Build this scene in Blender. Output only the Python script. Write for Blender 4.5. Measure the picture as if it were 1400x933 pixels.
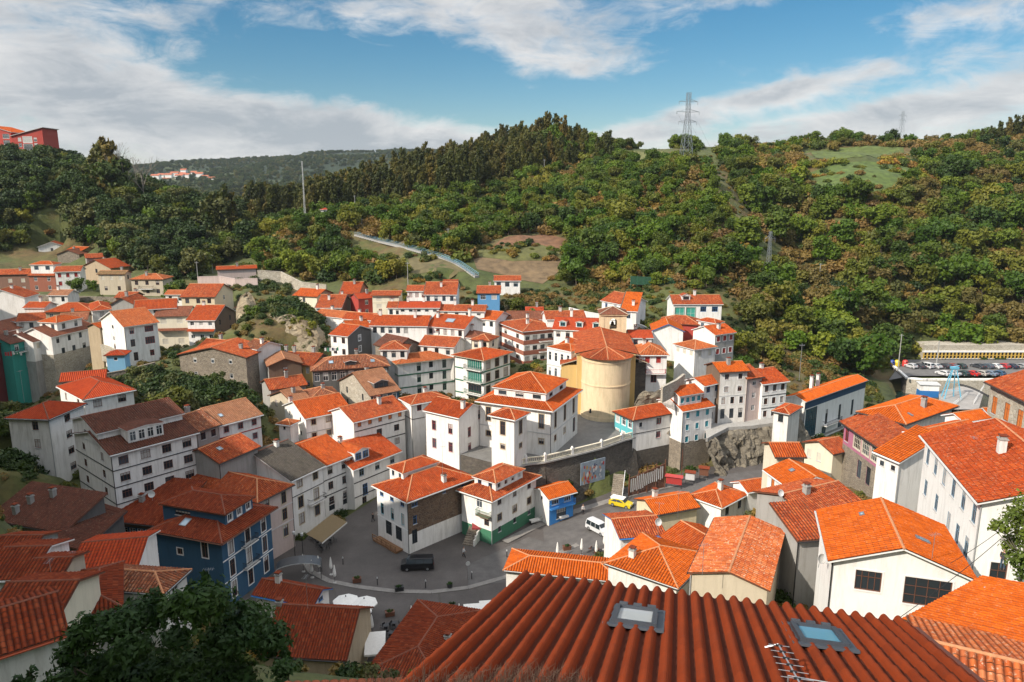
import bpy, math, random
import numpy as np
from mathutils import Vector, Matrix
R = math.radians
rnd = random.Random(7)
for o in list(bpy.data.objects): bpy.data.objects.remove(o)
scene = bpy.context.scene
COL = scene.collection
# ---------------------------------------------------------------- camera
CAMZ = 56.0; PITCH = R(11.9); FPX = 1000.0
cam = bpy.data.cameras.new('camera'); camo = bpy.data.objects.new('camera', cam); COL.objects.link(camo)
camo.location = (0, 0, CAMZ); camo.rotation_euler = (R(90) - PITCH, 0, 0)
cam.sensor_width = 36.0; cam.lens = 36.0 * FPX / 1400.0
cam.clip_start = 0.1; cam.clip_end = 20000
scene.camera = camo
# ---------------------------------------------------------------- light
SUN_AZ = math.atan2(-0.80, -0.60)      # compass-like angle from +Y towards +X of the direction to the sun
SUN_EL = R(37)
sund = Vector((math.sin(SUN_AZ) * math.cos(SUN_EL), math.cos(SUN_AZ) * math.cos(SUN_EL), math.sin(SUN_EL)))
sl = bpy.data.lights.new('sun', 'SUN'); sl.energy = 4.8; sl.angle = R(0.5); sl.color = (1.0, 0.91, 0.79)
so = bpy.data.objects.new('sun', sl); COL.objects.link(so)
so.rotation_euler = (-sund).to_track_quat('-Z', 'Y').to_euler()
scene.view_settings.view_transform = 'Standard'; scene.view_settings.look = 'None'
scene.view_settings.exposure = 0.30; scene.view_settings.gamma = 1.0
scene.view_settings.use_curve_mapping = False
scene.cycles.use_denoising = True
scene.cycles.max_bounces = 6; scene.cycles.diffuse_bounces = 3; scene.cycles.glossy_bounces = 2
scene.cycles.transmission_bounces = 2; scene.cycles.transparent_max_bounces = 6
scene.cycles.use_adaptive_sampling = True; scene.cycles.adaptive_threshold = 0.02

def build_world():
    w = bpy.data.worlds.new('World'); scene.world = w; w.use_nodes = True
    nt = w.node_tree; N = nt.nodes; L = nt.links
    for n in list(N): N.remove(n)
    out = N.new('ShaderNodeOutputWorld'); bg = N.new('ShaderNodeBackground'); bg.inputs[1].default_value = 0.15
    sky = N.new('ShaderNodeTexSky'); sky.sky_type = 'NISHITA'; sky.sun_disc = False
    sky.sun_elevation = SUN_EL; sky.sun_rotation = SUN_AZ
    sky.air_density = 1.0; sky.dust_density = 0.2; sky.ozone_density = 3.0
    tc = N.new('ShaderNodeTexCoord'); sep = N.new('ShaderNodeSeparateXYZ'); L.new(tc.outputs['Generated'], sep.inputs[0])
    def math_(op, a, b=None, c=None, clamp=False):
        m = N.new('ShaderNodeMath'); m.operation = op; m.use_clamp = clamp
        for i, v in enumerate((a, b, c)):
            if v is None: continue
            if isinstance(v, (int, float)): m.inputs[i].default_value = v
            else: L.new(v, m.inputs[i])
        return m.outputs[0]
    az = math_('ARCTAN2', sep.outputs[0], sep.outputs[1])      # radians, 0 = north (+Y)
    el = math_('ARCSINE', sep.outputs[2])
    comb = N.new('ShaderNodeCombineXYZ'); L.new(az, comb.inputs[0]); L.new(el, comb.inputs[1])
    def noise(scale, sx, sy, detail=8, rough=.6, off=0.0, shear=0.0, dist=0.0):
        mp = N.new('ShaderNodeMapping'); L.new(comb.outputs[0], mp.inputs[0])
        mp.inputs['Scale'].default_value = (sx, sy, 1); mp.inputs['Location'].default_value = (off, off * .7, off * 1.3)
        mp.inputs['Rotation'].default_value = (0, 0, shear)
        n = N.new('ShaderNodeTexNoise'); n.inputs['Scale'].default_value = scale; n.inputs['Detail'].default_value = detail
        n.inputs['Roughness'].default_value = rough; n.inputs['Distortion'].default_value = dist
        L.new(mp.outputs[0], n.inputs[0]); return n.outputs[0]
    def blob(a0, e0, ra, re, amp, rot=0.0):
        # smooth elliptical weight round the sky direction (a0, e0), degrees
        da = math_('SUBTRACT', az, R(a0)); de = math_('SUBTRACT', el, R(e0))
        if rot:
            c, s = math.cos(R(rot)), math.sin(R(rot))
            x = math_('ADD', math_('MULTIPLY', da, c), math_('MULTIPLY', de, s))
            y = math_('ADD', math_('MULTIPLY', da, -s), math_('MULTIPLY', de, c))
        else: x, y = da, de
        x = math_('DIVIDE', x, R(ra)); y = math_('DIVIDE', y, R(re))
        d2 = math_('ADD', math_('MULTIPLY', x, x), math_('MULTIPLY', y, y))
        return math_('MULTIPLY', math_('POWER', 2.718, math_('MULTIPLY', d2, -1.0)), amp)
    CL = CLOUDS
    tot = None
    for b in CL:
        v = blob(*b); tot = v if tot is None else math_('ADD', tot, v)
    over = N.new('ShaderNodeMapRange'); L.new(el, over.inputs[0]); over.inputs[1].default_value = R(17); over.inputs[2].default_value = R(38)
    tot = math_('ADD', tot, math_('MULTIPLY', over.outputs[0], .55))      # unseen cloud overhead, added as fill light
    n1 = noise(5.0, 1.0, 2.4, 10, .60, 3.1, R(-8), .4)
    n2 = noise(14.0, 1.0, 2.6, 9, .65, 7.7, R(-14), .6)
    nn = math_('ADD', math_('MULTIPLY', math_('SUBTRACT', n1, .5), 2.0), math_('MULTIPLY', math_('SUBTRACT', n2, .5), 1.35))
    dens = math_('ADD', tot, nn)
    mr = N.new('ShaderNodeMapRange'); mr.interpolation_type = 'SMOOTHSTEP'; L.new(dens, mr.inputs[0])
    mr.inputs[1].default_value = 0.12; mr.inputs[2].default_value = 0.92
    cov = math_('MULTIPLY', mr.outputs[0], 0.93)
    # cloud tone: bright tops, grey bellies where the layer is thick
    n3 = noise(7.0, 1.0, 3.0, 8, .62, 11.3, R(-6), .5)
    thick = N.new('ShaderNodeMapRange'); L.new(math_('ADD', math_('MULTIPLY', dens, .25), n3), thick.inputs[0])
    thick.inputs[1].default_value = .42; thick.inputs[2].default_value = .95
    tone = N.new('ShaderNodeValToRGB'); L.new(thick.outputs[0], tone.inputs[0])
    tone.color_ramp.elements[0].color = (5.6, 5.4, 5.2, 1); tone.color_ramp.elements[1].color = (2.3, 2.5, 2.75, 1)
    boost = N.new('ShaderNodeMix'); boost.data_type = 'RGBA'; boost.blend_type = 'MULTIPLY'; boost.inputs[0].default_value = 1.0; L.new(tone.outputs[0], boost.inputs[6])
    bc = N.new('ShaderNodeCombineColor'); k = math_('ADD', 1.0, math_('MULTIPLY', over.outputs[0], 2.3)); [L.new(k, bc.inputs[i]) for i in range(3)]; L.new(bc.outputs[0], boost.inputs[7])  # the added overhead cloud is brightened to lift the shade
    hs = N.new('ShaderNodeHueSaturation'); L.new(sky.outputs[0], hs.inputs['Color'])
    hs.inputs['Saturation'].default_value = SKY_SAT; hs.inputs['Value'].default_value = SKY_VAL; hs.inputs['Hue'].default_value = SKY_HUE
    mx = N.new('ShaderNodeMix'); mx.data_type = 'RGBA'
    L.new(cov, mx.inputs[0]); L.new(hs.outputs[0], mx.inputs[6]); L.new(boost.outputs[2], mx.inputs[7])
    L.new(mx.outputs[2], bg.inputs[0]); L.new(bg.outputs[0], out.inputs[0])
SKY_SAT, SKY_VAL, SKY_HUE = 1.36, 0.50, 0.489
# sky directions in degrees: azimuth, elevation, half widths, strength, tilt
CLOUDS = [(-30, 6.5, 12, 2.6, .95, -8), (-20, 4.4, 12, 1.9, .85, -8), (-8, 3.4, 13, 1.9, 1.0, -5), (-12, 1.6, 12, 1.5, .7, 0), (-34, 3.0, 10, 1.8, .8, 0), (-33, 11.6, 8, 2.2, .8, 4), (-22, 11.8, 4, 1.0, .35, 20),
          (4, 10.6, 8.5, 2.8, .9, -12), (-5, 12.6, 8, 1.5, .5, 0), (1, 9.0, 5, 1.4, .25, 0), (12, 4.6, 8, .9, .8, 12), (20, 6.6, 9, .8, .65, 9), (22, 3.6, 12, 1.8, .8, 4), (28, 5.2, 8, 1.0, .5, 8), (-2, 1.5, 14, 1.4, .55, 0),
          (33, 7.2, 8, 1.8, .55, 14), (34, 11.5, 7, 1.8, .6, 12), (20, 12.8, 8, .8, .6, 6), (-13.5, 9.4, 1.6, .7, .35, 0), (35, 2.5, 14, 2.0, .45, 0),
          (19, 9.6, 2.6, .4, .4, 0), (4.9, 8.4, .7, .5, .4, 0), (2.2, 7.3, .8, .5, .3, 0), (0, -3, 60, 3, .4, 0), (-10, 8.2, 9, 1.4, -.6, -6), (8, 7.0, 9, 1.2, -.5, 8), (16, 10.5, 8, 1.6, -.5, 0)]
build_world()

# ---------------------------------------------------------------- projection helpers
CP, SP = math.cos(PITCH), math.sin(PITCH)
def P(px, py, Y):
    """the point at horizontal distance Y north of the camera seen in the photograph's pixel (px, py)"""
    a = (px - 700) / FPX; b = (py - 466.5) / FPX
    t = Y / (CP - b * SP)
    return Vector((a * t, Y, CAMZ + t * (-SP - b * CP)))
def PZ(px, py, z):
    a = (px - 700) / FPX; b = (py - 466.5) / FPX
    t = (z - CAMZ) / (-SP - b * CP)
    return Vector((a * t, t * (CP - b * SP), z))
def proj(p):
    d = p[1] * CP - (p[2] - CAMZ) * SP
    v = -p[1] * SP - (p[2] - CAMZ) * CP
    return 700 + FPX * p[0] / d, 466.5 + FPX * v / d, d

# ---------------------------------------------------------------- mesh helper
class MB:
    def __init__(s): s.v = []; s.f = []; s.m = []; s.uv = []; s.sm = []
    def face(s, pts, m=0, uv=None, smooth=False):
        i = len(s.v); s.v.extend([tuple(p) for p in pts]); s.f.append(tuple(range(i, i + len(pts))))
        s.m.append(m); s.uv.append(uv); s.sm.append(smooth)
    def box(s, c, x, y, z, m=0):
        """box centred at c with half axis vectors x, y, z"""
        c, x, y, z = Vector(c), Vector(x), Vector(y), Vector(z)
        q = [c + x * i + y * j + z * k for i in (-1, 1) for j in (-1, 1) for k in (-1, 1)]
        for f in ((0, 1, 3, 2), (4, 6, 7, 5), (0, 4, 5, 1), (2, 3, 7, 6), (0, 2, 6, 4), (1, 5, 7, 3)):
            s.face([q[i] for i in f], m)
    def bx(s, x0, x1, y0, y1, z0, z1, m=0):
        s.box(((x0 + x1) / 2, (y0 + y1) / 2, (z0 + z1) / 2), ((x1 - x0) / 2, 0, 0), (0, (y1 - y0) / 2, 0), (0, 0, (z1 - z0) / 2), m)
    def tube(s, a, b, r0, r1=None, n=6, m=0, cap=True, smooth=True):
        a, b = Vector(a), Vector(b); r1 = r0 if r1 is None else r1
        d = (b - a); 
        if d.length < 1e-6: return
        d.normalize(); u = d.orthogonal().normalized(); w = d.cross(u)
        A = [a + (u * math.cos(t) + w * math.sin(t)) * r0 for t in [2 * math.pi * i / n for i in range(n)]]
        B = [b + (u * math.cos(t) + w * math.sin(t)) * r1 for t in [2 * math.pi * i / n for i in range(n)]]
        for i in range(n):
            j = (i + 1) % n; s.face([A[i], A[j], B[j], B[i]], m, None, smooth)
        if cap:
            s.face(list(reversed(A)), m)
            if r1 > 1e-4: s.face(B, m)
    def lathe(s, c, prof, n=12, m=0, smooth=True):
        c = Vector(c)
        rings = [[c + Vector((r * math.cos(2 * math.pi * i / n), r * math.sin(2 * math.pi * i / n), z)) for i in range(n)] for r, z in prof]
        for A, B in zip(rings, rings[1:]):
            for i in range(n):
                j = (i + 1) % n; s.face([A[i], A[j], B[j], B[i]], m, None, smooth)
        s.face(list(reversed(rings[0])), m); s.face(rings[-1], m)
    def prism(s, poly, z0, z1, m=0):
        b = [Vector((p[0], p[1], z0)) for p in poly]; t = [Vector((p[0], p[1], z1)) for p in poly]
        s.face(list(reversed(b)), m); s.face(t, m)
        for i in range(len(poly)):
            j = (i + 1) % len(poly); s.face([b[i], b[j], t[j], t[i]], m)
    def mesh(s, name, mats, off=None):
        me = bpy.data.meshes.new(name)
        v = s.v if off is None else [(p[0] - off[0], p[1] - off[1], p[2] - off[2]) for p in s.v]
        me.from_pydata(v, [], s.f)
        for m in mats: me.materials.append(m)
        if s.f:
            me.polygons.foreach_set('material_index', s.m)
            if any(s.sm): me.polygons.foreach_set('use_smooth', s.sm)
            if any(u is not None for u in s.uv):
                ul = me.uv_layers.new(name='UVMap'); arr = []
                for f, u in zip(s.f, s.uv):
                    arr.extend([c for q in u for c in q] if u is not None else [0.0, 0.0] * len(f))
                ul.data.foreach_set('uv', arr)
        me.update(); return me
    def build(s, name, mats, parent=None, loc=(0, 0, 0), merge=False):
        """one object; coordinates are world coordinates, stored relative to loc (or to the parent's place)"""
        off = Vector(parent['_w']) if parent is not None else Vector(loc)
        me = s.mesh(name, mats if isinstance(mats, (list, tuple)) else [mats], off)
        return link(name, me, parent, (0, 0, 0) if parent is not None else loc)
WPOS = {}
def link(name, me, parent=None, loc=(0, 0, 0), rotz=0.0):
    o = bpy.data.objects.new(name, me); COL.objects.link(o)
    o.location = loc; o.rotation_euler = (0, 0, rotz)
    if parent is not None: o.parent = parent
    return o
class Root(dict): pass
def tag(o, label, cat, group=None, kind=None):
    if label: o['label'] = label
    if cat: o['category'] = cat
    if group: o['group'] = group
    if kind: o['kind'] = kind
    return o
def thing(name, label, cat, loc, rotz=0.0, group=None):
    o = bpy.data.objects.new(name, None); COL.objects.link(o); o.empty_display_size = .3
    o.location = loc; o.rotation_euler = (0, 0, rotz); o['_w'] = tuple(loc)
    return tag(o, label, cat, group)
def part(name, mb, mats, root):      # mesh given in world coordinates
    return mb.build(name, mats, root)
def lpart(name, mb, mats, root, loc=(0, 0, 0), rotz=0.0):   # mesh in the thing's own coordinates
    return link(name, mb.mesh(name, mats if isinstance(mats, (list, tuple)) else [mats]), root, loc, rotz)
def copy_tree(o, parent=None):
    c = o.copy(); COL.objects.link(c)
    if parent is not None: c.parent = parent
    for ch in KIDS.get(o.name, ()): copy_tree(ch, c)
    return c
KIDS = {}
def note_kids(o):
    KIDS[o.name] = [c for c in o.children]
    for c in o.children: note_kids(c)
# ---------------------------------------------------------------- materials
MATS = {}
def newmat(name):
    m = bpy.data.materials.new(name); m.use_nodes = True
    nt = m.node_tree; b = nt.nodes['Principled BSDF']
    return m, nt, b
def _n(nt, typ, **kw):
    n = nt.nodes.new(typ)
    for k, v in kw.items():
        if k in n.inputs: n.inputs[k].default_value = v
        else: setattr(n, k, v)
    return n
def ramp(nt, src, stops, interp='LINEAR'):
    r = nt.nodes.new('ShaderNodeValToRGB'); nt.links.new(src, r.inputs[0]); r.color_ramp.interpolation = interp
    e = r.color_ramp.elements
    while len(e) > 1: e.remove(e[-1])
    e[0].position = stops[0][0]; e[0].color = (*stops[0][1], 1)
    for p, c in stops[1:]:
        x = e.new(p); x.color = (*c, 1)
    return r.outputs[0]
def mixc(nt, fac, a, b, mode='MIX'):
    m = nt.nodes.new('ShaderNodeMix'); m.data_type = 'RGBA'; m.blend_type = mode
    for s, v in ((m.inputs[0], fac), (m.inputs[6], a), (m.inputs[7], b)):
        if isinstance(v, (int, float)): s.default_value = v
        elif isinstance(v, tuple): s.default_value = (*v, 1)
        else: nt.links.new(v, s)
    return m.outputs[2]
def mth(nt, op, a, b=None, clamp=False):
    m = nt.nodes.new('ShaderNodeMath'); m.operation = op; m.use_clamp = clamp
    for i, v in enumerate((a, b)):
        if v is None: continue
        if isinstance(v, (int, float)): m.inputs[i].default_value = v
        else: nt.links.new(v, m.inputs[i])
    return m.outputs[0]
def noise(nt, scale, detail=5, rough=.6, vec=None, stretch=None):
    n = _n(nt, 'ShaderNodeTexNoise'); n.inputs['Scale'].default_value = scale; n.inputs['Detail'].default_value = detail; n.inputs['Roughness'].default_value = rough
    if vec is None: vec = _n(nt, 'ShaderNodeNewGeometry').outputs['Position']
    if stretch:
        mp = _n(nt, 'ShaderNodeMapping'); mp.inputs['Scale'].default_value = stretch; nt.links.new(vec, mp.inputs[0]); vec = mp.outputs[0]
    nt.links.new(vec, n.inputs[0]); return n.outputs[0]
def bump(nt, b, h, strength=.3, dist=.02):
    n = _n(nt, 'ShaderNodeBump'); n.inputs['Strength'].default_value = strength; n.inputs['Distance'].default_value = dist
    nt.links.new(h, n.inputs['Height']); nt.links.new(n.outputs[0], b.inputs['Normal'])
def plain(name, c, rough=.6, metal=0.0, var=.12, scale=3.0):
    if name in MATS: return MATS[name]
    m, nt, b = newmat(name)
    f = noise(nt, scale, 4)
    col = mixc(nt, f, tuple(x * (1 - var * 1.6) for x in c), tuple(min(1, x * (1 + var)) for x in c))
    nt.links.new(col, b.inputs['Base Color']); b.inputs['Roughness'].default_value = rough; b.inputs['Metallic'].default_value = metal
    MATS[name] = m; return m
def plaster(name, c, dirt=.5):
    if name in MATS: return MATS[name]
    m, nt, b = newmat(name)
    f1 = noise(nt, .55, 6, .65); f2 = noise(nt, 1.1, 6, .7, stretch=(1.6, 1.6, .22)); f3 = noise(nt, 9, 4)
    g = ramp(nt, f2, [(.47, (0, 0, 0)), (.78, (1, 1, 1))])
    grime = tuple(x * k for x, k in zip(c, (.52, .50, .46)))
    col = mixc(nt, mth(nt, 'MULTIPLY', g, dirt), c, grime)
    col = mixc(nt, mth(nt, 'MULTIPLY', ramp(nt, f1, [(.4, (0, 0, 0)), (.7, (1, 1, 1))]), .30 * dirt * 1.6), col, tuple(x * k for x, k in zip(c, (.78, .76, .72))))
    nt.links.new(col, b.inputs['Base Color']); b.inputs['Roughness'].default_value = .9
    bump(nt, b, f3, .25, .01)
    MATS[name] = m; return m
def stone(name, c1, c2, mortar, scale=2.4):
    if name in MATS: return MATS[name]
    m, nt, b = newmat(name)
    pos = _n(nt, 'ShaderNodeNewGeometry').outputs['Position']
    mp = _n(nt, 'ShaderNodeMapping'); mp.inputs['Scale'].default_value = (1, 1, 1.5); nt.links.new(pos, mp.inputs[0])
    w = _n(nt, 'ShaderNodeTexNoise'); w.inputs['Scale'].default_value = 2.0; nt.links.new(mp.outputs[0], w.inputs[0])
    vec = mixc(nt, .12, mp.outputs[0], w.outputs[1])
    v1 = _n(nt, 'ShaderNodeTexVoronoi'); v1.inputs['Scale'].default_value = scale; nt.links.new(vec, v1.inputs[0])
    v2 = _n(nt, 'ShaderNodeTexVoronoi'); v2.feature = 'DISTANCE_TO_EDGE'; v2.inputs['Scale'].default_value = scale; nt.links.new(vec, v2.inputs[0])
    cell = mixc(nt, v1.outputs['Color'], c1, c2)
    sep = _n(nt, 'ShaderNodeSeparateColor'); nt.links.new(v1.outputs['Color'], sep.inputs[0])
    cell = mixc(nt, sep.outputs[0], c1, c2)
    big = noise(nt, .5, 6, .7)
    cell = mixc(nt, ramp(nt, big, [(.4, (0, 0, 0)), (.7, (1, 1, 1))]), cell, tuple(x * .55 for x in c1))
    e = ramp(nt, v2.outputs['Distance'], [(0.0, (1, 1, 1)), (.06, (0, 0, 0))])
    col = mixc(nt, e, cell, mortar)
    nt.links.new(col, b.inputs['Base Color']); b.inputs['Roughness'].default_value = .95
    bump(nt, b, ramp(nt, v2.outputs['Distance'], [(0.0, (0, 0, 0)), (.12, (1, 1, 1))]), .7, .06)
    MATS[name] = m; return m
PER, ROW = 0.33, 0.45
def tile(name, cols, stain=.35, lichen=0.0, moss=0.0, profile=True, lcol=(.5, .46, .34)):
    """clay tiles: one colour per tile, dirty gutters, patches and lichen; UV in metres (along the eave, up the slope)"""
    if name in MATS: return MATS[name]
    m, nt, b = newmat(name)
    uv = _n(nt, 'ShaderNodeUVMap').outputs[0]
    sp = _n(nt, 'ShaderNodeSeparateXYZ'); nt.links.new(uv, sp.inputs[0])
    u = mth(nt, 'DIVIDE', sp.outputs[0], PER); v = mth(nt, 'DIVIDE', sp.outputs[1], ROW)
    cb = _n(nt, 'ShaderNodeCombineXYZ'); nt.links.new(mth(nt, 'FLOOR', u), cb.inputs[0]); nt.links.new(mth(nt, 'FLOOR', v), cb.inputs[1])
    wn = _n(nt, 'ShaderNodeTexWhiteNoise'); nt.links.new(cb.outputs[0], wn.inputs[0])
    n = len(cols); base = ramp(nt, wn.outputs['Value'], [(i / max(1, n - 1), c) for i, c in enumerate(cols)])
    big = noise(nt, .35, 6, .65); mid = noise(nt, 1.7, 6, .7)
    dark = tuple(x * .38 + .012 for x in cols[0])
    col = mixc(nt, mth(nt, 'MULTIPLY', ramp(nt, big, [(.38, (0, 0, 0)), (.72, (1, 1, 1))]), stain), base, dark)
    col = mixc(nt, mth(nt, 'MULTIPLY', ramp(nt, mid, [(.45, (0, 0, 0)), (.75, (1, 1, 1))]), stain), col, dark)
    if lichen:
        ln = noise(nt, 5.0, 5, .7)
        col = mixc(nt, mth(nt, 'MULTIPLY', ramp(nt, ln, [(.56, (0, 0, 0)), (.66, (1, 1, 1))]), lichen), col, lcol)
    if moss:
        ms = noise(nt, .9, 6, .75)
        col = mixc(nt, mth(nt, 'MULTIPLY', ramp(nt, ms, [(.42, (0, 0, 0)), (.62, (1, 1, 1))]), moss), col, (.11, .10, .035))
    mpu = _n(nt, 'ShaderNodeMapping'); mpu.inputs['Scale'].default_value = (2.6, .55, 1); nt.links.new(uv, mpu.inputs[0])
    st = _n(nt, 'ShaderNodeTexNoise'); st.inputs['Scale'].default_value = 1.0; st.inputs['Detail'].default_value = 5; st.inputs['Roughness'].default_value = .7; nt.links.new(mpu.outputs[0], st.inputs[0])
    col = mixc(nt, mth(nt, 'MULTIPLY', ramp(nt, st.outputs[0], [(.48, (0, 0, 0)), (.66, (1, 1, 1))]), .25 + stain * .7), col, mixc(nt, 1.0, col, (.50, .44, .44), 'MULTIPLY'))
    prof = mth(nt, 'ABSOLUTE', mth(nt, 'SINE', mth(nt, 'MULTIPLY', u, math.pi)))
    if profile:
        gut = ramp(nt, prof, [(.15, (1, 1, 1)), (.6, (0, 0, 0))])
        col = mixc(nt, mth(nt, 'MULTIPLY', gut, .8), col, dark)
        lap = ramp(nt, mth(nt, 'FRACT', v), [(0.0, (1, 1, 1)), (.10, (0, 0, 0))])
        col = mixc(nt, mth(nt, 'MULTIPLY', lap, .35), col, dark)
        bump(nt, b, prof, .7, .09)
    nt.links.new(col, b.inputs['Base Color']); b.inputs['Roughness'].default_value = .9; b.inputs['Specular IOR Level'].default_value = .06
    MATS[name] = m; return m
def leaf(name, cols, trans=.25, patch=None):
    """foliage: a colour per plant (object random) and per clump; patch = bracken-brown areas by where the plant stands"""
    if name in MATS: return MATS[name]
    m, nt, b = newmat(name)
    oi = _n(nt, 'ShaderNodeObjectInfo')
    n = len(cols)
    c = ramp(nt, oi.outputs['Random'], [(i / max(1, n - 1), q) for i, q in enumerate(cols)])
    big = noise(nt, .035, 3, .55, oi.outputs['Location'])
    c = mixc(nt, 1.0, c, ramp(nt, big, [(.30, (.55, .62, .60)), (.5, (.95, .98, .9)), (.66, (1.5, 1.32, 1.1))]), 'MULTIPLY')
    nz = noise(nt, .55, 4); n2 = noise(nt, 3.0, 3)
    c = mixc(nt, ramp(nt, nz, [(.35, (0, 0, 0)), (.65, (1, 1, 1))]), c, mixc(nt, 1.0, c, (1.55, 1.35, .9), 'MULTIPLY'))
    c = mixc(nt, ramp(nt, n2, [(.4, (0, 0, 0)), (.7, (1, 1, 1))]), c, mixc(nt, 1.0, c, (.6, .62, .6), 'MULTIPLY'))
    if patch:
        ln = noise(nt, .022, 4, .6, oi.outputs['Location'])
        pm = ramp(nt, mth(nt, 'ADD', mth(nt, 'MULTIPLY', ln, 1.0), mth(nt, 'MULTIPLY', oi.outputs['Random'], .12)), [(patch[1], (0, 0, 0)), (patch[1] + .08, (1, 1, 1))])
        c = mixc(nt, mth(nt, 'MULTIPLY', pm, patch[2]), c, patch[0])
    nt.links.new(c, b.inputs['Base Color']); b.inputs['Roughness'].default_value = .6
    b.inputs['Specular IOR Level'].default_value = .25
    tr = _n(nt, 'ShaderNodeBsdfTranslucent'); nt.links.new(mixc(nt, 1.0, c, (1.4, 1.5, .6), 'MULTIPLY'), tr.inputs[0])
    ms = _n(nt, 'ShaderNodeMixShader'); ms.inputs[0].default_value = trans
    nt.links.new(b.outputs[0], ms.inputs[1]); nt.links.new(tr.outputs[0], ms.inputs[2])
    nt.links.new(ms.outputs[0], nt.nodes['Material Output'].inputs[0])
    MATS[name] = m; return m
def glass(name, c=(.02, .026, .032), rough=.08):
    if name in MATS: return MATS[name]
    m, nt, b = newmat(name)
    oi = _n(nt, 'ShaderNodeObjectInfo')
    col = ramp(nt, oi.outputs['Random'], [(0, c), (.55, tuple(x * 1.3 for x in c)), (.75, tuple(x * 3 + .02 for x in c)), (1, tuple(x * .6 for x in c))])
    nt.links.new(col, b.inputs['Base Color']); b.inputs['Roughness'].default_value = rough; b.inputs['Specular IOR Level'].default_value = .5
    MATS[name] = m; return m

WALLS = dict(
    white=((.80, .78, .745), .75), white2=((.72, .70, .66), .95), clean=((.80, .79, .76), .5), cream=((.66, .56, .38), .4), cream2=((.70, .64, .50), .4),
    tan=((.42, .33, .22), .6), beige=((.52, .45, .34), .5), yellow=((.62, .42, .16), .3), apse=((.70, .56, .36), .75), pink=((.55, .44, .40), .5),
    brick=((.30, .105, .065), .5), brickbrown=((.25, .14, .10), .5), terra=((.46, .20, .12), .4), red=((.38, .05, .035), .3), maroon=((.12, .025, .025), .3),
    teal=((.03, .26, .22), .4), sky=((.20, .42, .62), .3), blue=((.032, .095, .17), .45), navy=((.03, .07, .13), .3), vivid=((.05, .25, .62), .3),
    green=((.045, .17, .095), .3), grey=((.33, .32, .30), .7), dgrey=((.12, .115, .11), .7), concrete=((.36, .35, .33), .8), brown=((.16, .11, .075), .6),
    tealwhite=((.10, .42, .46), .3), purple=((.40, .14, .22), .3), bluewall=((.10, .28, .50), .3))
def W(k):
    if k in ('stone', 'rubble', 'dstone', 'lstone', 'rockwall', 'palerock'):
        return {'palerock': lambda: stone('pale_rock', (.36, .30, .20), (.22, .17, .11), (.14, .11, .07), .5), 'stone': lambda: stone('stone_masonry', (.30, .25, .19), (.17, .14, .11), (.34, .30, .24)),
                'rubble': lambda: stone('rubble_masonry', (.19, .12, .075), (.10, .065, .045), (.20, .16, .12), 2.0),
                'dstone': lambda: stone('dark_masonry', (.13, .11, .09), (.065, .058, .05), (.10, .09, .075), 1.8),
                'lstone': lambda: stone('pale_masonry', (.50, .45, .36), (.34, .29, .22), (.58, .54, .46), 2.2),
                'rockwall': lambda: stone('rock_wall', (.22, .19, .14), (.11, .095, .075), (.07, .06, .045), .9)}[k]()
    c, d = WALLS[k]; return plaster('plaster_' + k, c, d)
OR = [(.43, .068, .009), (.50, .086, .012), (.54, .115, .022), (.32, .052, .010)]
ROOFS = dict(
    bright=lambda: tile('tile_bright', [(.50, .090, .007), (.55, .105, .009), (.60, .125, .015), (.43, .078, .008)], .3, .2),
    orange=lambda: tile('tile_orange', OR, .42, .25),
    red=lambda: tile('tile_red', [(.42, .060, .020), (.47, .075, .024), (.40, .055, .022)], .3),
    rust=lambda: tile('tile_rust', [(.36, .066, .019), (.46, .095, .027), (.26, .047, .017), (.52, .14, .042)], .5, .35),
    old=lambda: tile('tile_old', [(.28, .085, .04), (.40, .13, .06), (.20, .065, .04), (.48, .20, .10)], .6, .6, .12),
    brown=lambda: tile('tile_brown', [(.22, .075, .042), (.27, .095, .05), (.18, .065, .04)], .5, .3),
    darkbrown=lambda: tile('tile_darkbrown', [(.13, .05, .032), (.17, .06, .038), (.11, .045, .03)], .5, .25),
    tan=lambda: tile('tile_tan', [(.36, .16, .08), (.30, .13, .07), (.42, .20, .11)], .5, .4),
    mossy=lambda: tile('tile_mossy', [(.30, .16, .08), (.24, .13, .06), (.36, .2, .1)], .5, .4, .8),
    slate=lambda: tile('tile_slate', [(.085, .075, .065), (.11, .095, .08), (.07, .062, .055)], .4, .25, .1, True, (.4, .38, .34)),
    lichen=lambda: tile('tile_lichen', [(.55, .12, .03), (.62, .17, .05), (.42, .09, .03), (.66, .24, .10)], .45, .85, .05, True, (.62, .50, .36)),
    deep=lambda: tile('tile_deep', [(.21, .040, .016), (.27, .052, .019), (.16, .032, .015), (.31, .075, .03)], .25, .0, 0, True))
ROOFS.update(rosso=lambda: tile('tile_rosso', [(.38, .056, .011), (.45, .072, .014), (.31, .048, .011), (.50, .10, .022)], .45, .3),
    sand=lambda: tile('tile_sand', [(.44, .110, .030), (.50, .135, .042), (.36, .086, .027), (.54, .17, .06)], .45, .45))
def RF(k): return ROOFS[k]()
m_white = plain('white_paint', (.78, .77, .75), .5); m_brown = plain('brown_wood', (.14, .055, .03), .6); m_dk = plain('dark_metal', (.03, .03, .032), .5, .2)
m_red = plain('red_paint', (.36, .035, .03), .5); m_blue = plain('blue_paint', (.03, .16, .42), .5); m_green = plain('green_paint', (.03, .14, .08), .5)
m_teal = plain('teal_paint', (.04, .30, .36), .5); m_grey = plain('grey_paint', (.33, .33, .33), .6); m_lgrey = plain('pale_grey', (.52, .52, .51), .6)
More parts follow.
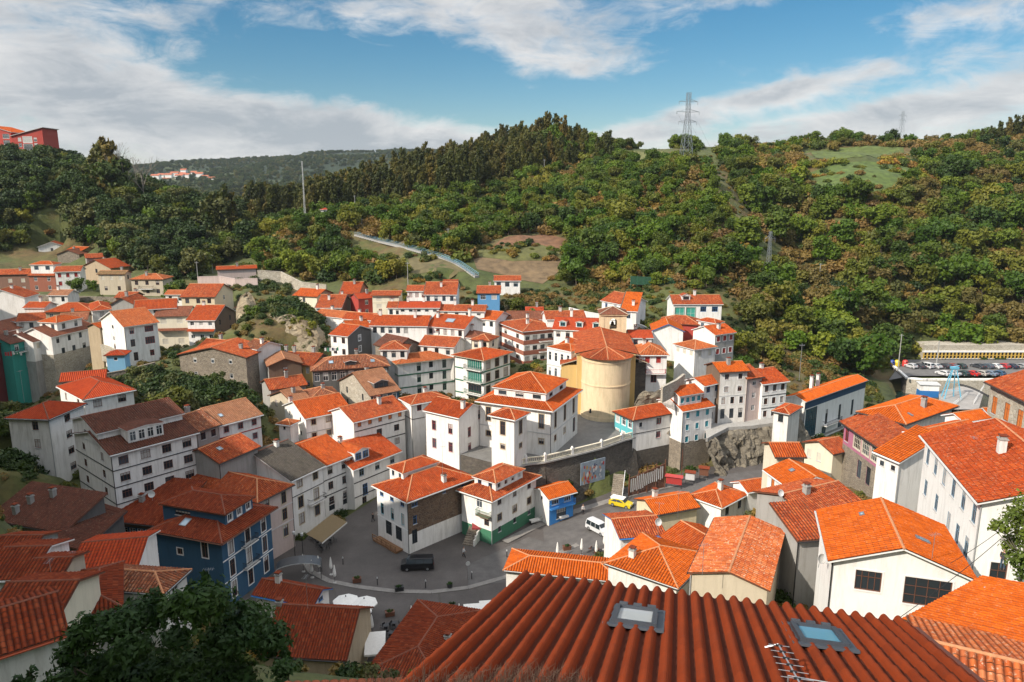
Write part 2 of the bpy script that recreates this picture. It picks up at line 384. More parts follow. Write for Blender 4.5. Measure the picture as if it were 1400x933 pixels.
m_cream = plain('cream_blind', (.60, .55, .44), .7); m_galv = plain('galvanised_steel', (.42, .43, .44), .4, .7); m_sand = plain('sandstone_trim', (.52, .45, .33), .8)
m_steel = plain('dull_steel', (.25, .26, .27), .45, .6); m_orangep = plain('orange_paint', (.55, .16, .03), .6); m_black = plain('black_rubber', (.012, .012, .013), .8)
m_yellow = plain('yellow_paint', (.70, .50, .03), .45); m_bluegrey = plain('blue_grey_paint', (.16, .24, .32), .5); m_curtain = plain('curtain_cloth', (.45, .43, .40), .9)
m_ridge = plain('mortar_ridge_tile', (.50, .22, .10), .9, 0, .35, 4.0); m_ridgedark = plain('dark_ridge_tile', (.20, .065, .035), .9, 0, .3, 4.0)
m_glass = glass('window_glass'); m_bglass = glass('blue_glass', (.03, .07, .10)); m_gglass = glass('green_glass', (.02, .13, .10), .1)
m_cloth = plain('white_canvas', (.74, .72, .68), .9); m_trunk = plain('bark', (.09, .07, .05), .95, 0, .4, 5.0); m_palebark = plain('pale_bark', (.22, .19, .15), .95, 0, .3, 5.0)
# ---------------------------------------------------------------- building kit
STY = {  # frame, pane, surround
    'br': (m_brown, m_glass, None), 'wh': (m_white, m_glass, None), 'rd': (m_red, m_glass, None), 'bl': (m_blue, m_glass, None),
    'gn': (m_green, m_glass, None), 'tl': (m_teal, m_glass, None), 'dk': (m_dk, m_glass, None), 'sh': (m_lgrey, m_cream, None),
    'gy': (m_bluegrey, m_glass, None), 'bs': (m_brown, m_glass, m_sand), 'rs': (m_red, m_glass, m_lgrey), 'ws': (m_white, m_glass, m_white),
    'bw': (m_brown, m_glass, m_white), 'ts': (m_teal, m_teal, m_white), 'os': (m_brown, m_orangep, None), 'rr': (m_red, m_red, m_white),
    'gg': (m_white, m_gglass, m_green), 'bb': (m_dk, m_bglass, None), 'pn': (m_cream, m_glass, m_cream)}
_wc = {}
def win_meshes(w, h, sty, far, blind, door=False, grid=None):
    key = (round(w, 2), round(h, 2), sty, far, blind, door, grid)
    if key in _wc: return _wc[key]
    fr, pn, su = STY[sty]
    F = MB(); b = .07 if w > .7 else .05; hw, hh = w / 2, h / 2
    F.bx(-hw, -hw + b, .03, .12, -hh, hh); F.bx(hw - b, hw, .03, .12, -hh, hh)
    F.bx(-hw + b, hw - b, .03, .12, hh - b, hh); F.bx(-hw + b, hw - b, .03, .12, -hh, -hh + b)
    nx, nz = grid or ((max(1, round(w / .55)), 1) if h < 1.1 else (max(1, round(w / .55)), 2))
    for i in range(1, nx): x = -hw + w * i / nx; F.bx(x - .022, x + .022, .045, .11, -hh + b, hh - b)
    for i in range(1, nz):
        z = -hh + h * (i / nz if grid else .68)
        for k in range(nx): F.bx(-hw + w * k / nx + .03, -hw + w * (k + 1) / nx - .03, .05, .10, z - .02, z + .02)
    if su:
        t = .13
        F.bx(-hw - t, -hw, -.035, .02, -hh - t, hh + t, 1); F.bx(hw, hw + t, -.035, .02, -hh - t, hh + t, 1)
        F.bx(-hw, hw, -.035, .02, hh, hh + t, 1); F.bx(-hw, hw, -.06, .02, -hh - t, -hh, 1)
    G = MB()
    if pn in (m_cream, m_teal, m_orangep, m_red) or blind >= 1:
        k = 0; z = -hh + b
        while z < hh - b: G.bx(-hw + b, hw - b, .075 - .012 * (k % 2), .1, z, min(z + .11, hh - b)); z += .11; k += 1
    elif blind > 0:
        zz = hh - b - (h - 2 * b) * blind
        G.face([(-hw + b, .09, -hh + b), (hw - b, .09, -hh + b), (hw - b, .09, zz), (-hw + b, .09, zz)], 0)
        G.bx(-hw + b, hw - b, .07, .1, zz, hh - b, 1)
    else:
        G.face([(-hw + b, .09, -hh + b), (hw - b, .09, -hh + b), (hw - b, .09, hh - b), (-hw + b, .09, hh - b)], 0)
    fm = [fr, su or fr]
    gm = [m_curtain if blind >= 1 and pn is m_glass else pn, m_curtain]
    S = None
    if not door and not su and not far:
        S = MB(); S.bx(-hw - .08, hw + .08, -.09, .03, -hh - .09, -hh)
        S = S.mesh('sill', [m_lgrey])
    if far:      # frame and pane in one mesh where the photograph shows no more than a speck
        i0 = 2
        for f, m in zip(G.f, G.m): F.face([G.v[i] for i in f], i0 + m)
        r = (F.mesh('window', fm + gm), None, S)
    else: r = (F.mesh('window', fm), G.mesh('pane', gm), S)
    _wc[key] = r; return r
def put_window(root, x, y, z, ang, w, h, sty, far, name='window', grid=None, r=None):
    q = (r or rnd).random(); blind = 0 if q < .62 else (.45 if q < .78 else (.25 if q < .9 else 1))
    if STY[sty][1] is not m_glass or name != 'window' or grid: blind = 0
    fm, gm, sm = win_meshes(w, h, sty, far, blind, name != 'window', grid)
    wx = root['_w']
    o = link(name, fm, root, (x - wx[0], y - wx[1], z - wx[2]), ang)
    if gm: link('pane', gm, o)
    if sm: link('sill', sm, o)
    return o
def parse_win(spec, L, H, ztop):
    """'3x2 br w.9 h1.2 g2.75 t.6 a0 b1' -> list of (u, z centre, w, h, style); a, b = first and last fraction of the face"""
    out = []
    if not spec: return out
    for one in spec.split(';'):
        tk = one.split(); c, r = map(int, tk[0].split('x')); sty = tk[1]
        o = dict(w=1.0, h=1.4, g=2.75, t=.5, a=0., b=1.)
        nm = 'window'; grid = None
        for t in tk[2:]:
            if t == 'door': nm = 'door'
            elif t[0] == 'q': grid = tuple(int(q) for q in t[1:].split('/'))
            else: o[t[0]] = float(t[1:])
        span = (o['b'] - o['a']) * L; w = min(o['w'], span / c * .8)
        for j in range(r):
            zc = ztop - o['t'] - o['h'] / 2 - j * o['g']
            if zc - o['h'] / 2 < ztop - H + .02: 
                if nm == 'window': break
            for i in range(c): out.append((L * o['a'] + span * (i + .5) / c, zc, w, o['h'], sty, nm, grid))
    return out
def facade(mb, O, d, n, L, z0, z1, wins, mats, low=None, lowz=0):
    """wall face from O along d, length L, outward normal n, with real window openings 0.14 m deep"""
    us = {0.0, L}; zs = {z0, z1}
    if low is not None: zs.add(lowz)
    for (u, z, w, h, *_r) in wins: us |= {u - w / 2, u + w / 2}; zs |= {z - h / 2, z + h / 2}
    us = sorted(x for x in us if -1e-6 <= x <= L + 1e-6); zs = sorted(x for x in zs if z0 - 1e-6 <= x <= z1 + 1e-6)
    us = [u for i, u in enumerate(us) if i == 0 or u - us[i - 1] > 1e-4]; zs = [u for i, u in enumerate(zs) if i == 0 or u - zs[i - 1] > 1e-4]
    pt = lambda u, z, k=0.0: O + d * u - n * k + Vector((0, 0, z))
    for a, b in zip(us, us[1:]):
        for c, e in zip(zs, zs[1:]):
            um, zm = (a + b) / 2, (c + e) / 2
            if any(abs(um - u) < w / 2 and abs(zm - z) < h / 2 for (u, z, w, h, *_r) in wins): continue
            m = mats[1] if (low is not None and zm < lowz) else mats[0]
            mb.face([pt(a, c), pt(b, c), pt(b, e), pt(a, e)], m)
    for (u, z, w, h, *_r) in wins:
        a, b, c, e = u - w / 2, u + w / 2, z - h / 2, z + h / 2; k = .14
        for q in (((a, c), (b, c)), ((b, c), (b, e)), ((b, e), (a, e)), ((a, e), (a, c))):
            mb.face([pt(*q[0]), pt(*q[1]), pt(*q[1], k), pt(*q[0], k)], mats[0])
        mb.face([pt(a, c, k), pt(b, c, k), pt(b, e, k), pt(a, e, k)], mats[0])
def roof_planes(typ, a, b, ov, tp):
    s0, s1, t0, t1 = -ov, a + ov, -ov, b + ov; ms, mt = (s0 + s1) / 2, (t0 + t1) / 2
    if typ == 'G1': return [([(s0, t0), (s1, t0), (s1, mt), (s0, mt)], (0, 1), (s0, t0)), ([(s0, mt), (s1, mt), (s1, t1), (s0, t1)], (0, -1), (s0, t1))], [((s0, mt), (s1, mt))]
    if typ == 'G2': return [([(s0, t0), (ms, t0), (ms, t1), (s0, t1)], (1, 0), (s0, t0)), ([(ms, t0), (s1, t0), (s1, t1), (ms, t1)], (-1, 0), (s1, t0))], [((ms, t0), (ms, t1))]
    if typ == 'S1': return [([(s0, t0), (s1, t0), (s1, t1), (s0, t1)], (0, 1), (s0, t0))], []
    if typ == 'S2': return [([(s0, t0), (s1, t0), (s1, t1), (s0, t1)], (1, 0), (s0, t0))], []
    if typ == 'S3': return [([(s0, t0), (s1, t0), (s1, t1), (s0, t1)], (0, -1), (s0, t1))], []
    if typ == 'S4': return [([(s0, t0), (s1, t0), (s1, t1), (s0, t1)], (-1, 0), (s1, t0))], []
    if typ == 'HIP':
        if s1 - s0 >= t1 - t0:
            w = (t1 - t0) / 2; r0, r1 = (s0 + w, mt), (s1 - w, mt)
            pl = [([(s0, t0), (s1, t0), r1, r0], (0, 1), (s0, t0)), ([(s0, t1), r0, r1, (s1, t1)], (0, -1), (s0, t1)),
                  ([(s1, t0), (s1, t1), r1], (-1, 0), (s1, t0)), ([(s0, t0), r0, (s0, t1)], (1, 0), (s0, t0))]
        else:
            w = (s1 - s0) / 2; r0, r1 = (ms, t0 + w), (ms, t1 - w)
            pl = [([(s0, t0), r0, r1, (s0, t1)], (1, 0), (s0, t0)), ([(s1, t0), (s1, t1), r1, r0], (-1, 0), (s1, t0)),
                  ([(s0, t0), (s1, t0), r0], (0, 1), (s0, t0)), ([(s0, t1), r1, (s1, t1)], (0, -1), (s0, t1))]
            return pl, [(r0, r1), ((s0, t0), r0), ((s1, t0), r0), ((s0, t1), r1), ((s1, t1), r1)]
        return pl, [(r0, r1), ((s0, t0), r0), ((s0, t1), r0), ((s1, t0), r1), ((s1, t1), r1)]
    return [], []
def tile_plane(mb, poly, g, e0, toW, tp, z0, Y, uvo, m=0, amp=.08, lift=.14):
    """corrugated barrel-tile surface over a convex polygon given in (s, t)"""
    d = (-g[1], g[0]) if True else None
    uv = [(p[0] * d[0] + p[1] * d[1], (p[0] - e0[0]) * g[0] + (p[1] - e0[1]) * g[1]) for p in poly]
    cp = 1 / math.sqrt(1 + tp * tp)
    umin, umax = min(q[0] for q in uv), max(q[0] for q in uv)
    def vr(u):
        lo, hi = 1e9, -1e9
        for (a, b), (c, e) in zip(uv, uv[1:] + uv[:1]):
            if abs(a - c) < 1e-7:
                if abs(u - a) < 1e-5: lo = min(lo, b, e); hi = max(hi, b, e)
            elif min(a, c) - 1e-7 <= u <= max(a, c) + 1e-7:
                v = b + (e - b) * (u - a) / (c - a); lo = min(lo, v); hi = max(hi, v)
        return lo, hi
    spp = 8 if Y < 62 else (6 if Y < 90 else 4 if Y < 140 else 2)
    if Y > 165: spp = 1
    us = sorted({round(q[0], 4) for q in uv} | {k * PER / spp for k in range(math.ceil(umin * spp / PER), math.floor(umax * spp / PER) + 1)})
    us = [u for i, u in enumerate(us) if i == 0 or u - us[i - 1] > 1e-3]
    rows = Y < 80
    vmax = max(q[1] for q in uv)
    inv = lambda u, v: (d[0] * u + g[0] * (v + e0[0] * g[0] + e0[1] * g[1]), d[1] * u + g[1] * (v + e0[0] * g[0] + e0[1] * g[1]))
    hgt = (lambda u: amp * abs(math.sin(math.pi * u / PER)) + .006 * math.sin(u * 7.3)) if Y <= 165 else (lambda u: .03)
    RW = ROW * cp
    for a, b in zip(us, us[1:]):
        A, B = vr(a), vr(b)
        if A[1] < A[0] or B[1] < B[0]: continue
        ks = range(0, math.ceil(vmax / RW)) if rows else (None,)
        ha, hb = hgt(a), hgt(b)
        for k in ks:
            if k is None: a0, a1, b0, b1 = A[0], A[1], B[0], B[1]; dl = 0
            else:
                cl = lambda x, r: max(r[0], min(r[1], x))
                a0, a1 = cl(k * RW, A), cl((k + 1) * RW, A); b0, b1 = cl(k * RW, B), cl((k + 1) * RW, B); dl = .028
                if a1 - a0 < 1e-5 and b1 - b0 < 1e-5: continue
            jig = (math.sin(k * 12.9898 + math.floor((a + b) / 2 / PER) * 78.233) * .012) if k is not None else 0
            pts = [(a, a0, ha + dl + jig), (b, b0, hb + dl + jig), (b, b1, hb), (a, a1, ha)]
            W_ = []; U_ = []
            for (u, v, hh) in pts:
                s, t = inv(u, v); W_.append(toW(s, t, z0 + v * tp + hh + lift)); U_.append((u + uvo[0], v / cp + uvo[1]))
            if len({tuple(round(c, 4) for c in p) for p in W_}) >= 3:
                mb.face(W_, m, U_, Y < 95)
def roof(root, name, N, e1, e2, a, b, ze, typ, rm, pitch, ov, Y, fascia, rname='roof'):
    tp = math.tan(R(pitch)); pl, ridges = roof_planes(typ, a, b, ov, tp); z0 = ze - ov * tp
    toW = lambda s, t, z: N + e1 * s + e2 * t + Vector((0, 0, z))
    mb = MB(); uvo = (rnd.randint(0, 400) * PER, rnd.randint(0, 400) * ROW)
    def zat(p, g, e0): return z0 + tp * ((p[0] - e0[0]) * g[0] + (p[1] - e0[1]) * g[1])
    for poly, g, e0 in pl:
        tile_plane(mb, poly, g, e0, toW, tp, z0, Y, uvo)
        top = [toW(*p, zat(p, g, e0) + .145) for p in poly]; bot = [toW(*p, zat(p, g, e0) + .01) for p in poly]
        mb.face(list(reversed(bot)), 1); mb.face([q - Vector((0, 0, .02)) for q in top], 2)
        for i in range(len(poly)):
            j = (i + 1) % len(poly); mb.face([bot[i], bot[j], top[j], top[i]], 1)
    # ridge and hip tiles
    def zz(p): return max(zat(p, g, e0) for poly, g, e0 in pl if any(abs(p[0] - q[0]) + abs(p[1] - q[1]) < 1e-6 for q in poly))
    for p, q in ridges:
        A = toW(*p, zz(p) + .15); B = toW(*q, zz(q) + .15)
        mb.tube(A, B, .115, n=6, m=3)
    dk = rm in ('darkbrown', 'slate', 'deep', 'brown', 'red')
    o = part(rname, mb, [RF(rm), fascia, plain('roof_deck', (.10, .06, .04), .9), m_ridgedark if dk else m_ridge], root)
    return o, (lambda s, t: max(0, 0) + _roof_z(pl, s, t, z0, tp))
def _inside(poly, s, t):
    sg = 0
    for (a, b), (c, e) in zip(poly, poly[1:] + poly[:1]):
        k = (c - a) * (t - b) - (e - b) * (s - a)
        if abs(k) < 1e-9: continue
        if sg and k * sg < 0: return False
        sg = sg or k
    return True
def _roof_z(pl, s, t, z0, tp):
    for poly, g, e0 in pl:
        if _inside(poly, s, t): return z0 + tp * ((s - e0[0]) * g[0] + (t - e0[1]) * g[1]) + .15
    return z0 + .15
def block(root, N, e1, e2, a, b, ze, zb, typ, rm, wl, wr, WL, WR, pitch, ov, Y, low=None, lowh=0, bands=None, prefix='', fascia=None, deep=3.0, wb=None):
    """walls, roof, windows of one box; N = near corner (x, y, 0), e1 along the left face, e2 along the right face"""
    far = Y > 132; tp = math.tan(R(pitch)); H = ze - zb; wr = wr or wl
    L1 = parse_win(WL, a, H, ze); L2 = parse_win(WR, b, H, ze)
    mb = MB(); mats = [W(wl), W(wr), W(low) if low else W(wl)]
    P1 = lambda s, t, z: N + e1 * s + e2 * t + Vector((0, 0, z))
    zl = zb + lowh
    facade(mb, N + e1 * a, -e1, -e2, a, zb - deep, ze, [(a - u, z, w, h) for u, z, w, h, *_ in L1], (0, 2), 1 if low else None, zl)
    facade(mb, N, e2, -e1, b, zb - deep, ze, [(u, z, w, h) for u, z, w, h, *_ in L2], (1, 2), 1 if low else None, zl)
    top2 = ze; top3 = ze
    if typ == 'G1': g = [P1(0, 0, ze), P1(0, b, ze), P1(0, b / 2, ze + tp * b / 2)]; mb.face(g, 1); mb.face([P1(a, 0, ze), P1(a, b, ze), P1(a, b / 2, ze + tp * b / 2)], 0)
    if typ == 'G2': mb.face([P1(0, 0, ze), P1(a, 0, ze), P1(a / 2, 0, ze + tp * a / 2)], 0); mb.face([P1(0, b, ze), P1(a, b, ze), P1(a / 2, b, ze + tp * a / 2)], 0)
    if typ in ('S1', 'S3'):
        hi = b if typ == 'S1' else 0
        for s, m in ((0, 1), (a, 0)): mb.face([P1(s, 0, ze), P1(s, b, ze), P1(s, hi, ze + tp * b)], m)
        mb.face([P1(0, hi, ze), P1(a, hi, ze), P1(a, hi, ze + tp * b), P1(0, hi, ze + tp * b)], 0)
    if typ in ('S2', 'S4'):
        hi = a if typ == 'S2' else 0
        for t, m in ((0, 0), (b, 0)): mb.face([P1(0, t, ze), P1(a, t, ze), P1(hi, t, ze + tp * a)], m)
        mb.face([P1(hi, 0, ze), P1(hi, b, ze), P1(hi, b, ze + tp * a), P1(hi, 0, ze + tp * a)], 1)
    mb.face([P1(a, 0, zb - deep), P1(a, b, zb - deep), P1(a, b, ze), P1(a, 0, ze)], 0)
    mb.face([P1(0, b, zb - deep), P1(a, b, zb - deep), P1(a, b, ze), P1(0, b, ze)], 0)
    if typ in ('FLAT',): mb.face([P1(0, 0, ze), P1(a, 0, ze), P1(a, b, ze), P1(0, b, ze)], 0)
    part(prefix + 'wall', mb, mats, root)
    rz = None
    if typ != 'FLAT':
        o, rz = roof(root, '', N, e1, e2, a, b, ze, typ, rm, pitch, ov, Y, fascia or (m_white if wl in ('white', 'clean', 'white2') else m_brown), prefix + 'roof')
    a1 = math.atan2(-e1.y, -e1.x); a2 = math.atan2(e2.y, e2.x)
    for u, z, w, h, sty, nm, gr in L1:
        q = N + e1 * u; put_window(root, q.x, q.y, z, a1, w, h, sty, far, nm, gr)
    for u, z, w, h, sty, nm, gr in L2:
        q = N + e2 * u; put_window(root, q.x, q.y, z, a2, w, h, sty, far, nm, gr)
    if bands:
        for (dz, hh, mk, faces) in bands:
            B = MB(); z = ze - dz
            if 'l' in faces: B.box(P1(a / 2, -.03, z), e1 * (a / 2 + .03), e2 * .03, (0, 0, hh / 2))
            if 'r' in faces: B.box(P1(-.03, b / 2, z), e2 * (b / 2), e1 * .03, (0, 0, hh / 2))
            part('string_course', B, [mk if not isinstance(mk, str) else W(mk)], root)
    return rz
HOUSES = []; FOOT = []
def house(label, Y, n, l, r, h, typ='G1', rm='orange', wl='white', wr=None, WL=None, WR=None, pitch=21, ov=.4, low=None, lowh=0, bands=None,
          attic=None, chim=(), sky=(), dorm=(), name='house', cat='house', group=None, fascia=None, gut=True, deep=3.0, pent=None, awn=None, balc=(), pipe=False, ant=0):
    Nn = P(n[0], n[1], Y); ze = Nn.z; N = Vector((Nn.x, Nn.y, 0))
    def at_eave(q): p = PZ(q[0], q[1], ze); return Vector((p.x, p.y, 0))
    def solve(e, px):        # length along e from N until the point is seen at column px
        lo, hi = .5, 60.0
        f = lambda t: proj(N + e * t + Vector((0, 0, ze)))[0] - px
        s0 = f(.01)
        for i in range(1, 1200):
            t = i * .05
            if f(t) * s0 <= 0: return min(t, 14.0)
        return 8.0
    if rm == 'orange': rm = rnd.choice(('orange', 'orange', 'rosso', 'rosso', 'sand', 'rust'))
    il = isinstance(l, tuple); ir = isinstance(r, tuple)
    dl = abs(l[0] - n[0]) if il else 0; dr = abs(r[0] - n[0]) if ir else 0
    if dl >= dr:
        v = at_eave(l) - N; a = v.length; e1 = v.normalized(); e2 = Vector((e1.y, -e1.x, 0)); b = solve(e2, r[0]) if ir else float(r)
    else:
        v = at_eave(r) - N; b = v.length; e2 = v.normalized(); e1 = Vector((-e2.y, e2.x, 0)); a = solve(e1, l[0]) if il else float(l)
    zb = ze - h
    root = thing(name, label, cat, (Nn.x, Nn.y, zb), 0, group)
    rz = block(root, N, e1, e2, a, b, ze, zb, typ, rm, wl, wr, WL, WR, pitch, ov, Y, low, lowh, bands, '', fascia, deep)
    P1 = lambda s, t, z: N + e1 * s + e2 * t + Vector((0, 0, z))
    ctx = dict(root=root, N=N, e1=e1, e2=e2, a=a, b=b, ze=ze, zb=zb, rz=rz, P=P1, Y=Y)
    if attic:
        f = attic['f']; N2 = N + e1 * a * f[0] + e2 * b * f[2]; a2, b2 = a * (f[1] - f[0]), b * (f[3] - f[2])
        z2 = ze + attic['h']
        block(root, N2, e1, e2, a2, b2, z2, ze - .3, attic.get('typ', 'HIP'), attic.get('rm', rm), attic.get('w', wl), None, attic.get('WL'), attic.get('WR'), attic.get('pitch', pitch), attic.get('ov', .35), Y, None, 0, None, 'attic_', fascia, .3)
    if not chim and typ not in ('FLAT',) and a * b > 22 and Y > 75 and rnd.random() < .6:
        chim = [(rnd.uniform(.2, .8), rnd.uniform(.3, .7), rnd.uniform(.7, 1.2))]
    if not pipe and Y < 150 and rnd.random() < .45: pipe = m_grey if rnd.random() < .5 else True
    for c in chim:
        s, t = a * c[0], b * c[1]; z = rz(s, t); hh = c[2] if len(c) > 2 else 1.1; ww = .32
        C = MB(); C.box(P1(s, t, z + hh / 2 - .3), e1 * ww, e2 * ww, (0, 0, hh / 2 + .3), 0)
        C.box(P1(s, t, z + hh + .06), e1 * (ww + .08), e2 * (ww + .08), (0, 0, .06), 1)
        for k in (-1, 1): C.box(P1(s, t, z + hh + .24) + e1 * ww * .7 * k, e1 * .07, e2 * ww * .8, (0, 0, .12), 1)
        C.box(P1(s, t, z + hh + .40), e1 * (ww + .04), e2 * (ww + .04), (0, 0, .04), 2)
        part('chimney', C, [W('white2') if wl.startswith(('w', 'c')) else W('grey'), W('concrete'), RF('rust')], root)
    for c in sky:
        s, t, w, hh = a * c[0], b * c[1], c[2], c[3]
        roof_window(ctx, s, t, w, hh)
    for d in dorm: dormer(ctx, *d)
    if pent:        # lean-to canopy of tiles along a face: (face, drop below eave, depth)
        for fc, drop, dep in pent:
            Pm = MB(); tp = math.tan(R(20)); z1 = ze - drop
            if fc == 'l': O, d, nn, L = N, e1, -e2, a
            else: O, d, nn, L = N, e2, -e1, b
            for (k0, k1) in ((0, 1),):
                A = O + nn * dep + Vector((0, 0, z1 - dep * tp)); B = O + d * L + nn * dep + Vector((0, 0, z1 - dep * tp)); C_ = O + d * L + Vector((0, 0, z1)); D = O + Vector((0, 0, z1))
                up = Vector((0, 0, .1))
                Pm.face([A + up, B + up, C_ + up, D + up], 0, [(0, 0), (L, 0), (L, dep), (0, dep)]); Pm.face([D, C_, B, A], 1); Pm.face([A, B, B + up, A + up], 1)
                Pm.face([A, A + up, D + up, D], 1); Pm.face([B, C_, C_ + up, B + up], 1)
            part('tiled_canopy', Pm, [RF(rm), m_brown], root)
    for bc in balc: balcony(ctx, *bc)
    if pipe:
        Pp = MB(); q = N - e1 * .08 - e2 * .08; Pp.tube(q + Vector((0, 0, zb)), q + Vector((0, 0, ze - .1)), .06, n=6); part('downpipe', Pp, [m_dk if pipe is True else pipe], root)
    if gut and Y < 150 and typ != 'FLAT':
        G = MB(); z = ze - ov * math.tan(R(pitch)) + .02
        if typ in ('G1', 'HIP', 'S1'): G.tube(P1(-ov, -ov - .06, z), P1(a + ov, -ov - .06, z), .07, n=6)
        if typ in ('G2', 'HIP', 'S2'): G.tube(P1(-ov - .06, -ov, z), P1(-ov - .06, b + ov, z), .07, n=6)
        if G.f: part('gutter', G, [fascia or (m_lgrey if wl in ('white', 'clean') else m_dk)], root)
    HOUSES.append((label, Y, round(ze, 1), round(zb, 1), round(a, 1), round(b, 1), e1, N))
    FOOT.append(([P1(0, 0, zb), P1(a, 0, zb), P1(a, b, zb), P1(0, b, zb)], zb, ze))
    return ctx
def roof_window(ctx, s, t, w, hh):
    P1, rz, e1, e2 = ctx['P'], ctx['rz'], ctx['e1'], ctx['e2']; q = P1(s, t, rz(s, t) + .09)
    gs = (rz(s + .1, t) - rz(s - .1, t)) / .2; gt = (rz(s, t + .1) - rz(s, t - .1)) / .2
    u = (e1 + Vector((0, 0, gs))).normalized(); v = (e2 + Vector((0, 0, gt))).normalized(); nn = u.cross(v); nn = nn if nn.z > 0 else -nn
    F = MB(); 
    for k in (-1, 1): F.box(q + u * (w / 2) * k, u * .06, v * (hh / 2 + .06), nn * .07); F.box(q + v * (hh / 2) * k, u * (w / 2 - .06), v * .06, nn * .07)
    o = part('skylight', F, [m_steel], ctx['root'])
    G = MB(); G.face([q + u * i * w / 2 + v * j * hh / 2 + nn * .03 for i, j in ((-1, -1), (1, -1), (1, 1), (-1, 1))]); g = part('pane', G, [glass('skylight_glass', (.16, .22, .27), .05)], ctx['root']); g.parent = o
def dormer(ctx, face, f, w, h, set_=.12, sty='wh', rm='orange', wall='white', rh=.5, dep=3.0, nwin=1):
    """gabled dormer on the slope above a face; f = fraction along the face, set_ = metres in from the wall line"""
    N, e1, e2, ze, rz, root, Y = ctx['N'], ctx['e1'], ctx['e2'], ctx['ze'], ctx['rz'], ctx['root'], ctx['Y']
    if face == 'l': d, n, L = e1, -e2, ctx['a']; st = lambda x, k: (x, k)
    else: d, n, L = e2, -e1, ctx['b']; st = lambda x, k: (k, x)
    x = L * f; O = N + d * x - n * set_; zf = rz(*st(x, set_)); zt = zf + h
    mb = MB(); hw = w / 2
    A = lambda i, k, z: O + d * hw * i - n * k + Vector((0, 0, z))
    mb.face([A(-1, 0, zf - .3), A(1, 0, zf - .3), A(1, 0, zt), A(0, 0, zt + rh), A(-1, 0, zt)])
    for i in (-1, 1): mb.face([A(i, 0, zf - .3), A(i, dep, zf + .3), A(i, dep, zt), A(i, 0, zt)])
    o = part('dormer', mb, [W(wall)], root)
    q = O + n * .02; ang = math.atan2(-e1.y, -e1.x) if face == 'l' else math.atan2(e2.y, e2.x)
    for k in range(nwin):
        c = q + d * (w * ((k + .5) / nwin - .5)) + n * .1
        fm, gm, sm = win_meshes(w / nwin * .72, h * .74, sty, True, 0); wx = root['_w']
        wo = link('window', fm, root, (c.x - wx[0], c.y - wx[1], zf + h * .5 - wx[2]), ang)
    rb = MB(); ov = .2; sl = rh / hw
    for i in (-1, 1):
        p = [O + d * (hw + ov) * i + n * ov + Vector((0, 0, zt - ov * sl + .03)), O + n * ov + Vector((0, 0, zt + rh + .03)), O - n * dep + Vector((0, 0, zt + rh + .03)), O + d * (hw + ov) * i - n * dep + Vector((0, 0, zt - ov * sl + .03))]
        rb.face(p, 0, [(0, 0), (0, hw), (dep, hw), (dep, 0)]); rb.face([x_ - Vector((0, 0, .09)) for x_ in reversed(p)], 1)
        for k in range(4): rb.face([p[k], p[(k + 1) % 4], p[(k + 1) % 4] - Vector((0, 0, .09)), p[k] - Vector((0, 0, .09))], 1)
    part('dormer_roof', rb, [RF(rm), m_white], root)
def balcony(ctx, face, f0, f1, drop, dep=.9, mat=None, slab='white', rail=1.0):
    N, e1, e2, ze, root = ctx['N'], ctx['e1'], ctx['e2'], ctx['ze'], ctx['root']; mat = mat or m_dk
    d, n, L = (e1, -e2, ctx['a']) if face == 'l' else (e2, -e1, ctx['b'])
    O = N + d * L * f0 + Vector((0, 0, ze - drop)); Lx = L * (f1 - f0)
    B = MB(); B.box(O + d * Lx / 2 + n * dep / 2, d * Lx / 2, n * dep / 2, (0, 0, .08)); o = part('balcony', B, [W(slab) if isinstance(slab, str) else slab], root)
    G = MB()
    for z in (.2, rail): G.box(O + d * Lx / 2 + n * (dep - .03) + Vector((0, 0, z)), d * Lx / 2, n * .025, (0, 0, .025))
    for k in (0, 1):
        for z in (.2, rail): G.box(O + d * Lx * k + n * dep / 2 + Vector((0, 0, z)), d * .025, n * dep / 2, (0, 0, .025))
    m = max(2, int(Lx / .16))
    for i in range(m + 1): G.box(O + d * Lx * i / m + n * (dep - .03) + Vector((0, 0, rail / 2 + .05)), d * .012, n * .012, (0, 0, rail / 2 - .05))
    for k in (0, 1):
        for i in range(1, 5): G.box(O + d * Lx * k + n * dep * i / 5 + Vector((0, 0, rail / 2 + .05)), d * .012, n * .012, (0, 0, rail / 2 - .05))
    g = part('railing', G, [mat], root); g.parent = o
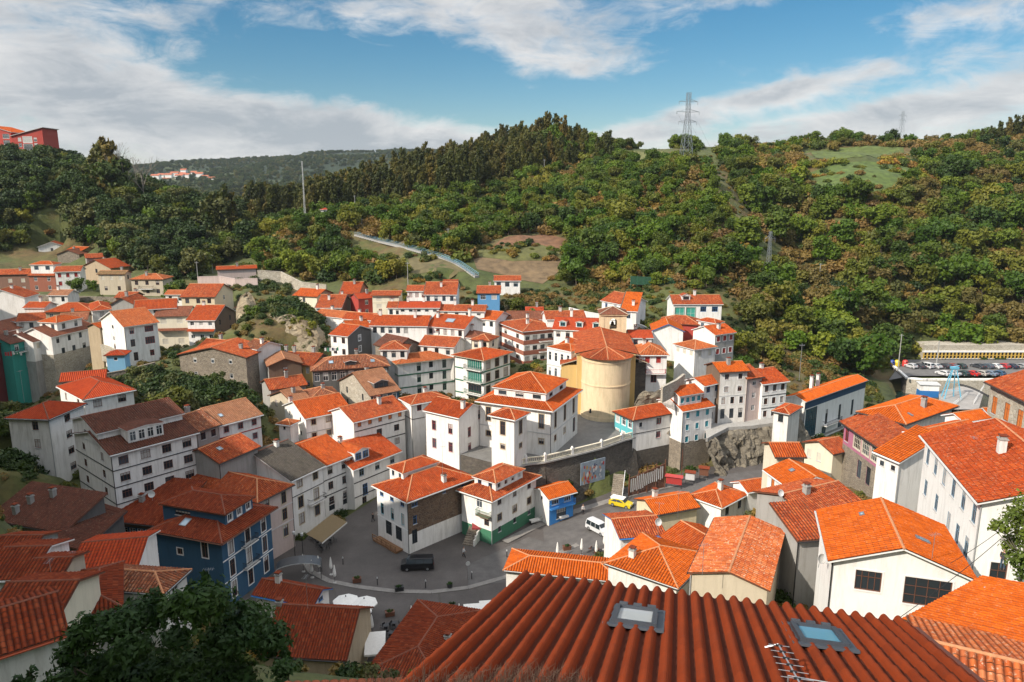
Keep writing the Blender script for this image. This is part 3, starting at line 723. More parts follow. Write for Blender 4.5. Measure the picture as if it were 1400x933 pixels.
# ---------------------------------------------------------------- the houses
H = house
BD = lambda *z, m=m_dk, hh=.12, f='lr': [(q, hh, m, f) for q in z]
def build_houses():
    # ---- upper left terrace, below the wood
    H('small white gabled house highest on the left slope, against the trees', 300, (52, 338), (40, 336), (89, 337), 5, 'G1', 'rust', WL='1x1 br', WR='1x1 wh')
    H('low stone shed with brown roof below the highest white gabled house', 285, (78, 348), (69, 346), (108, 348), 3.4, 'G1', 'brown', 'stone')
    H('tan stone gabled house with bright tiles behind the white house with red windows', 264, (112, 365), (97, 361), (151, 367), 6.5, 'G1', 'orange', 'tan', WR='1x1 dk')
    H('brown brick house with white shutters at the left edge, upper row', 250, (39, 375), (-14, 376), 7, 6.6, 'G1', 'rust', 'brickbrown', WL='3x1 sh t1.4 w1.3;3x1 wh t4.2')
    H('brick red house with a white attic and two windows, upper left row', 248, (75, 377), (39, 377), 7, 6.2, 'G1', 'rust', 'brick', WL='2x2 wh g2.9 w1.1', attic=dict(f=(.1, .95, .15, .8), h=3.6, w='white', WL='2x1 gy w1.5 h1.3', rm='orange'))
    H('white house with three dark red windows per floor, upper left row', 246, (109, 371), (75, 372), 7, 6.8, 'G1', 'rust', 'white', WL='3x2 rr w1.0')
    H('cream stone house with a mossy yellow green roof, upper left row', 240, (170, 375), (134, 375), (179, 372), 7, 'G1', 'mossy', 'beige', WL='3x1 sh;2x1 br t4', WR='1x1 dk')
    H('stone house with balcony and hipped roof right of the mossy roofed house', 238, (222, 382), (179, 382), 7, 5.6, 'HIP', 'orange', 'beige', WL='3x2 br w1.1', balc=[('l', .3, .75, 3.2)])
    H('white gable end with one grey window cut by the left edge', 214, (33, 407), (-30, 408), 8, 7, 'G2', 'rust', 'white', WL='2x1 gy a.5 w1.3')
    H('tan house under the broad hipped orange roof in the left cluster', 205, (124, 425), (62, 427), 9, 6, 'HIP', 'orange', 'tan', WL='4x1 wh')
    H('low house with small orange roof between white gable end and broad hipped roof', 208, (60, 421), (33, 421), 6, 5, 'G1', 'orange', 'white2')
    H('small house with orange roof and blue window left of the grey gable', 200, (126, 425), (118, 425), (152, 423), 6, 'HIP', 'orange', 'white2', WR='1x1 bl;1x1 br')
    H('grey plastered gable house with two white windows behind the big white gable house', 192, (152, 416), (146, 414), (182, 416), 7, 'G1', 'rust', 'grey', WR='2x1 wh t2', pitch=28)
    H('long house with glowing orange roof and row of small windows beside the grey gable', 192, (240, 421), (184, 424), 9, 6, 'G1', 'orange', 'white2', WL='5x1 br t.3 h.8')
    H('low shed with orange roof and white front above the long orange roof', 226, (252, 403), (226, 403), 5, 4.6, 'G1', 'orange', 'white', WL='2x1 dk')
    H('cream house of two floors beside the rocky knoll', 206, (293, 406), (248, 406), (318, 402), 6.2, 'G1', 'orange', 'cream', WL='3x2 br w1.1', WR='1x2 wh', bands=BD(3.0, m=m_sand, hh=.2, f='l'))
    H('cream house with brown roof and tiled canopy, left half of a pair', 189, (256, 432), (212, 433), 9, 10, 'G1', 'brown', 'cream2', WL='2x3 sh w1.4', pent=[('l', 3.3, 1.2)])
    H('white house with orange roof and brown stone side, right half of a pair', 186, (293, 438), (256, 438), (322, 428), 9, 'G1', 'orange', 'white', 'brown', WL='3x2 wh t.4 h1 g3.4', WR='2x2 dk', pent=[('l', 2.4, 1.2)])
    H('big white house with lit gable and red framed windows on the left slope', 165, (170, 447), (134, 438), (215, 441), 9.2, 'G2', 'orange', 'white', WL='1x2 dk h.8;1x1 br t5', WR='1x1 rd a.1 b.3;1x1 rd a.5 b.95 w2;1x1 br t3.2 a.1 b.3 h1.7;1x1 rd t3.1 a.5 b.95 w2.2 h1.7;1x1 br t6.3 a.15 b.35 h2 door;1x1 rd t6.3 a.6 b.9', pipe=True)
    H('tiny sky blue house with round window beside the big white gable house', 155, (170, 485), (145, 486), 3.4, 4.2, 'HIP', 'red', 'sky', WL='1x1 wh w.8 h.8 t.5')
    H('dark stone house with unplastered gable above the overgrown slope', 153, (336, 489), (245, 485), 10, 8.2, 'G2', 'rust', 'stone', WL='3x2 wh a.1 b.9 w.8 h1.1 g3.2', pitch=13)
    H('stone house with orange roof tucked behind the unplastered stone gable', 162, (330, 479), (272, 474), 6, 5, 'G1', 'orange', 'stone')
    H('long low stone house with orange roof on the terrace above the rocky knoll', 246, (350, 367), (297, 369), 4, 3.5, 'G1', 'orange', 'pink')
    H('small grey walled house with rust roof above the cream mossy house', 272, (140, 352), (118, 353), 6, 4, 'G1', 'rust', 'grey', WL='2x1 dk')
    H('tiny tan house with orange roof behind the low stone shed', 290, (112, 343), (92, 342), 6, 4, 'G1', 'orange', 'tan', WL='1x1 dk')
    H('ochre house squeezed between the terrace house and the big white gable house', 174, (136, 448), 4, (146, 446), 9, 'G2', 'orange', 'tan', WR='1x2 wh')
    H('white washed house with rust roof below the white gable end', 203, (62, 438), (22, 440), 8, 7, 'G1', 'rust', 'white2', WL='3x1 dk')
    H('low tan house with weathered roof in front of the hipped cluster', 194, (118, 437), (82, 439), 7, 6, 'G1', 'old', 'beige', WL='2x1 dk')
    H('narrow cream house with rust roof left of the brown roofed cream house', 196, (211, 428), (188, 429), 7, 8, 'G1', 'rust', 'cream2', WL='2x2 br')
    H('small stone house with orange roof below the cream house by the knoll', 190, (330, 470), (298, 466), 6, 6, 'G1', 'orange', 'stone', WL='2x1 dk')
    H('low white house with bright roof in front of the theatre wall', 132, (1078, 566), (1058, 562), 6, 6, 'HIP', 'orange', 'white2', WL='1x1 dk')
    H('white house with hipped roof filling the row behind the gallery house', 166, (556, 478), (520, 478), 7, 6, 'HIP', 'rust', 'white2', WL='3x1 dk')
    H('small white house with sand coloured tiles above the terrace stone wall, far left', 222, (92, 404), (66, 404), 6, 4, 'G1', 'tan', 'white2', WL='2x1 dk')
    H('low brick shed with rust roof between the mossy house and the long orange roof', 218, (182, 407), (158, 407), 6, 4, 'G1', 'rust', 'brickbrown', WL='2x1 wh')
    H('white house with old roof and one window beside the cream house of two floors', 212, (338, 424), (322, 421), 5, 4, 'G1', 'old', 'white2', WL='1x1 br')
    H('grey house with weathered roof left of the long rust roof with four chimneys', 158, (352, 478), (334, 474), 6, 5, 'G1', 'old', 'white', WL='2x1 br')
    H('narrow white house with rust roof between the teal and the cream houses, middle row', 203, (548, 421), (530, 421), 6, 4, 'G1', 'rust', 'white', WL='2x1 dk')
    H('little tan house with red roof above the patchy red roof behind the church', 205, (742, 428), (720, 428), 6, 4, 'G1', 'red', 'beige', WL='2x1 dk')
    # ---- left column of houses
    H('white terrace house with stone base and broad brown roof, left slope', 178, (70, 461), 10, (131, 447), 12, 'G2', 'brown', 'white', low='lstone', lowh=7.4, WR='4x1 dk w.9 t.5;3x1 dk t3.4 a.1 b.8', attic=dict(f=(.15, .7, .25, .8), h=2.9, typ='HIP', rm='orange', WR='2x1 dk', WL='2x1 dk'))
    H('narrow white and grey house between the green house and the stone based terrace', 177, (45, 468), 9, (70, 462), 16, 'G2', 'darkbrown', 'white', low='concrete', lowh=11, WR='2x1 sh;1x1 dk t5 a.4')
    H('emerald green house with laundry on its balcony at the left edge', 174, (14, 470), 9, (45, 463), 14, 'G2', 'darkbrown', 'teal', WR='2x1 wh w1.1 h1.7 t.6;1x1 wh t5.4 a.3', balc=[('r', .05, .95, 2.6)])
    H('maroon house cut by the left edge below the brown roof', 172, (-12, 473), 6, (14, 466), 14, 'G2', 'darkbrown', 'maroon', WR='1x2 wh g3.6 a.4')
    H('long old brown roofed house with white dormer behind the emerald green house', 188, (-20, 461), 10, (58, 441), 8, 'G2', 'brown', 'white2', dorm=[('r', .75, 4, 1.3, .6, 'wh', 'rust', 'white', .4, 3, 2)])
    # ---- middle distance, between the knoll and the church
    H('cream house with bright roof and brown gable, nearest the rocky knoll', 216, (433, 406), (401, 404), (455, 402), 5.5, 'G1', 'orange', 'cream2', 'tan', WL='2x1 br a.4 w1', chim=[(.3, .5)])
    H('white and teal house with dark gable below the cream house by the knoll', 208, (466, 421), (432, 421), (492, 414), 5, 'G1', 'rust', 'white', 'brown', WL='4x1 dk', chim=[(.6, .3), (.2, .6)])
    H('salmon house with orange roof and two windows, middle row', 223, (490, 402), (464, 402), (504, 399), 5, 'G1', 'orange', 'terra', WL='2x1 sh')
    H('small bright red house between the salmon and the tan houses', 214, (512, 407), (490, 409), 6, 6, 'G1', 'red', 'red', WL='1x2 wh')
    H('tan block with flat eaves and white blinds, middle row', 211, (545, 404), (509, 404), 7, 6.5, 'G1', 'rust', 'cream2', WL='2x3 sh w1.5 g2.1 h1.2', pitch=12, ov=.6, bands=BD(2.2, m=m_sand, f='l'))
    H('narrow white house with red balcony left of the white two storey house', 213, (583, 398), (557, 398), 6, 6.2, 'G1', 'rust', 'white', WL='3x2 rd g2.7', balc=[('l', .05, .95, 4.6, .9, m_red)])
    H('white two storey house with a row of four upper windows, middle row', 210, (623, 403), (580, 403), (631, 401), 5.8, 'G1', 'rust', 'white', WL='4x2 gy', chim=[(.5, .3)])
    H('blue house with orange roof by the blue stairs', 212, (683, 401), (653, 401), (693, 396), 4.4, 'G1', 'rust', 'bluewall', WL='2x1 wh w1.6')
    H('small white house above the blue house near the stairs', 229, (711, 384), (676, 384), 6, 3.8, 'G1', 'orange', 'white', WL='3x1 gy w1.4')
    H('tiny white hut with flat roof beside the terraced garden wall', 236, (624, 387), (606, 387), 4, 3, 'S1', 'rust', 'white', pitch=6, WL='1x1 dk')
    H('long low white house with thin red roof, left of two in line', 198, (600, 421), (545, 421), 6, 4, 'G1', 'red', 'white', WL='5x1 dk h.6', chim=[(.4, .5), (.8, .5)])
    H('long low white house with orange roof, right of two in line', 197, (662, 426), (602, 425), 6, 4, 'G1', 'rust', 'white', WL='4x1 dk h.6', chim=[(.3, .5), (.7, .5)])
    H('long white house with orange roof and two chimneys behind the apartment blocks', 179, (583, 446), (507, 445), 9, 6, 'G1', 'orange', 'white', WL='5x1 dk a.3', chim=[(.25, .4, 1.5), (.9, .5)])
    H('white gabled house with skylight continuing the long orange roof', 177, (634, 450), (584, 446), (660, 442), 6.5, 'G1', 'orange', 'white', WL='5x1 dk', chim=[(.1, .5, 1.6), (.9, .35)], sky=[(.5, .25, 2.2, 1.6)])
    H('white house hung with laundry and with a dark stone side', 171, (475, 460), (452, 460), (507, 451), 8.4, 'G1', 'orange', 'white', 'dgrey', WL='2x3 br', WR='1x2 ws')
    H('white house behind the laundry house with roof glowing orange', 181, (506, 447), (478, 450), 7, 6, 'G1', 'orange', 'white2')
    H('white walled house with low roof below the white and teal house', 192, (478, 436), (430, 431), 6, 5, 'G1', 'orange', 'white')
    H('small white house with orange roof under the tan block', 187, (508, 438), (470, 436), 6, 5, 'G1', 'orange', 'white2')
    H('stone gabled barn with dark weathered red roof right of the laundry house', 168, (541, 477), (513, 458), (574, 470), 5, 'G1', 'darkbrown', 'stone', pitch=26)
    H('old house with patchy orange roof behind the green trimmed apartments', 170, (620, 475), (574, 472), 8, 5, 'G1', 'rust', 'white2', WL='3x1 dk')
    H('brown roofed house beside the patchy orange roof, white wall to the right', 176, (655, 463), (622, 460), 6, 5, 'HIP', 'brown', 'white2', WL='2x1 dk', chim=[(.5, .5)])
    H('bright roofed white gable house right of the long orange roofs', 195, (677, 438), (656, 436), (697, 431), 5, 'G1', 'orange', 'white', WL='2x1 dk')
    H('small cream hipped house with two dark windows left of the banded apartments', 168, (668, 466), (645, 464), (680, 461), 5, 'HIP', 'rust', 'cream2', WL='2x1 dk', WR='1x1 dk')
    H('house with long rust roof and four chimneys behind the yellow tower house', 162, (427, 496), (352, 492), (446, 481), 9, 'G1', 'rust', 'brown', WL='1x1 os w.9', chim=[(.1, .5), (.45, .5), (.6, .5), (.9, .5)], dorm=[('l', .45, 3, .9, .5, 'dk', 'rust', 'brown', .3, 2, 2)])
    H('narrow yellow house front below the long rust roof with four chimneys', 157, (427, 500), (413, 499), 4, 9, 'S1', 'rust', 'yellow', WL='1x2 wh w.8 g3')
    H('grey stone house with tawny gable roof, left of the long gallery house', 153, (367, 501), (339, 493), (412, 497), 9, 'G1', 'tan', 'grey', 'brown', WL='2x2 dk', WR='1x2 dk')
    H('gallery house with long white windows under a weathered brown roof', 158, (531, 500), (427, 507), 9, 6.5, 'HIP', 'old', 'dgrey', WL='9x1 wh w1.1 h1.9 t.6', sky=[(.2, .2, .8, 1), (.75, .25, .9, 1)], dorm=[('l', .5, 2.4, .8, .8, 'dk', 'old', 'dgrey', .3, 2, 1)])
    H('white apartment wing with green bands and light orange hipped roof', 164, (544, 497), (530, 491), (621, 488), 10, 'HIP', 'orange', 'white', WL='1x3 gn', WR='1x3 gn a.3 b.42 h2.2 t.2;1x3 dk a.5 b.65;1x3 gn a.75 b.88 h2.2 t.2', bands=BD(3.0, 6.0, m=m_green, hh=.3), fascia=m_sand, ov=.7, pitch=16)
    H('apartment block with green glazed balconies and tall brown windows', 161, (661, 492), (622, 485), (697, 486), 13, 'HIP', 'orange', 'white', WL='1x1 gg a.02 b.6 w6 h2 t.5 q7/1;1x1 gg a.02 b.6 w6 h2 t3.4 q7/1;1x1 br a.02 b.6 w6 h2 t6.3 q5/1;1x1 gn a.02 b.6 w6 h2 t9.2 q5/1', WR='3x4 bs w1.5 h2 g2.95', bands=BD(2.9, 5.85, 8.8, m=m_green, hh=.3), fascia=m_sand, ov=.7, pitch=16, balc=[('l', .03, .62, 2.7), ('l', .03, .62, 5.6, .9, m_green), ('l', .03, .62, 8.5, .9, m_green)], chim=[(.55, .5, 1.5)])
    H('stone gabled house with brown roof, blue lower floor and roof dormer', 143, (507, 541), (464, 521), (545, 535), 8, 'G2', 'tan', 'lstone', 'blue', WL='2x2 dk w.7', WR='3x1 ws t.5 h1.4 w.9;2x1 bl t3.6', dorm=[('r', .5, 3.2, 1.2, 1.5, 'dk', 'tan', 'dgrey', .5, 3, 3)], pitch=24)
    H('low house with glowing orange patched roof left of the stone gabled house', 151, (418, 526), (370, 533), 7, 6, 'G1', 'orange', 'grey')
    H('low stone house with rough brown hipped roof behind the white bright gable house', 146, (464, 541), (425, 546), 7, 6, 'HIP', 'old', 'lstone')
    H('cream stone gabled house with dusty brown roof left of the white bright gable', 141, (403, 553), (369, 541), (425, 550), 7.5, 'G2', 'tan', 'beige', WL='1x1 br a.5')
    H('white house with sunlit gable and two rows of brown windows above the street', 133, (418, 572), (389, 560), (478, 560), 9.5, 'G2', 'orange', 'white', WL='2x2 dk w.6 h.9', WR='3x2 bs w.9 h1.1', bands=BD(3.0, m=m_grey, f='r'), chim=[(.9, .1)])
    H('tiny white lean-to with tiled cap against the sunlit white gable', 131, (396, 581), (381, 579), 2.5, 5, 'HIP', 'orange', 'white', WL='1x1 dk w.5 h.6')
    H('white house with half shaded orange roof and small square windows over bigger ones', 130, (484, 577), 9, (553, 560), 9.6, 'G2', 'orange', 'white', WR='5x1 os w.8 h.9 t.3;2x2 bw w1.2 h1.3 t2.6 a.3', bands=BD(2.0, 4.9, m=m_dk, f='r', hh=.16))
    H('tall white house with weathered hip roof left of the lit school wing', 137, (563, 553), (548, 541), (612, 544), 14, 'HIP', 'rust', 'white', WR='1x1 rd t.4 a.1 b.3 h1.2;2x1 rd t.4 a.4 b.9 h1.2;1x1 br t3.6 a.3 b.6 w1.3 h2.4;1x1 br t7 a.3 b.6 w1.3 h2.4', bands=BD(3.1, m=m_dk, f='lr'))
    H('white gabled wing with red paired windows left of the big white hall', 123, (627, 571), (582, 561), (662, 562), 9, 'G1', 'orange', 'white', WL='2x2 rs w.9 h1.8 t1.6 g3.4', WR='1x1 rd t.2 a.6 w.8 h1.7;1x2 rd t2.6 a.2 b.6 w.9 h1.8 g3', chim=[(.1, .3, 1.2)])
    # ---- the street row on the left of the square
    H('pinkish house with vast weathered hip roof behind the blue house', 101, (352, 686), 24, (398, 663), 10.6, 'HIP', 'rust', 'pink', WR='2x4 bs w1 h1.9 g2.75 t.5', bands=BD(2.9, 5.7, m=m_lgrey, f='r'), pitch=24)
    H('white house under the dark slate coloured roof, awning over its door', 110, (398, 657), 16, (441, 637), 10.2, 'G2', 'slate', 'white', WR='2x1 bs w1.1 h1.3;2x1 bs t3.4 w1.1 h2;2x1 bs t6.4 w1.1 h1.8', bands=BD(3.0, m=m_dk, f='r'), balc=[('r', .45, .95, 5.6)])
    H('white house with orange roof between slate roof and dormer house', 118, (441, 638), 13, (479, 623), 9.2, 'G2', 'orange', 'white', WR='2x3 br w1.1 h1.4 g2.8;2x1 dk t7 w1.3 h1.6 door', low='white', lowh=2.4, bands=BD(2.75, 5.6, m=m_dk, f='r', hh=.16), pipe=True)
    H('white house with large white dormer and blue door ending the street row', 121, (483, 642), 13, (546, 617), 7.4, 'G2', 'orange', 'white', WR='3x1 gy w1.1 h1.3 t.5;1x1 bl t3.5 a.1 b.35 w1.2 h2.2;1x1 bl t3.3 a.75 b.98 w1.2 h1.5;1x1 br t5.9 a.05 b.35 h2.2 door;2x1 dk t5.9 a.4 w1.2 h2.2 door', bands=BD(2.7, 5.4, m=m_dk, f='r', hh=.16), dorm=[('r', .28, 3.4, 1.7, 1.2, 'bl', 'orange', 'white', .5, 5, 2)])
    H('white fronted corner house with rubble side wall and tower attic on the square', 104.7, (557, 684), (515, 661), (645, 652), 9.0, 'HIP', 'orange', 'clean', 'rubble', WL='3x1 bl w1 h1.2 t.3;3x1 tl w.8 h1.9 t2.7;2x1 dk t5.3 w1.6 h2.3 a.15 b.8 door', WR='1x1 bl w1.1 h1.2 t.3 b.2;1x1 bl t3.0 b.2 w.7;2x1 bl t.2 h.9 a.4 w.6;1x1 dk t5.3 b.18 h2.3 door;1x1 dk t4.6 a.75 w.7', low='white', lowh=3.2, attic=dict(f=(.55, 1, .2, .72), h=2.4, w='clean', WL='2x1 gy w.7 h.9 t.4'), chim=[(.1, .6, 1.0)], pipe=True, pitch=22, ov=.6, bands=BD(5.15, m=m_white, f='l'))
    H('white and green house on the square with attic lantern and enclosed balcony', 107.7, (672, 682), (631, 671), (733, 650), 7.9, 'HIP', 'orange', 'white', WR='3x1 br w1.0 h1.2 t.5;3x1 bs w1.1 h1.2 t3.3;3x1 dk w.7 h.9 t5.5', WL='1x1 wh a.25 b.55 w1.2 h1.6 t.6;1x1 bw a.02 b.3 t3.8 h1.1', low='green', lowh=2.3, attic=dict(f=(.1, .8, .15, .75), h=1.9, w='white', WR='4x1 ws w.8 h.9 t.3', WL='2x1 bl w.8 t.3 h.9'), balc=[('l', .0, .42, 3.2, .9, m_green, 'brown')], ov=.7)
    H('small shop house with blue shopfront below the retaining wall', 113.5, (751, 681), (731, 666), (784, 672), 4.4, 'G2', 'bright', 'white', 'vivid', WL='1x1 dk w.5 h.6', WR='2x1 wh w1.4 h1.0 t.5;1x1 dk t2.4 w2 h1.8', balc=[('r', 0, 1, 2.0, .7, m_blue, 'vivid')], ov=.5)
    # ---- hall, church quarter
    H('big white hall with two tier hipped roof on the church terrace', 122, (753, 560), (656, 547), (800, 539), 8.3, 'HIP', 'orange', 'white', 'white2', WL='4x1 bs w1 h2.6 t1.1;4x1 bs w1 h1 t5.6', WR='3x1 bs w1 h2.9 t1.1;2x1 bs w1 h1.1 t5.4 b.66;1x1 br t5 a.72 w1.2 h2.8 door', attic=dict(f=(.12, .85, .12, .85), h=2.3, w='white', WL='3x1 dk w1.6 h.7 t.5', WR='2x1 dk w1.6 h.7 t.5', pitch=22), ov=.7, bands=BD(4.6, m=m_lgrey, hh=.2) , pitch=20)
    H('small white hipped wing in front of the big white hall', 116, (703, 573), (672, 567), (720, 567), 6.6, 'HIP', 'orange', 'white', 'white2', WL='1x1 bs w1 h2.4 t.8;1x1 bs w.9 h.9 t4.8', WR='1x1 bs w1 h2.4 t.8;1x1 bs w.9 h.9 t4.8', ov=.5)
    H('white house with red windows, teal side gallery and grey base above the road', 132, (866, 574), (841, 561), (933, 562), 11, 'HIP', 'orange', 'tealwhite', 'white', WL='3x2 ws w1.1', WR='1x1 wh w.8 h1 t.8 b.3;2x2 rs a.35 w1.1 h1.3', low='dstone', lowh=4.6, bands=BD(2.9, m=m_dk, f='r'), pitch=22)
    H('white house with three rows of teal shutters and set back top floor', 133, (934, 562), 8, (974, 555), 12, 'G2', 'orange', 'white', WR='3x3 ts w.8 h1.15 g2.4', low='stone', lowh=5.6, attic=dict(f=(.15, .8, 0, .75), h=2.6, typ='G2', w='white', WR='4x1 ts w.8 h1'), chim=[])
    H('narrow white house with bright blue windows and sunlit gable', 138, (963, 527), (938, 520), (986, 525), 9, 'G2', 'orange', 'white', WL='1x1 bl', WR='2x1 bl h1.2;2x1 bw t3.2;1x1 dk t6', ov=.5)
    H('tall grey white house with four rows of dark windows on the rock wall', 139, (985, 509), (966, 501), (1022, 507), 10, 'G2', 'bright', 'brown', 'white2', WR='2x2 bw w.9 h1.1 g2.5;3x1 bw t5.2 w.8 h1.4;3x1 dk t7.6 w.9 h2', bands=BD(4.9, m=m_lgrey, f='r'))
    H('narrow pinkish house right of the tall grey white house', 140, (1022, 518), 8, (1042, 515), 9, 'G2', 'rust', 'pink', WR='1x3 wh w.9 h1.1 g2.6')
    H('white house with dark windows in three rows left of the blue theatre', 141, (1043, 525), 9, (1076, 521), 8.6, 'G2', 'orange', 'clean', WR='3x3 bw w.9 h1.3 g2.6', bands=BD(2.6, 5.2, m=m_dk, f='r'))
    H('theatre with blue glazed front and vast orange roof below the hillside', 146, (1101, 549), (1075, 532), (1184, 520), 10, 'G2', 'bright', 'white2', 'clean', WR='1x1 bb a.0 b.22 w6 h6.5 t2 q6/5;3x1 dk a.25 b.9 w1 h3.6 t3.6;3x1 bb t7.4 a.2 w1.8 h1.8', bands=[(.9, 1.7, 'navy', 'r'), (9.2, .5, 'grey', 'r')], balc=[('r', .3, .55, 7.0, 1.1)], chim=[(.9, .35, 2.6), (.9, .45, 2.6)], pitch=20)
    H('white house with red windows and hipped roof beside the church apse', 148, (912, 485), (874, 485), (918, 481), 8.5, 'HIP', 'orange', 'white', WL='2x1 rr w1 h1.3 a.1 b.9;1x1 rd t4 a.3 b.6 w1.2 h2 door', balc=[('l', .05, .75, 4.0, .9, m_red)], pitch=26)
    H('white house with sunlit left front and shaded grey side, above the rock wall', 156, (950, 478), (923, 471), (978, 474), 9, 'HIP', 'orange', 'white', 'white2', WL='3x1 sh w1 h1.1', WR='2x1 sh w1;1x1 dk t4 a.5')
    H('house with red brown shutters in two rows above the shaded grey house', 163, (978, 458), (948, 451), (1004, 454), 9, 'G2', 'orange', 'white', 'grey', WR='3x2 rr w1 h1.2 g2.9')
    H('white gable front with blue trim under a bright orange roof', 168, (934, 453), (893, 452), (946, 449), 6.5, 'G2', 'bright', 'white', WR='2x1 wh', fascia=m_blue, pitch=24)
    H('house with red orange hipped roof behind the blue trimmed gable', 177, (955, 444), (902, 441), 7, 4.4, 'HIP', 'rust', 'red', ov=.5)
    H('double house with blue windows and green glazed porch below the hill', 195, (987, 416), (921, 416), (1005, 411), 6.6, 'G1', 'rust', 'white', WL='2x1 bl w1.6 a.02 b.5 t.7;2x1 gg a.52 b.98 w2.4 h3 t1 q2/2', WR='1x1 br', dorm=[('l', .72, 2.2, 1.2, 1.6, 'br', 'rust', 'white', .5, 3, 1)], chim=[(.5, .5)], pitch=24)
    H('little white house with orange hipped roof under the large double house', 173, (978, 442), (955, 438), (988, 438), 4, 'HIP', 'orange', 'white', WL='2x1 gy')
    H('white house with old weathered roof left of the brightest orange roof', 190, (848, 416), (823, 411), 9, 5.5, 'G1', 'rust', 'white', WL='2x1 bl', pitch=24)
    H('white house with the brightest orange roof and thatched shelter by the hill', 181, (870, 426), (849, 425), 9, 5, 'S1', 'bright', 'white', WL='1x1 gy', pitch=20)
    H('apartment block of brick and white bands behind the hall', 185, (716, 453), (680, 448), (767, 448), 15, 'HIP', 'rust', 'white', WL='2x5 br w1.6 h1.2 g2.75 t1.3', WR='5x5 dk w1.3 h1.2 g2.75 t1.3', bands=[(.55, 1.1, 'brick', 'lr')] + [(3.1 + 2.75 * i, 1.15, 'brick', 'lr') for i in range(5)], pitch=14, ov=.7, chim=[(.3, .3), (.6, .5)], balc=[('r', .4, .75, 3.2 + 2.75 * i, .9) for i in range(4)])
    H('white house with three white dormers on a red roof behind the church', 175, (822, 453), (757, 450), 9, 6, 'G1', 'red', 'white', WL='5x1 br', dorm=[('l', f, 1.7, 1.3, .8, 'tl', 'red', 'white', .3, 3, 1) for f in (.12, .47, .82)], chim=[(.7, .6, 2)], pitch=26)
    H('house with brown grey roof behind the banded apartment block', 200, (745, 437), (694, 437), 9, 5, 'G1', 'brown', 'white2', WL='3x1 dk', pitch=18)
    H('house with patchy red roof above the three dormer house', 190, (800, 436), (748, 437), 8, 5, 'G1', 'rust', 'white', WL='2x1 wh', pitch=20)
    H('low white house with red tiled roof right of the belfry', 166, (891, 462), (862, 462), 6, 5, 'G1', 'red', 'white', WL='2x1 rd w1 h1.4')
    H('ornate white stone house with three tall windows beside the church', 150, (781, 482), (748, 475), 6, 10, 'HIP', 'orange', 'clean', pitch=14, ov=.1, WL='4x2 ws w.8 h1.9 g3.4 t.8', bands=[(.1, .5, m_lgrey, 'lr'), (3.7, .3, m_lgrey, 'lr')])
    H('small orange roofed annex between the ornate house and the church', 156, (787, 476), (768, 470), 5, 9, 'G1', 'orange', 'cream')
    # ---- right side
    H('cream gabled house with two small windows left of the gallery house', 103, (1139, 620), (1101, 605), (1163, 613), 6.5, 'G2', 'orange', 'cream2', WL='2x1 sh w.8 h1.3 t.8 a.3')
    H('gallery house with glazed white windows under a vast orange hipped roof', 100, (1236, 577), (1180, 545), (1302, 554), 7.5, 'HIP', 'bright', 'purple', 'white', WL='4x1 pn w3.1 h2.3 t.5 q5/3', chim=[(.2, .55, 1.2)], ov=.7, pitch=19, sky=[(.1, .2, .7, .25)])
    H('lower stone wing of the gallery house with glazed upper floor', 94, (1204, 610), (1155, 577), (1241, 593), 8.6, 'S1', 'orange', 'purple', 'white', WL='3x1 pn w2.5 h2.2 t.5 a0 b.72 q4/3;1x1 rd a.8 w1 h2.2;2x1 dk t4 a.1 b.6 w1.1 h2.6 door', low='stone', lowh=5.3, pitch=20, ov=.6)
    H('low white house with shed roof below the long white house', 79, (1230, 631), (1200, 613), (1281, 623), 8.5, 'S1', 'bright', 'white', WL='2x1 dk w.6 h.6 t.8', pitch=22)
    H('white house under broad flat orange roof behind the long white house', 86, (1268, 600), (1240, 588), (1335, 585), 6, 'G2', 'orange', 'white', WL='2x1 gy w.7 h.9', pitch=19)
    H('little white gable with coarse orange tiles behind the broad flat orange roof', 92, (1318, 576), (1293, 564), (1350, 571), 5, 'G2', 'bright', 'white', pitch=24)
    H('little white hut with coarse tiles beside the stone house at the right edge', 97, (1353, 566), (1340, 560), (1366, 562), 4, 'G2', 'bright', 'white', pitch=22)
    H('long white house with grey shuttered windows climbing the right slope', 58, (1343, 686), (1266, 597), 13, 8.2, 'G1', 'orange', 'clean', WL='6x1 gy w1 h1.7 t.9;3x1 gy a.05 b.5 w1 h1.9 t4.3;2x1 gy a.55 w1 h1.7 t4.2', chim=[(.52, .32, 1.3)], ov=.5, pitch=19, WR='1x1 bw a.05 b.25 t5.4 h2.4 w1.3 door')
    H('stone house with orange shutters at the right edge', 88, (1408, 549), (1355, 523), 9, 8, 'G1', 'orange', 'lstone', WL='3x1 os w1.2 h2.4 t1.6', sky=[(.25, .3, 1.0, 1.2)], ov=.6, pitch=20)
    H('white gabled house with bright roof and skylight left of the old sheds', 88, (1081, 666), (1050, 637), (1143, 661), 8, 'G1', 'bright', 'white', WL='2x2 os w.8 h1.3 g2.4 t.7', sky=[(.55, .3, .6, .5)], pitch=20, ov=.5)
    H('small house with red orange roof behind the white gabled house with skylight', 95, (1098, 624), (1062, 624), 5, 6, 'G1', 'orange', 'cream2')
    H('long old shed with cracked red tiles beside the big white veranda house', 76, (1106, 709), 8, (1180, 690), 8, 'G2', 'rust', 'grey', pitch=17)
    H('lower shed with rough stone pillar wall beside the big white veranda house', 66, (1092, 738), 5, (1130, 735), 8, 'S2', 'rust', 'concrete', pitch=14)
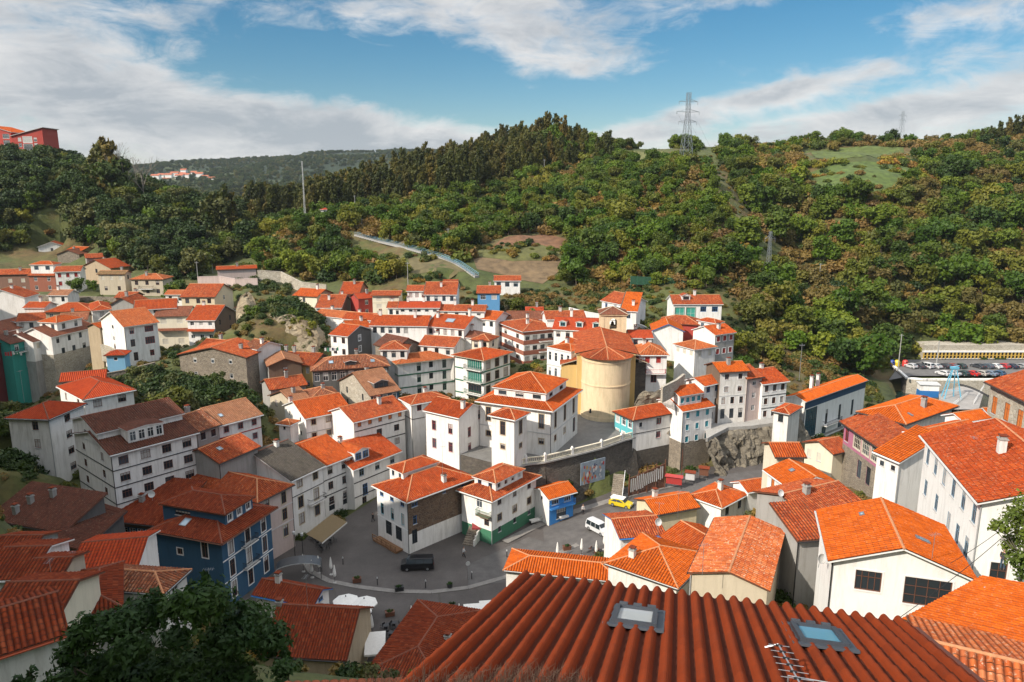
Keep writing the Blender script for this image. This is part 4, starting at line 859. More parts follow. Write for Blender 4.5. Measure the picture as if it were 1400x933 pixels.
    H('big white gabled house with glazed veranda and orange roof on the right', 54, (1140, 765), (1124, 688), (1326, 790), 7, 'G1', 'bright', 'clean', WR='1x1 bw w2.3 h1.7 t.6 a.15 b.4;1x1 bw w4.5 h2.3 t.6 a.5 b.93 q4/3', sky=[(.35, .72, .5, 1.0), (.75, .3, .5, .3)], ov=.5, pitch=20, pipe=True)
    H('cream gabled house with old mossy roof in the lower middle', 61, (946, 783), 12, (1049, 806), 6, 'G1', 'lichen', 'beige', WR=None, pitch=15, ov=.3)
    H('house with sky blue eaves boards and wide orange roof', 89, (908, 731), (849, 736), 7, 6, 'G1', 'orange', 'white', fascia=m_blue, pitch=15, ov=.3)
    H('house with big tilted orange roof right of the blue eaves house', 80, (960, 767), (907, 734), (1012, 745), 6, 'G1', 'orange', 'bluewall', fascia=m_blue, pitch=21)
    H('low hip roofed house with ribbed orange tiles below the blue eaves', 72, (925, 802), (832, 770), (968, 776), 6, 'HIP', 'bright', 'white2', pitch=19, chim=[(.75, .2, .8)])
    H('house with bright orange roof and yellow end wall by the road bend', 100, (897, 703), (871, 683), (953, 693), 5, 'G2', 'bright', 'cream', WL='1x1 gn', pitch=20)
    H('low hipped house with white chimney right of the yellow ended house', 102, (986, 693), (944, 678), (1020, 686), 5, 'HIP', 'orange', 'white', WR='2x1 dk', chim=[(.45, .5, 1.2)], pitch=19)
    H('little white gabled house with orange roof by the road bend, far right', 106, (1023, 672), (1003, 660), (1052, 667), 5, 'G2', 'orange', 'clean', pitch=24)
    H('wide house with ribbed orange hip roof at the edge of the square', 80, (847, 795), (692, 779), 5, 6, 'HIP', 'bright', 'white2', pitch=15, ov=.35)
    # ---- lower right corner
    H('house with plain bright orange roof in the lower right corner', 38, (1246, 850), (1347, 795), 12, 5, 'G1', 'bright', 'beige', pitch=15, ov=.4)
    H('old house with pale lichen on cracked tiles in the lower right corner', 24, (1265, 1094), 13.4, (1861, 1287), 6, 'G2', 'lichen', 'beige', pitch=22)
    # ---- lower left
    H('blue mansion with white window frames and two tier hipped roof', 89.5, (302, 738), (213, 722), (369, 697), 10.2, 'HIP', 'deep', 'blue', WL='1x1 bw a.12 b.4 w1 h2.5 t.6;1x1 bw a.5 b.8 w.9 h.9 t2.4', WR='3x1 bw w1 h2.4 t.5;3x1 bw w1 h2.4 t3.7;3x1 bw w1 h2.4 t6.9', bands=[(3.3, .16, m_white, 'r'), (6.5, .16, m_white, 'r')], attic=dict(f=(.12, 1.1, .25, .8), h=2.3, w='blue', WL='1x1 dk a.5 b.85 w2.6 h.7 t.6', WR='3x1 ws w.9 h1 t.4', pitch=20), sky=[(.65, .14, 1.0, 1.3)], balc=[('r', .36, .64, 3.1, .7), ('r', .36, .64, 6.4, .7)], ov=.8, pitch=20, fascia=m_brown)
    H('dark wooden gallery wing with small panes left of the blue mansion', 97, (228, 716), (153, 708), 8, 9, 'S1', 'deep', 'blue', WL='7x1 wh w1 h1.9 t1.3 q2/5;3x1 bw t5 w1 h2', bands=[(.6, 1.1, 'brown', 'l'), (3.9, 1.1, 'brown', 'l')], ov=.8, pitch=18)
    H('large white house of four floors with glazed roof lantern, left', 100, (152, 622), (91, 592), (268, 592), 10, 'G2', 'darkbrown', 'white', WL='2x3 br w1 h1.2 g2.75 t.5', WR='4x4 br w1.4 h1.3 g2.6 t.6', bands=BD(2.55, 5.15, 7.75, m=m_dk, hh=.13), attic=dict(f=(.30, 1, 0, 1), h=2.3, typ='G2', rm='darkbrown', w='white', pitch=17, WL='1x1 dk'), dorm=[('r', .45, 5.2, 2.0, 1.4, 'wh', 'darkbrown', 'white', .25, 4, 4)], pipe=True, pitch=15)
    H('tall white tower house with hipped red roof at the left', 108, (66, 573), (11, 571), (114, 559), 11, 'HIP', 'red', 'white2', 'white', WL='1x1 br a.2 b.5;1x1 br a.2 b.5 t3.4', WR='1x4 br w1.3 h1.2 g2.7')
    H('white house with hipped red roof and four brown windows behind the tower house', 122, (115, 546), (81, 541), (182, 533), 8.4, 'HIP', 'red', 'white', WL='2x1 br', WR='2x2 br w1.4 h1.3 g2.8')
    H('low red roofed shed above the hipped white house, left slope', 134, (142, 517), (84, 522), 5, 4, 'G1', 'red', 'dgrey')
    H('ruined narrow house with broken brown roof beside the four floor house', 113, (270, 590), 9, (298, 581), 8, 'G2', 'old', 'grey', WR='2x2 dk w.9 h1.2')
    H('white house with brown roof and red string course right of the ruin', 117, (299, 582), 10, (356, 567), 7.4, 'G2', 'tan', 'white', WR='3x2 rs w.9 h1.1 g2.5', bands=BD(2.3, m=m_red, f='r', hh=.16), sky=[(.2, .2, .8, .6)])
    H('low house with dull red roof and skylight below the string course house', 107, (300, 633), 8, (352, 611), 6, 'G2', 'rust', 'grey', sky=[(.3, .3, .7, .7)])
    H('big stone house under a dark tiled roof with three chimneys, far left', 88, (88, 727), (-14, 709), (144, 682), 6, 'S1', 'darkbrown', 'stone', 'dgrey', chim=[(.55, .75, 1), (.72, .5, 1), (.75, .2, 1)], pitch=19)
    H('dark lean-to with red tiles between the stone house and the blue mansion', 85, (112, 752), 3.5, (168, 700), 5, 'S2', 'darkbrown', 'dgrey', pitch=20)
    H('house with smooth red orange roof and blue shutter, lower left', 66, (99, 785), 8, (184, 777), 5, 'G2', 'red', 'white', WR='1x1 bl a.05 b.35 w1.1 h1.2', pitch=17)
    H('house with brownish hipped roof of old tiles in front of the blue mansion', 62, (222, 810), (118, 802), (254, 789), 5, 'HIP', 'old', 'white2', WR='1x1 wh', pitch=20, sky=[(.7, .25, .35, .6)])
    H('low house with red roof left of the big dark bush', 55, (105, 842), (66, 838), (162, 829), 4.5, 'HIP', 'deep', 'grey', pitch=20)
    H('grey tan walled house with stepped red roofs, lower left', 58, (77, 795), (33, 797), 5, 5, 'G1', 'deep', 'beige', pitch=18)
    H('small white house with red roof at the left edge, lower left', 60, (38, 790), (-18, 792), 7, 5, 'G1', 'deep', 'white', pitch=18)
    H('house with cream wall and broad red roof at the left edge', 50, (72, 850), (-20, 853), 7, 5, 'G1', 'deep', 'cream2', pitch=20)
    H('white walled house with thick red verge tiles in the lower left corner', 37, (-28, 902), 6, (84, 866), 6.5, 'G2', 'deep', 'white2', pitch=20, fascia=plain('clay_verge', (.36, .07, .025), .8))
    H('gabled house with ridged red roof and tan end wall in front of the square', 71, (471, 900), (362, 893), (506, 872), 6, 'G1', 'deep', 'tan', pitch=30, chim=[(1.02, .5, .3)])
    H('house with red roof and white blue edged gable beside the parasols', 80, (427, 827), (350, 812), (449, 806), 5, 'G1', 'deep', 'white', fascia=m_blue, pitch=26, WR='1x1 bl w1 h1.2 t-.6')
    H('low house with broad dull red hip roof in front of the square', 68, (600, 936), (505, 918), (668, 902), 5, 'HIP', 'deep', 'white2', pitch=13, chim=[(.2, .5, .4)])
    H('house with orange red annex roof, uppermost of the lower left group', 70, (34, 765), (-20, 766), 6, 5, 'G1', 'deep', 'concrete', pitch=20)
# ---------------------------------------------------------------- land
def zroad(x, y):
    c = lambda v: max(0.0, min(1.0, v))
    z = 2.0 * c((x - 3) / 15) + 1.6 * c((x - 18) / 22)
    if x < -5: z += 3.0 * c((y - 116) / 30)
    return z
def on_road(px, py):
    z = 0.0
    for _ in range(6): p = PZ(px, py, z); z = zroad(p.x, p.y)
    return PZ(px, py, z)
ROADPX = [(300, 870), (335, 800), (400, 742), (440, 725), (530, 672), (545, 640), (578, 640), (572, 690), (600, 700), (640, 715), (690, 715), (735, 700), (790, 690), (850, 668), (960, 640),
          (1060, 630), (1105, 660), (1000, 690), (880, 716), (852, 752), (720, 790), (690, 900), (420, 910)]
def inpoly(x, y, P_):
    r = False; n = len(P_); j = n - 1
    for i in range(n):
        xi, yi, xj, yj = P_[i][0], P_[i][1], P_[j][0], P_[j][1]
        if (yi > y) != (yj > y) and x < (xj - xi) * (y - yi) / (yj - yi) + xi: r = not r
        j = i
    return r
ROAD = []; TERRACE = []; PARK = []; WALLPTS = []
def smooth_noise(x, y, s, seed):
    xi = math.floor(x / s); yi = math.floor(y / s); fx = x / s - xi; fy = y / s - yi
    h = lambda a, b: (math.sin(a * 127.1 + b * 311.7 + seed * 74.7) * 43758.5453) % 1
    u, v = fx * fx * (3 - 2 * fx), fy * fy * (3 - 2 * fy)
    return (h(xi, yi) * (1 - u) + h(xi + 1, yi) * u) * (1 - v) + (h(xi, yi + 1) * (1 - u) + h(xi + 1, yi + 1) * u) * v
class Land: pass
T = Land()
def build_land():
    ROAD.extend([on_road(*q) for q in ROADPX])
    for q in [(700, 640), (719, 634), (745, 631), (782, 622), (822, 612), (850, 602), (868, 597)]: WALLPTS.append(PZ(q[0], q[1], 9.4))
    TERRACE.extend([(p.x, p.y) for p in WALLPTS] + [(24, 150), (-14, 146), (-16, 128)])
    PARK.extend([(p.x, p.y) for p in (PZ(1215, 520, 2), PZ(1235, 492, 2), PZ(1420, 492, 2), PZ(1420, 512, 2), PZ(1330, 514, 2), PZ(1245, 514, 2))])
    C = []
    add = lambda px, py, Y, dz=0: C.append((P(px, py, Y).x, Y, P(px, py, Y).z + dz, .2))
    # right hill: foot, slope, shoulder, crest
    for q in [(1400, 500, 226), (1300, 497, 228), (1230, 500, 224), (1150, 505, 200), (1090, 480, 200), (1050, 440, 212), (1300, 440, 244), (1400, 440, 246), (1200, 430, 238), (1135, 400, 240),
              (1300, 350, 276), (1400, 340, 280), (1200, 340, 274), (1130, 330, 280), (1045, 400, 230), (1030, 330, 258), (1005, 290, 280), (1080, 345, 290), (1072, 300, 322), (1090, 400, 252), (985, 250, 312), (950, 235, 340), (1250, 280, 310), (1400, 270, 318),
              (1150, 270, 314), (1100, 262, 332), (1150, 232, 345), (1250, 236, 350), (1150, 206, 420), (1000, 214, 400), (1400, 184, 440), (1340, 194, 436), (1260, 203, 430), (880, 222, 410), (940, 229, 372),
              (850, 390, 240), (920, 385, 226), (980, 350, 240), (850, 320, 282), (920, 300, 296), (800, 270, 330), (850, 250, 352), (900, 250, 345),
              # centre hill
              (600, 385, 240), (640, 375, 246), (700, 376, 250), (770, 380, 250), (660, 348, 268), (730, 350, 266), (775, 345, 272), (700, 325, 288), (600, 335, 285), (560, 345, 280), (500, 370, 262), (450, 378, 262), (400, 378, 258),
              (520, 330, 295), (480, 320, 310), (440, 312, 330), (420, 312, 335), (400, 330, 300), (370, 330, 330), (600, 300, 320), (550, 290, 345), (650, 280, 340), (720, 270, 345), (760, 300, 310),
              (500, 275, 380), (450, 285, 390), (400, 300, 400), (350, 300, 420), (560, 250, 420), (650, 222, 432), (700, 210, 432), (750, 200, 434), (775, 206, 428), (800, 219, 412), (840, 220, 412),
              # left hill
              (0, 352, 290), (45, 346, 296), (100, 352, 286), (160, 362, 272), (220, 378, 252), (270, 385, 250), (320, 372, 262), (345, 350, 300),
              (0, 300, 310), (60, 295, 312), (120, 300, 310), (180, 310, 305), (240, 330, 300), (290, 345, 300), (0, 250, 342), (60, 252, 345), (120, 268, 342), (180, 280, 338), (240, 292, 332), (290, 318, 325), (335, 330, 350),
              (330, 440, 185), (380, 412, 196), (420, 430, 190), (380, 450, 178), (340, 400, 225), (300, 395, 240),
              (170, 530, 135), (250, 535, 135), (330, 540, 135), (20, 590, 112), (10, 640, 100)]: add(*q)
    # unseen ground behind crests and camera; rise at left shaped to cast shade
    for q in [(-260, 430, 68), (-330, 360, 70), (-170, 460, 36), (-140, 600, 24), (-200, 800, 26), (-250, 560, 30), (-230, 470, 48), (0, 700, 60), (300, 700, 70), (400, 500, 78), (450, 300, 50), (330, 240, 8), (420, 900, 60), (-400, 900, 50), (0, 900, 44), (-150, 900, 26), (-110, 520, 30),
              (-60, 420, 58), (-10, 470, 74), (60, 500, 74), (150, 520, 74), (250, 520, 80), (330, 500, 90),
              (0, 0, 53.2), (6, 12, 42), (-4, 14, 42), (12, 3, 50), (20, 10, 40), (0, -40, 64), (40, -40, 60), (80, 0, 44), (120, 60, 24), (100, 20, 36), (60, 20, 32), (120, 130, 6), (160, 180, 2),
              (-15, 22, 35), (-24, 26, 29), (-30, 34, 23), (-38, 30, 34), (-8, 40, 22), (10, 45, 22), (5, 60, 14), (-20, 60, 12), (28, 40, 25), (38, 48, 22), (50, 66, 20), (62, 95, 17),
              (-42, 12, 62), (-55, 24, 66), (-75, 57, 67), (-100, 85, 61), (-152, 124, 62), (-170, 170, 58), (-200, 210, 48), (-90, 20, 72), (-140, 80, 70), (-60, -30, 80), (-20, -12, 64), (-26, -30, 76), (-30, 2, 68), (-46, 6, 76), (-45, 55, 24), (-55, 75, 16), (-80, 98, 16), (-106, 108, 32), (-104, 150, 5), (-118, 158, 4), (-126, 164, 4), (-95, 140, 9), (-112, 60, 66),
              (-400, 0, 70), (-400, 300, 74), (450, 0, 30), (450, 160, 2), (-200, -60, 80), (200, -60, 50)]: C.append((*q, .3))
    for poly, zb, ze in FOOT:
        c = sum(poly, Vector((0, 0, 0))) / 4; C.append((c.x, c.y, zb, 3.0))
    for q in ROAD: C.append((q.x, q.y, q.z - .3, .5))
    for q in TERRACE[-3:]: C.append((*q, 9.0, .5))
    C = np.array(C); A = np.hypot(C[:, None, 0] - C[None, :, 0], C[:, None, 1] - C[None, :, 1])
    K = np.sqrt(A * A + 36.0); n = len(C)
    M = np.zeros((n + 3, n + 3)); M[:n, :n] = -K + np.diag(C[:, 3] * 1.5)
    Pm = np.c_[np.ones(n), C[:, :2]]; M[:n, n:] = Pm; M[n:, :n] = Pm.T
    sol = np.linalg.solve(M, np.r_[C[:, 2], 0, 0, 0])
    x0, x1, y0, y1, st = -420, 480, -66, 912, 3.0
    T.x0, T.y0, T.st = x0, y0, st
    xs = np.arange(x0, x1 + .1, st); ys = np.arange(y0, y1 + .1, st); T.nx, T.ny = len(xs), len(ys)
    X, Y = np.meshgrid(xs, ys)
    Z = np.zeros_like(X)
    for i in range(0, len(ys), 8):
        xx, yy = X[i:i + 8], Y[i:i + 8]; D = np.sqrt((xx[..., None] - C[:, 0]) ** 2 + (yy[..., None] - C[:, 1]) ** 2 + 36.0)
        Z[i:i + 8] = -(D @ sol[:n]) + sol[n] + sol[n + 1] * xx + sol[n + 2] * yy
    # rough natural relief away from the streets
    hill = np.clip((Y - 215) / 60, 0, 1)
    for j in range(len(ys)):
        for i in range(len(xs)):
            x, y = xs[i], ys[j]
            if hill[j, i] > 0:
                Z[j, i] += hill[j, i] * ((smooth_noise(x, y, 34, 1) - .5) * 7 + (smooth_noise(x, y, 13, 2) - .5) * 3)
    def stamp(poly, zf, grow):
        px = [p[0] for p in poly]; py = [p[1] for p in poly]
        for j in range(max(0, int((min(py) - grow - y0) / st)), min(len(ys), int((max(py) + grow - y0) / st) + 2)):
            for i in range(max(0, int((min(px) - grow - x0) / st)), min(len(xs), int((max(px) + grow - x0) / st) + 2)):
                x, y = xs[i], ys[j]
                if inpoly(x, y, poly) or (grow and any(inpoly(x + dx, y + dy, poly) for dx, dy in ((grow, 0), (-grow, 0), (0, grow), (0, -grow)))):
                    Z[j, i] = zf(x, y, Z[j, i])
    for poly, zb, ze in FOOT: stamp([(p.x, p.y) for p in poly], lambda x, y, z: min(z, zb + .1), 3.2)
    stamp(TERRACE, lambda x, y, z: 8.9, 0)
    stamp([(p.x, p.y) for p in ROAD], lambda x, y, z: zroad(x, y) - .35, 2.6)
    stamp(PARK, lambda x, y, z: 1.4, 6)
    basin = [(q.x, q.y) for q in (PZ(1225, 516, 2), PZ(1330, 516, 2), PZ(1420, 516, 2), PZ(1450, 600, 2), PZ(1320, 600, 2), PZ(1230, 570, 2))]
    stamp(basin, lambda x, y, z: -4.5, 0)
    T.Z = Z
    mb_v = [(X[j, i], Y[j, i], Z[j, i]) for j in range(len(ys)) for i in range(len(xs))]
    W_ = len(xs); f = [(j * W_ + i, j * W_ + i + 1, (j + 1) * W_ + i + 1, (j + 1) * W_ + i) for j in range(len(ys) - 1) for i in range(len(xs) - 1)]
    me = bpy.data.meshes.new('terrain'); me.from_pydata(mb_v, [], f); me.polygons.foreach_set('use_smooth', [True] * len(f))
    m, nt, b = newmat('hill_ground')
    n1 = noise(nt, .03, 6, .65); n2 = noise(nt, .4, 6, .7)
    c = ramp(nt, n1, [(.3, (.055, .078, .018)), (.5, (.085, .095, .024)), (.62, (.13, .085, .034)), (.75, (.10, .11, .028))])
    c = mixc(nt, ramp(nt, n2, [(.4, (0, 0, 0)), (.7, (1, 1, 1))]), c, mixc(nt, 1.0, c, (.5, .5, .45), 'MULTIPLY'))
    nt.links.new(c, b.inputs['Base Color']); b.inputs['Roughness'].default_value = .95; bump(nt, b, n2, .6, .5)
    me.materials.append(m); o = link('terrain', me); o['kind'] = 'structure'
    return Z
def hz(x, y):
    fx = (x - T.x0) / T.st; fy = (y - T.y0) / T.st; i = int(max(0, min(T.nx - 2, math.floor(fx)))); j = int(max(0, min(T.ny - 2, math.floor(fy)))); u = fx - i; v = fy - j; Z = T.Z
    return float((Z[j, i] * (1 - u) + Z[j, i + 1] * u) * (1 - v) + (Z[j + 1, i] * (1 - u) + Z[j + 1, i + 1] * u) * v)
def ground(px, py, Ya=60, Yb=480):
    """first ground point along the view through a photograph pixel"""
    pr = None
    Y = Ya
    while Y < Yb:
        p = P(px, py, Y)
        if p.z <= hz(p.x, p.y): return Vector((p.x, p.y, hz(p.x, p.y)))
        Y += 1.0
    return P(px, py, Yb)
def sheet(name, poly, zf, mat, st=1.0, kind='structure'):
    """a flat or gently sloping sheet clipped to a polygon"""
    import bmesh
    bm = bmesh.new(); vs = [bm.verts.new((p[0], p[1], 0)) for p in poly]; bm.faces.new(vs)
    xs = [p[0] for p in poly]; ys = [p[1] for p in poly]
    g = 4.0
    for ax, lo, hi in ((0, min(xs), max(xs)), (1, min(ys), max(ys))):
        v = lo + g
        while v < hi:
            bmesh.ops.bisect_plane(bm, geom=bm.verts[:] + bm.edges[:] + bm.faces[:], plane_co=(v, 0, 0) if ax == 0 else (0, v, 0), plane_no=(1, 0, 0) if ax == 0 else (0, 1, 0)); v += g
    bmesh.ops.triangulate(bm, faces=bm.faces[:])
    for q in bm.verts: q.co.z = zf(q.co.x, q.co.y)
    for q in bm.faces:
        if q.normal.z < 0: q.normal_flip()
    me = bpy.data.meshes.new(name); bm.to_mesh(me); bm.free(); me.materials.append(mat); o = link(name, me); o['kind'] = kind; return o
def strip(name, pts, w, th, mat, zf=None, kind='structure'):
    mb = MB()
    for a, b in zip(pts, pts[1:]):
        d = (Vector(b) - Vector(a)); d.z = 0; d.normalize(); n = Vector((-d.y, d.x, 0)) * w / 2
        q = [Vector(a) - n, Vector(b) - n, Vector(b) + n, Vector(a) + n]
        up = Vector((0, 0, th)); mb.face([x + up for x in q]); mb.face([q[0], q[1], q[1] + up, q[0] + up]); mb.face([q[3] + up, q[2] + up, q[2], q[3]])
    o = mb.build(name, mat); o['kind'] = kind; return o
def build_ground():
    m, nt, b = newmat('plaza_paving')
    v = _n(nt, 'ShaderNodeTexVoronoi'); v.feature = 'DISTANCE_TO_EDGE'; v.inputs['Scale'].default_value = 2.2
    pos = _n(nt, 'ShaderNodeNewGeometry').outputs['Position']; nt.links.new(pos, v.inputs[0])
    n1 = noise(nt, .25, 6, .65); n2 = noise(nt, 3, 5, .7)
    c = ramp(nt, n1, [(.3, (.050, .043, .041)), (.55, (.075, .065, .061)), (.75, (.105, .093, .087))])
    c = mixc(nt, ramp(nt, v.outputs['Distance'], [(0, (1, 1, 1)), (.05, (0, 0, 0))]), c, (.075, .066, .058)); c = mixc(nt, ramp(nt, n2, [(.45, (0, 0, 0)), (.75, (.6, .6, .6))]), c, (.09, .08, .07))
    nt.links.new(c, b.inputs['Base Color']); b.inputs['Roughness'].default_value = .85; bump(nt, b, n2, .3, .03)
    sheet('plaza', [(p.x, p.y) for p in ROAD], lambda x, y: zroad(x, y), m)
    asph = plain('asphalt', (.10, .098, .095), .9, 0, .3, .8)
    lane = [on_road(*q) for q in [(640, 772), (700, 745), (745, 722), (800, 703), (850, 688), (960, 655), (1060, 640), (1070, 668), (960, 680), (880, 712), (840, 740), (760, 770), (690, 797), (640, 800)]]
    sheet('road', [(p.x, p.y) for p in lane], lambda x, y: zroad(x, y) + .02, plain('road_paving', (.105, .097, .092), .9, 0, .35, .7))
    kerb = plain('kerb_stone', (.21, .195, .178), .85, 0, .3, 1.5)
    arc = [on_road(*q) for q in [(412, 760), (425, 782), (450, 795), (490, 803), (540, 809), (590, 810), (640, 804), (690, 790), (740, 768), (790, 745)]]
    strip('kerb', [p + Vector((0, 0, .006)) for p in arc], .9, .08, kerb)
    arc2 = [on_road(*q) for q in [(690, 742), (735, 719), (790, 699), (845, 682), (880, 672), (930, 662)]]
    strip('pavement', [p + Vector((0, 0, .026)) for p in arc2], 1.4, .12, kerb)
    for a, b_ in (((572, 812), (548, 850)), ((600, 812), (606, 850)), ((650, 803), (672, 845)), ((452, 798), (470, 840))):
        strip('paving_line', [on_road(*a) + Vector((0, 0, .008)), on_road(*b_) + Vector((0, 0, .008))], .35, .012, plain('dark_paving', (.07, .062, .055), .9))
    sheet('terrace', TERRACE, lambda x, y: 9.4, plain('terrace_paving', (.17, .165, .155), .9, 0, .3, .9))
    sheet('car_park', PARK, lambda x, y: 2.0, plain('car_park_asphalt', (.14, .135, .13), .9, 0, .25, .6))
    M = MB(); n_ = len(TERRACE)
    for i in range(n_):
        a_, b_ = TERRACE[i], TERRACE[(i + 1) % n_]; M.face([(a_[0], a_[1], -1), (b_[0], b_[1], -1), (b_[0], b_[1], 9.36), (a_[0], a_[1], 9.36)])
    o = M.build('terrace_foundation', [W('dstone')]); o['kind'] = 'structure'
    def cover(name, px, c, k=.12):
        pts = [ground(*q_) for q_ in px]; sheet(name, [(p.x, p.y) for p in pts], lambda x, y: hz(x, y) + k, plain(name + '_cover', c, .95, 0, .6, .35))
    cover('field_lower', [(646, 352), (700, 360), (770, 356), (764, 372), (742, 390), (692, 378), (652, 370)], (.17, .115, .06)); cover('field_green', [(655, 342), (740, 336), (765, 344), (768, 356), (700, 360), (650, 352)], (.12, .12, .035), .16)
    cover('field_red_earth', [(690, 326), (742, 321), (778, 331), (766, 344), (740, 336), (668, 341)], (.19, .095, .048), .2); cover('field_side', [(558, 354), (600, 354), (640, 374), (612, 384), (562, 378)], (.14, .115, .05))
    cover('meadow', [(1100, 238), (1140, 226), (1185, 222), (1240, 230), (1262, 240), (1225, 258), (1160, 262), (1115, 254)], (.085, .125, .026), .3); cover('meadow_crest', [(1100, 208), (1150, 203), (1235, 203), (1236, 210), (1180, 216), (1115, 217)], (.09, .12, .026), .3); cover('meadow_saddle', [(846, 213), (872, 208), (905, 208), (922, 214), (882, 222), (850, 222)], (.16, .16, .05), .3)
    # water of the little dock and the country far out
    mb = MB(); mb.bx(95, 330, 60, 215, -2.1, -2.0); o = mb.build('water', [plain('dock_water', (.012, .03, .025), .08, 0, .2, .4)]); o['kind'] = 'structure'
    mb = MB(); S = 9000
    for (xa, xb, ya, yb) in ((-S, S, 905, 14000), (-S, -415, -S, 905), (475, S, -S, 905), (-415, 475, -S, -62)): mb.face([(xa, ya, 30), (xb, ya, 30), (xb, yb, 30), (xa, yb, 30)])
    o = mb.build('ground', [plain('far_fields', (.045, .06, .022), .95, 0, .5, .004)]); o['kind'] = 'structure'
    # far hills
    sky = [(-900, 240), (60, 262), (130, 252), (180, 246), (215, 234), (260, 227), (300, 223), (360, 220), (410, 217), (440, 211), (520, 210), (580, 209), (640, 214), (720, 225), (900, 240), (2400, 250)]
    xs = [q[0] for q in sky]; ys_ = [q[1] for q in sky]
    v, f = [], []; nx, ny = 150, 60
    for j in range(ny):
        Y = 1150 + j * 34
        for i in range(nx):
            px = -150 + 1100 * i / (nx - 1); x = (px - 700) / 1000 * 2700 * .93
            top = P(0, float(np.interp(px, xs, ys_)), 2700).z
            k = max(0.0, min(1.0, (Y - 1250) / 1450)); k = k * k * (3 - 2 * k)
            zz = 42 + (top - 42) * k + (smooth_noise(x, Y, 260, 5) - .5) * 46 * k * (1 - k) * 2.2 + (smooth_noise(x, Y, 60, 6) - .5) * 7
            if Y > 2700: zz -= (Y - 2700) * .12
            v.append((x, Y, zz))
    for j in range(ny - 1):
        for i in range(nx - 1): f.append((j * nx + i, j * nx + i + 1, (j + 1) * nx + i + 1, (j + 1) * nx + i))
    me = bpy.data.meshes.new('hills'); me.from_pydata(v, [], f); me.polygons.foreach_set('use_smooth', [True] * len(f))
    m, nt, b = newmat('far_hill_cover')
    n1 = noise(nt, .004, 6, .6); n2 = noise(nt, .05, 6, .75)
    c = ramp(nt, n1, [(.30, (.018, .036, .014)), (.52, (.026, .046, .017)), (.60, (.085, .11, .035)), (.64, (.14, .10, .05)), (.70, (.03, .05, .02))])
    c = mixc(nt, ramp(nt, n2, [(.4, (0, 0, 0)), (.65, (1, 1, 1))]), c, mixc(nt, 1.0, c, (.5, .55, .55), 'MULTIPLY'))
    nt.links.new(c, b.inputs['Base Color']); b.inputs['Roughness'].default_value = 1; bump(nt, b, n2, 1.0, 12)
    me.materials.append(m); o = link('hills', me); o['kind'] = 'structure'
    T.far = (v, nx, ny)
# ---------------------------------------------------------------- plants
def leafmesh(name, lobes, n, size, mat, seed, long=1.0, droop=0.0, hollow=.55):
    """crown of n leaf-clump faces spread through the volume of several lobes (x, y, z, rx, ry, rz), with an uneven outline"""
    r = np.random.RandomState(seed)
    wts = np.array([l[3] * l[4] * l[5] for l in lobes]) ** .67; wts = wts / wts.sum()
    k = r.choice(len(lobes), n, p=wts); L = np.array(lobes)[k]
    d = r.normal(size=(n, 3)); d /= np.linalg.norm(d, axis=1)[:, None]
    rad = (hollow + (1 - hollow) * r.rand(n) ** .7) * (1 + .18 * r.normal(size=n)); 
    c = L[:, :3] + d * L[:, 3:6] * rad[:, None]
    nn = d * .8 + r.normal(size=(n, 3)) * .55; nn[:, 2] += .35; nn /= np.linalg.norm(nn, axis=1)[:, None]
    u = np.cross(nn, r.normal(size=(n, 3))); u /= np.linalg.norm(u, axis=1)[:, None]; w = np.cross(nn, u)
    if droop: u[:, 2] -= droop; u /= np.linalg.norm(u, axis=1)[:, None]
    s = size * (.55 + .9 * r.rand(n))[:, None]
    a, b = u * s * long, w * s
    V = np.stack([c - a, c - b * .75 + a * .1, c + a, c + b * .75 - a * .05], 1).reshape(-1, 3)
    me = bpy.data.meshes.new(name)
    me.vertices.add(4 * n); me.vertices.foreach_set('co', V.ravel()); me.loops.add(4 * n); me.loops.foreach_set('vertex_index', np.arange(4 * n))
    me.polygons.add(n); me.polygons.foreach_set('loop_start', np.arange(0, 4 * n, 4)); me.polygons.foreach_set('loop_total', np.full(n, 4))
    me.materials.append(mat); me.update(); me.validate(); return me
def trunkmesh(name, h, r0, limbs, mat, seed, lean=0.3):
    q = random.Random(seed); mb = MB(); p = Vector((0, 0, -.6)); pts = [p]
    for i in range(1, 6): pts.append(Vector((lean * q.uniform(-1, 1) * i / 5, lean * q.uniform(-1, 1) * i / 5, h * i / 5)))
    for i in range(5): mb.tube(pts[i], pts[i + 1], r0 * (1 - .15 * i), r0 * (1 - .15 * (i + 1)), 7, 0, False)
    for (z, dx, dy, dz) in limbs:
        a = pts[min(4, int(z * 5))].lerp(pts[min(5, int(z * 5) + 1)], z * 5 % 1); b = a + Vector((dx, dy, dz)); m = a.lerp(b, .5) + Vector((0, 0, -.15 * Vector((dx, dy)).length))
        mb.tube(a, m, r0 * .42, r0 * .3, 5, 0, False); mb.tube(m, b, r0 * .3, r0 * .1, 5, 0, False)
    return mb.mesh(name, [mat])
GREENS = [(.042, .090, .010), (.065, .120, .012), (.105, .150, .018), (.035, .072, .016), (.140, .155, .022), (.09, .10, .024)]
lf_broad = leaf('leaf_broad', GREENS, .24)
lf_dark = leaf('leaf_dark', [(.020, .044, .011), (.030, .058, .014), (.045, .072, .018), (.095, .100, .038)], .15)
lf_euc = leaf('leaf_eucalyptus', [(.048, .060, .017), (.066, .076, .020), (.095, .092, .027), (.12, .098, .032)], .2)
lf_hill = leaf('leaf_hillside', [(.055, .115, .011), (.080, .145, .014), (.125, .170, .020), (.165, .175, .028), (.065, .10, .020), (.032, .070, .014)], .24, ((.17, .115, .04), .52, .8))
lf_bush = leaf('leaf_bush', [(.070, .105, .014), (.105, .130, .018), (.165, .150, .026), (.20, .13, .035), (.12, .07, .04)], .24, ((.20, .125, .04), .50, .8))
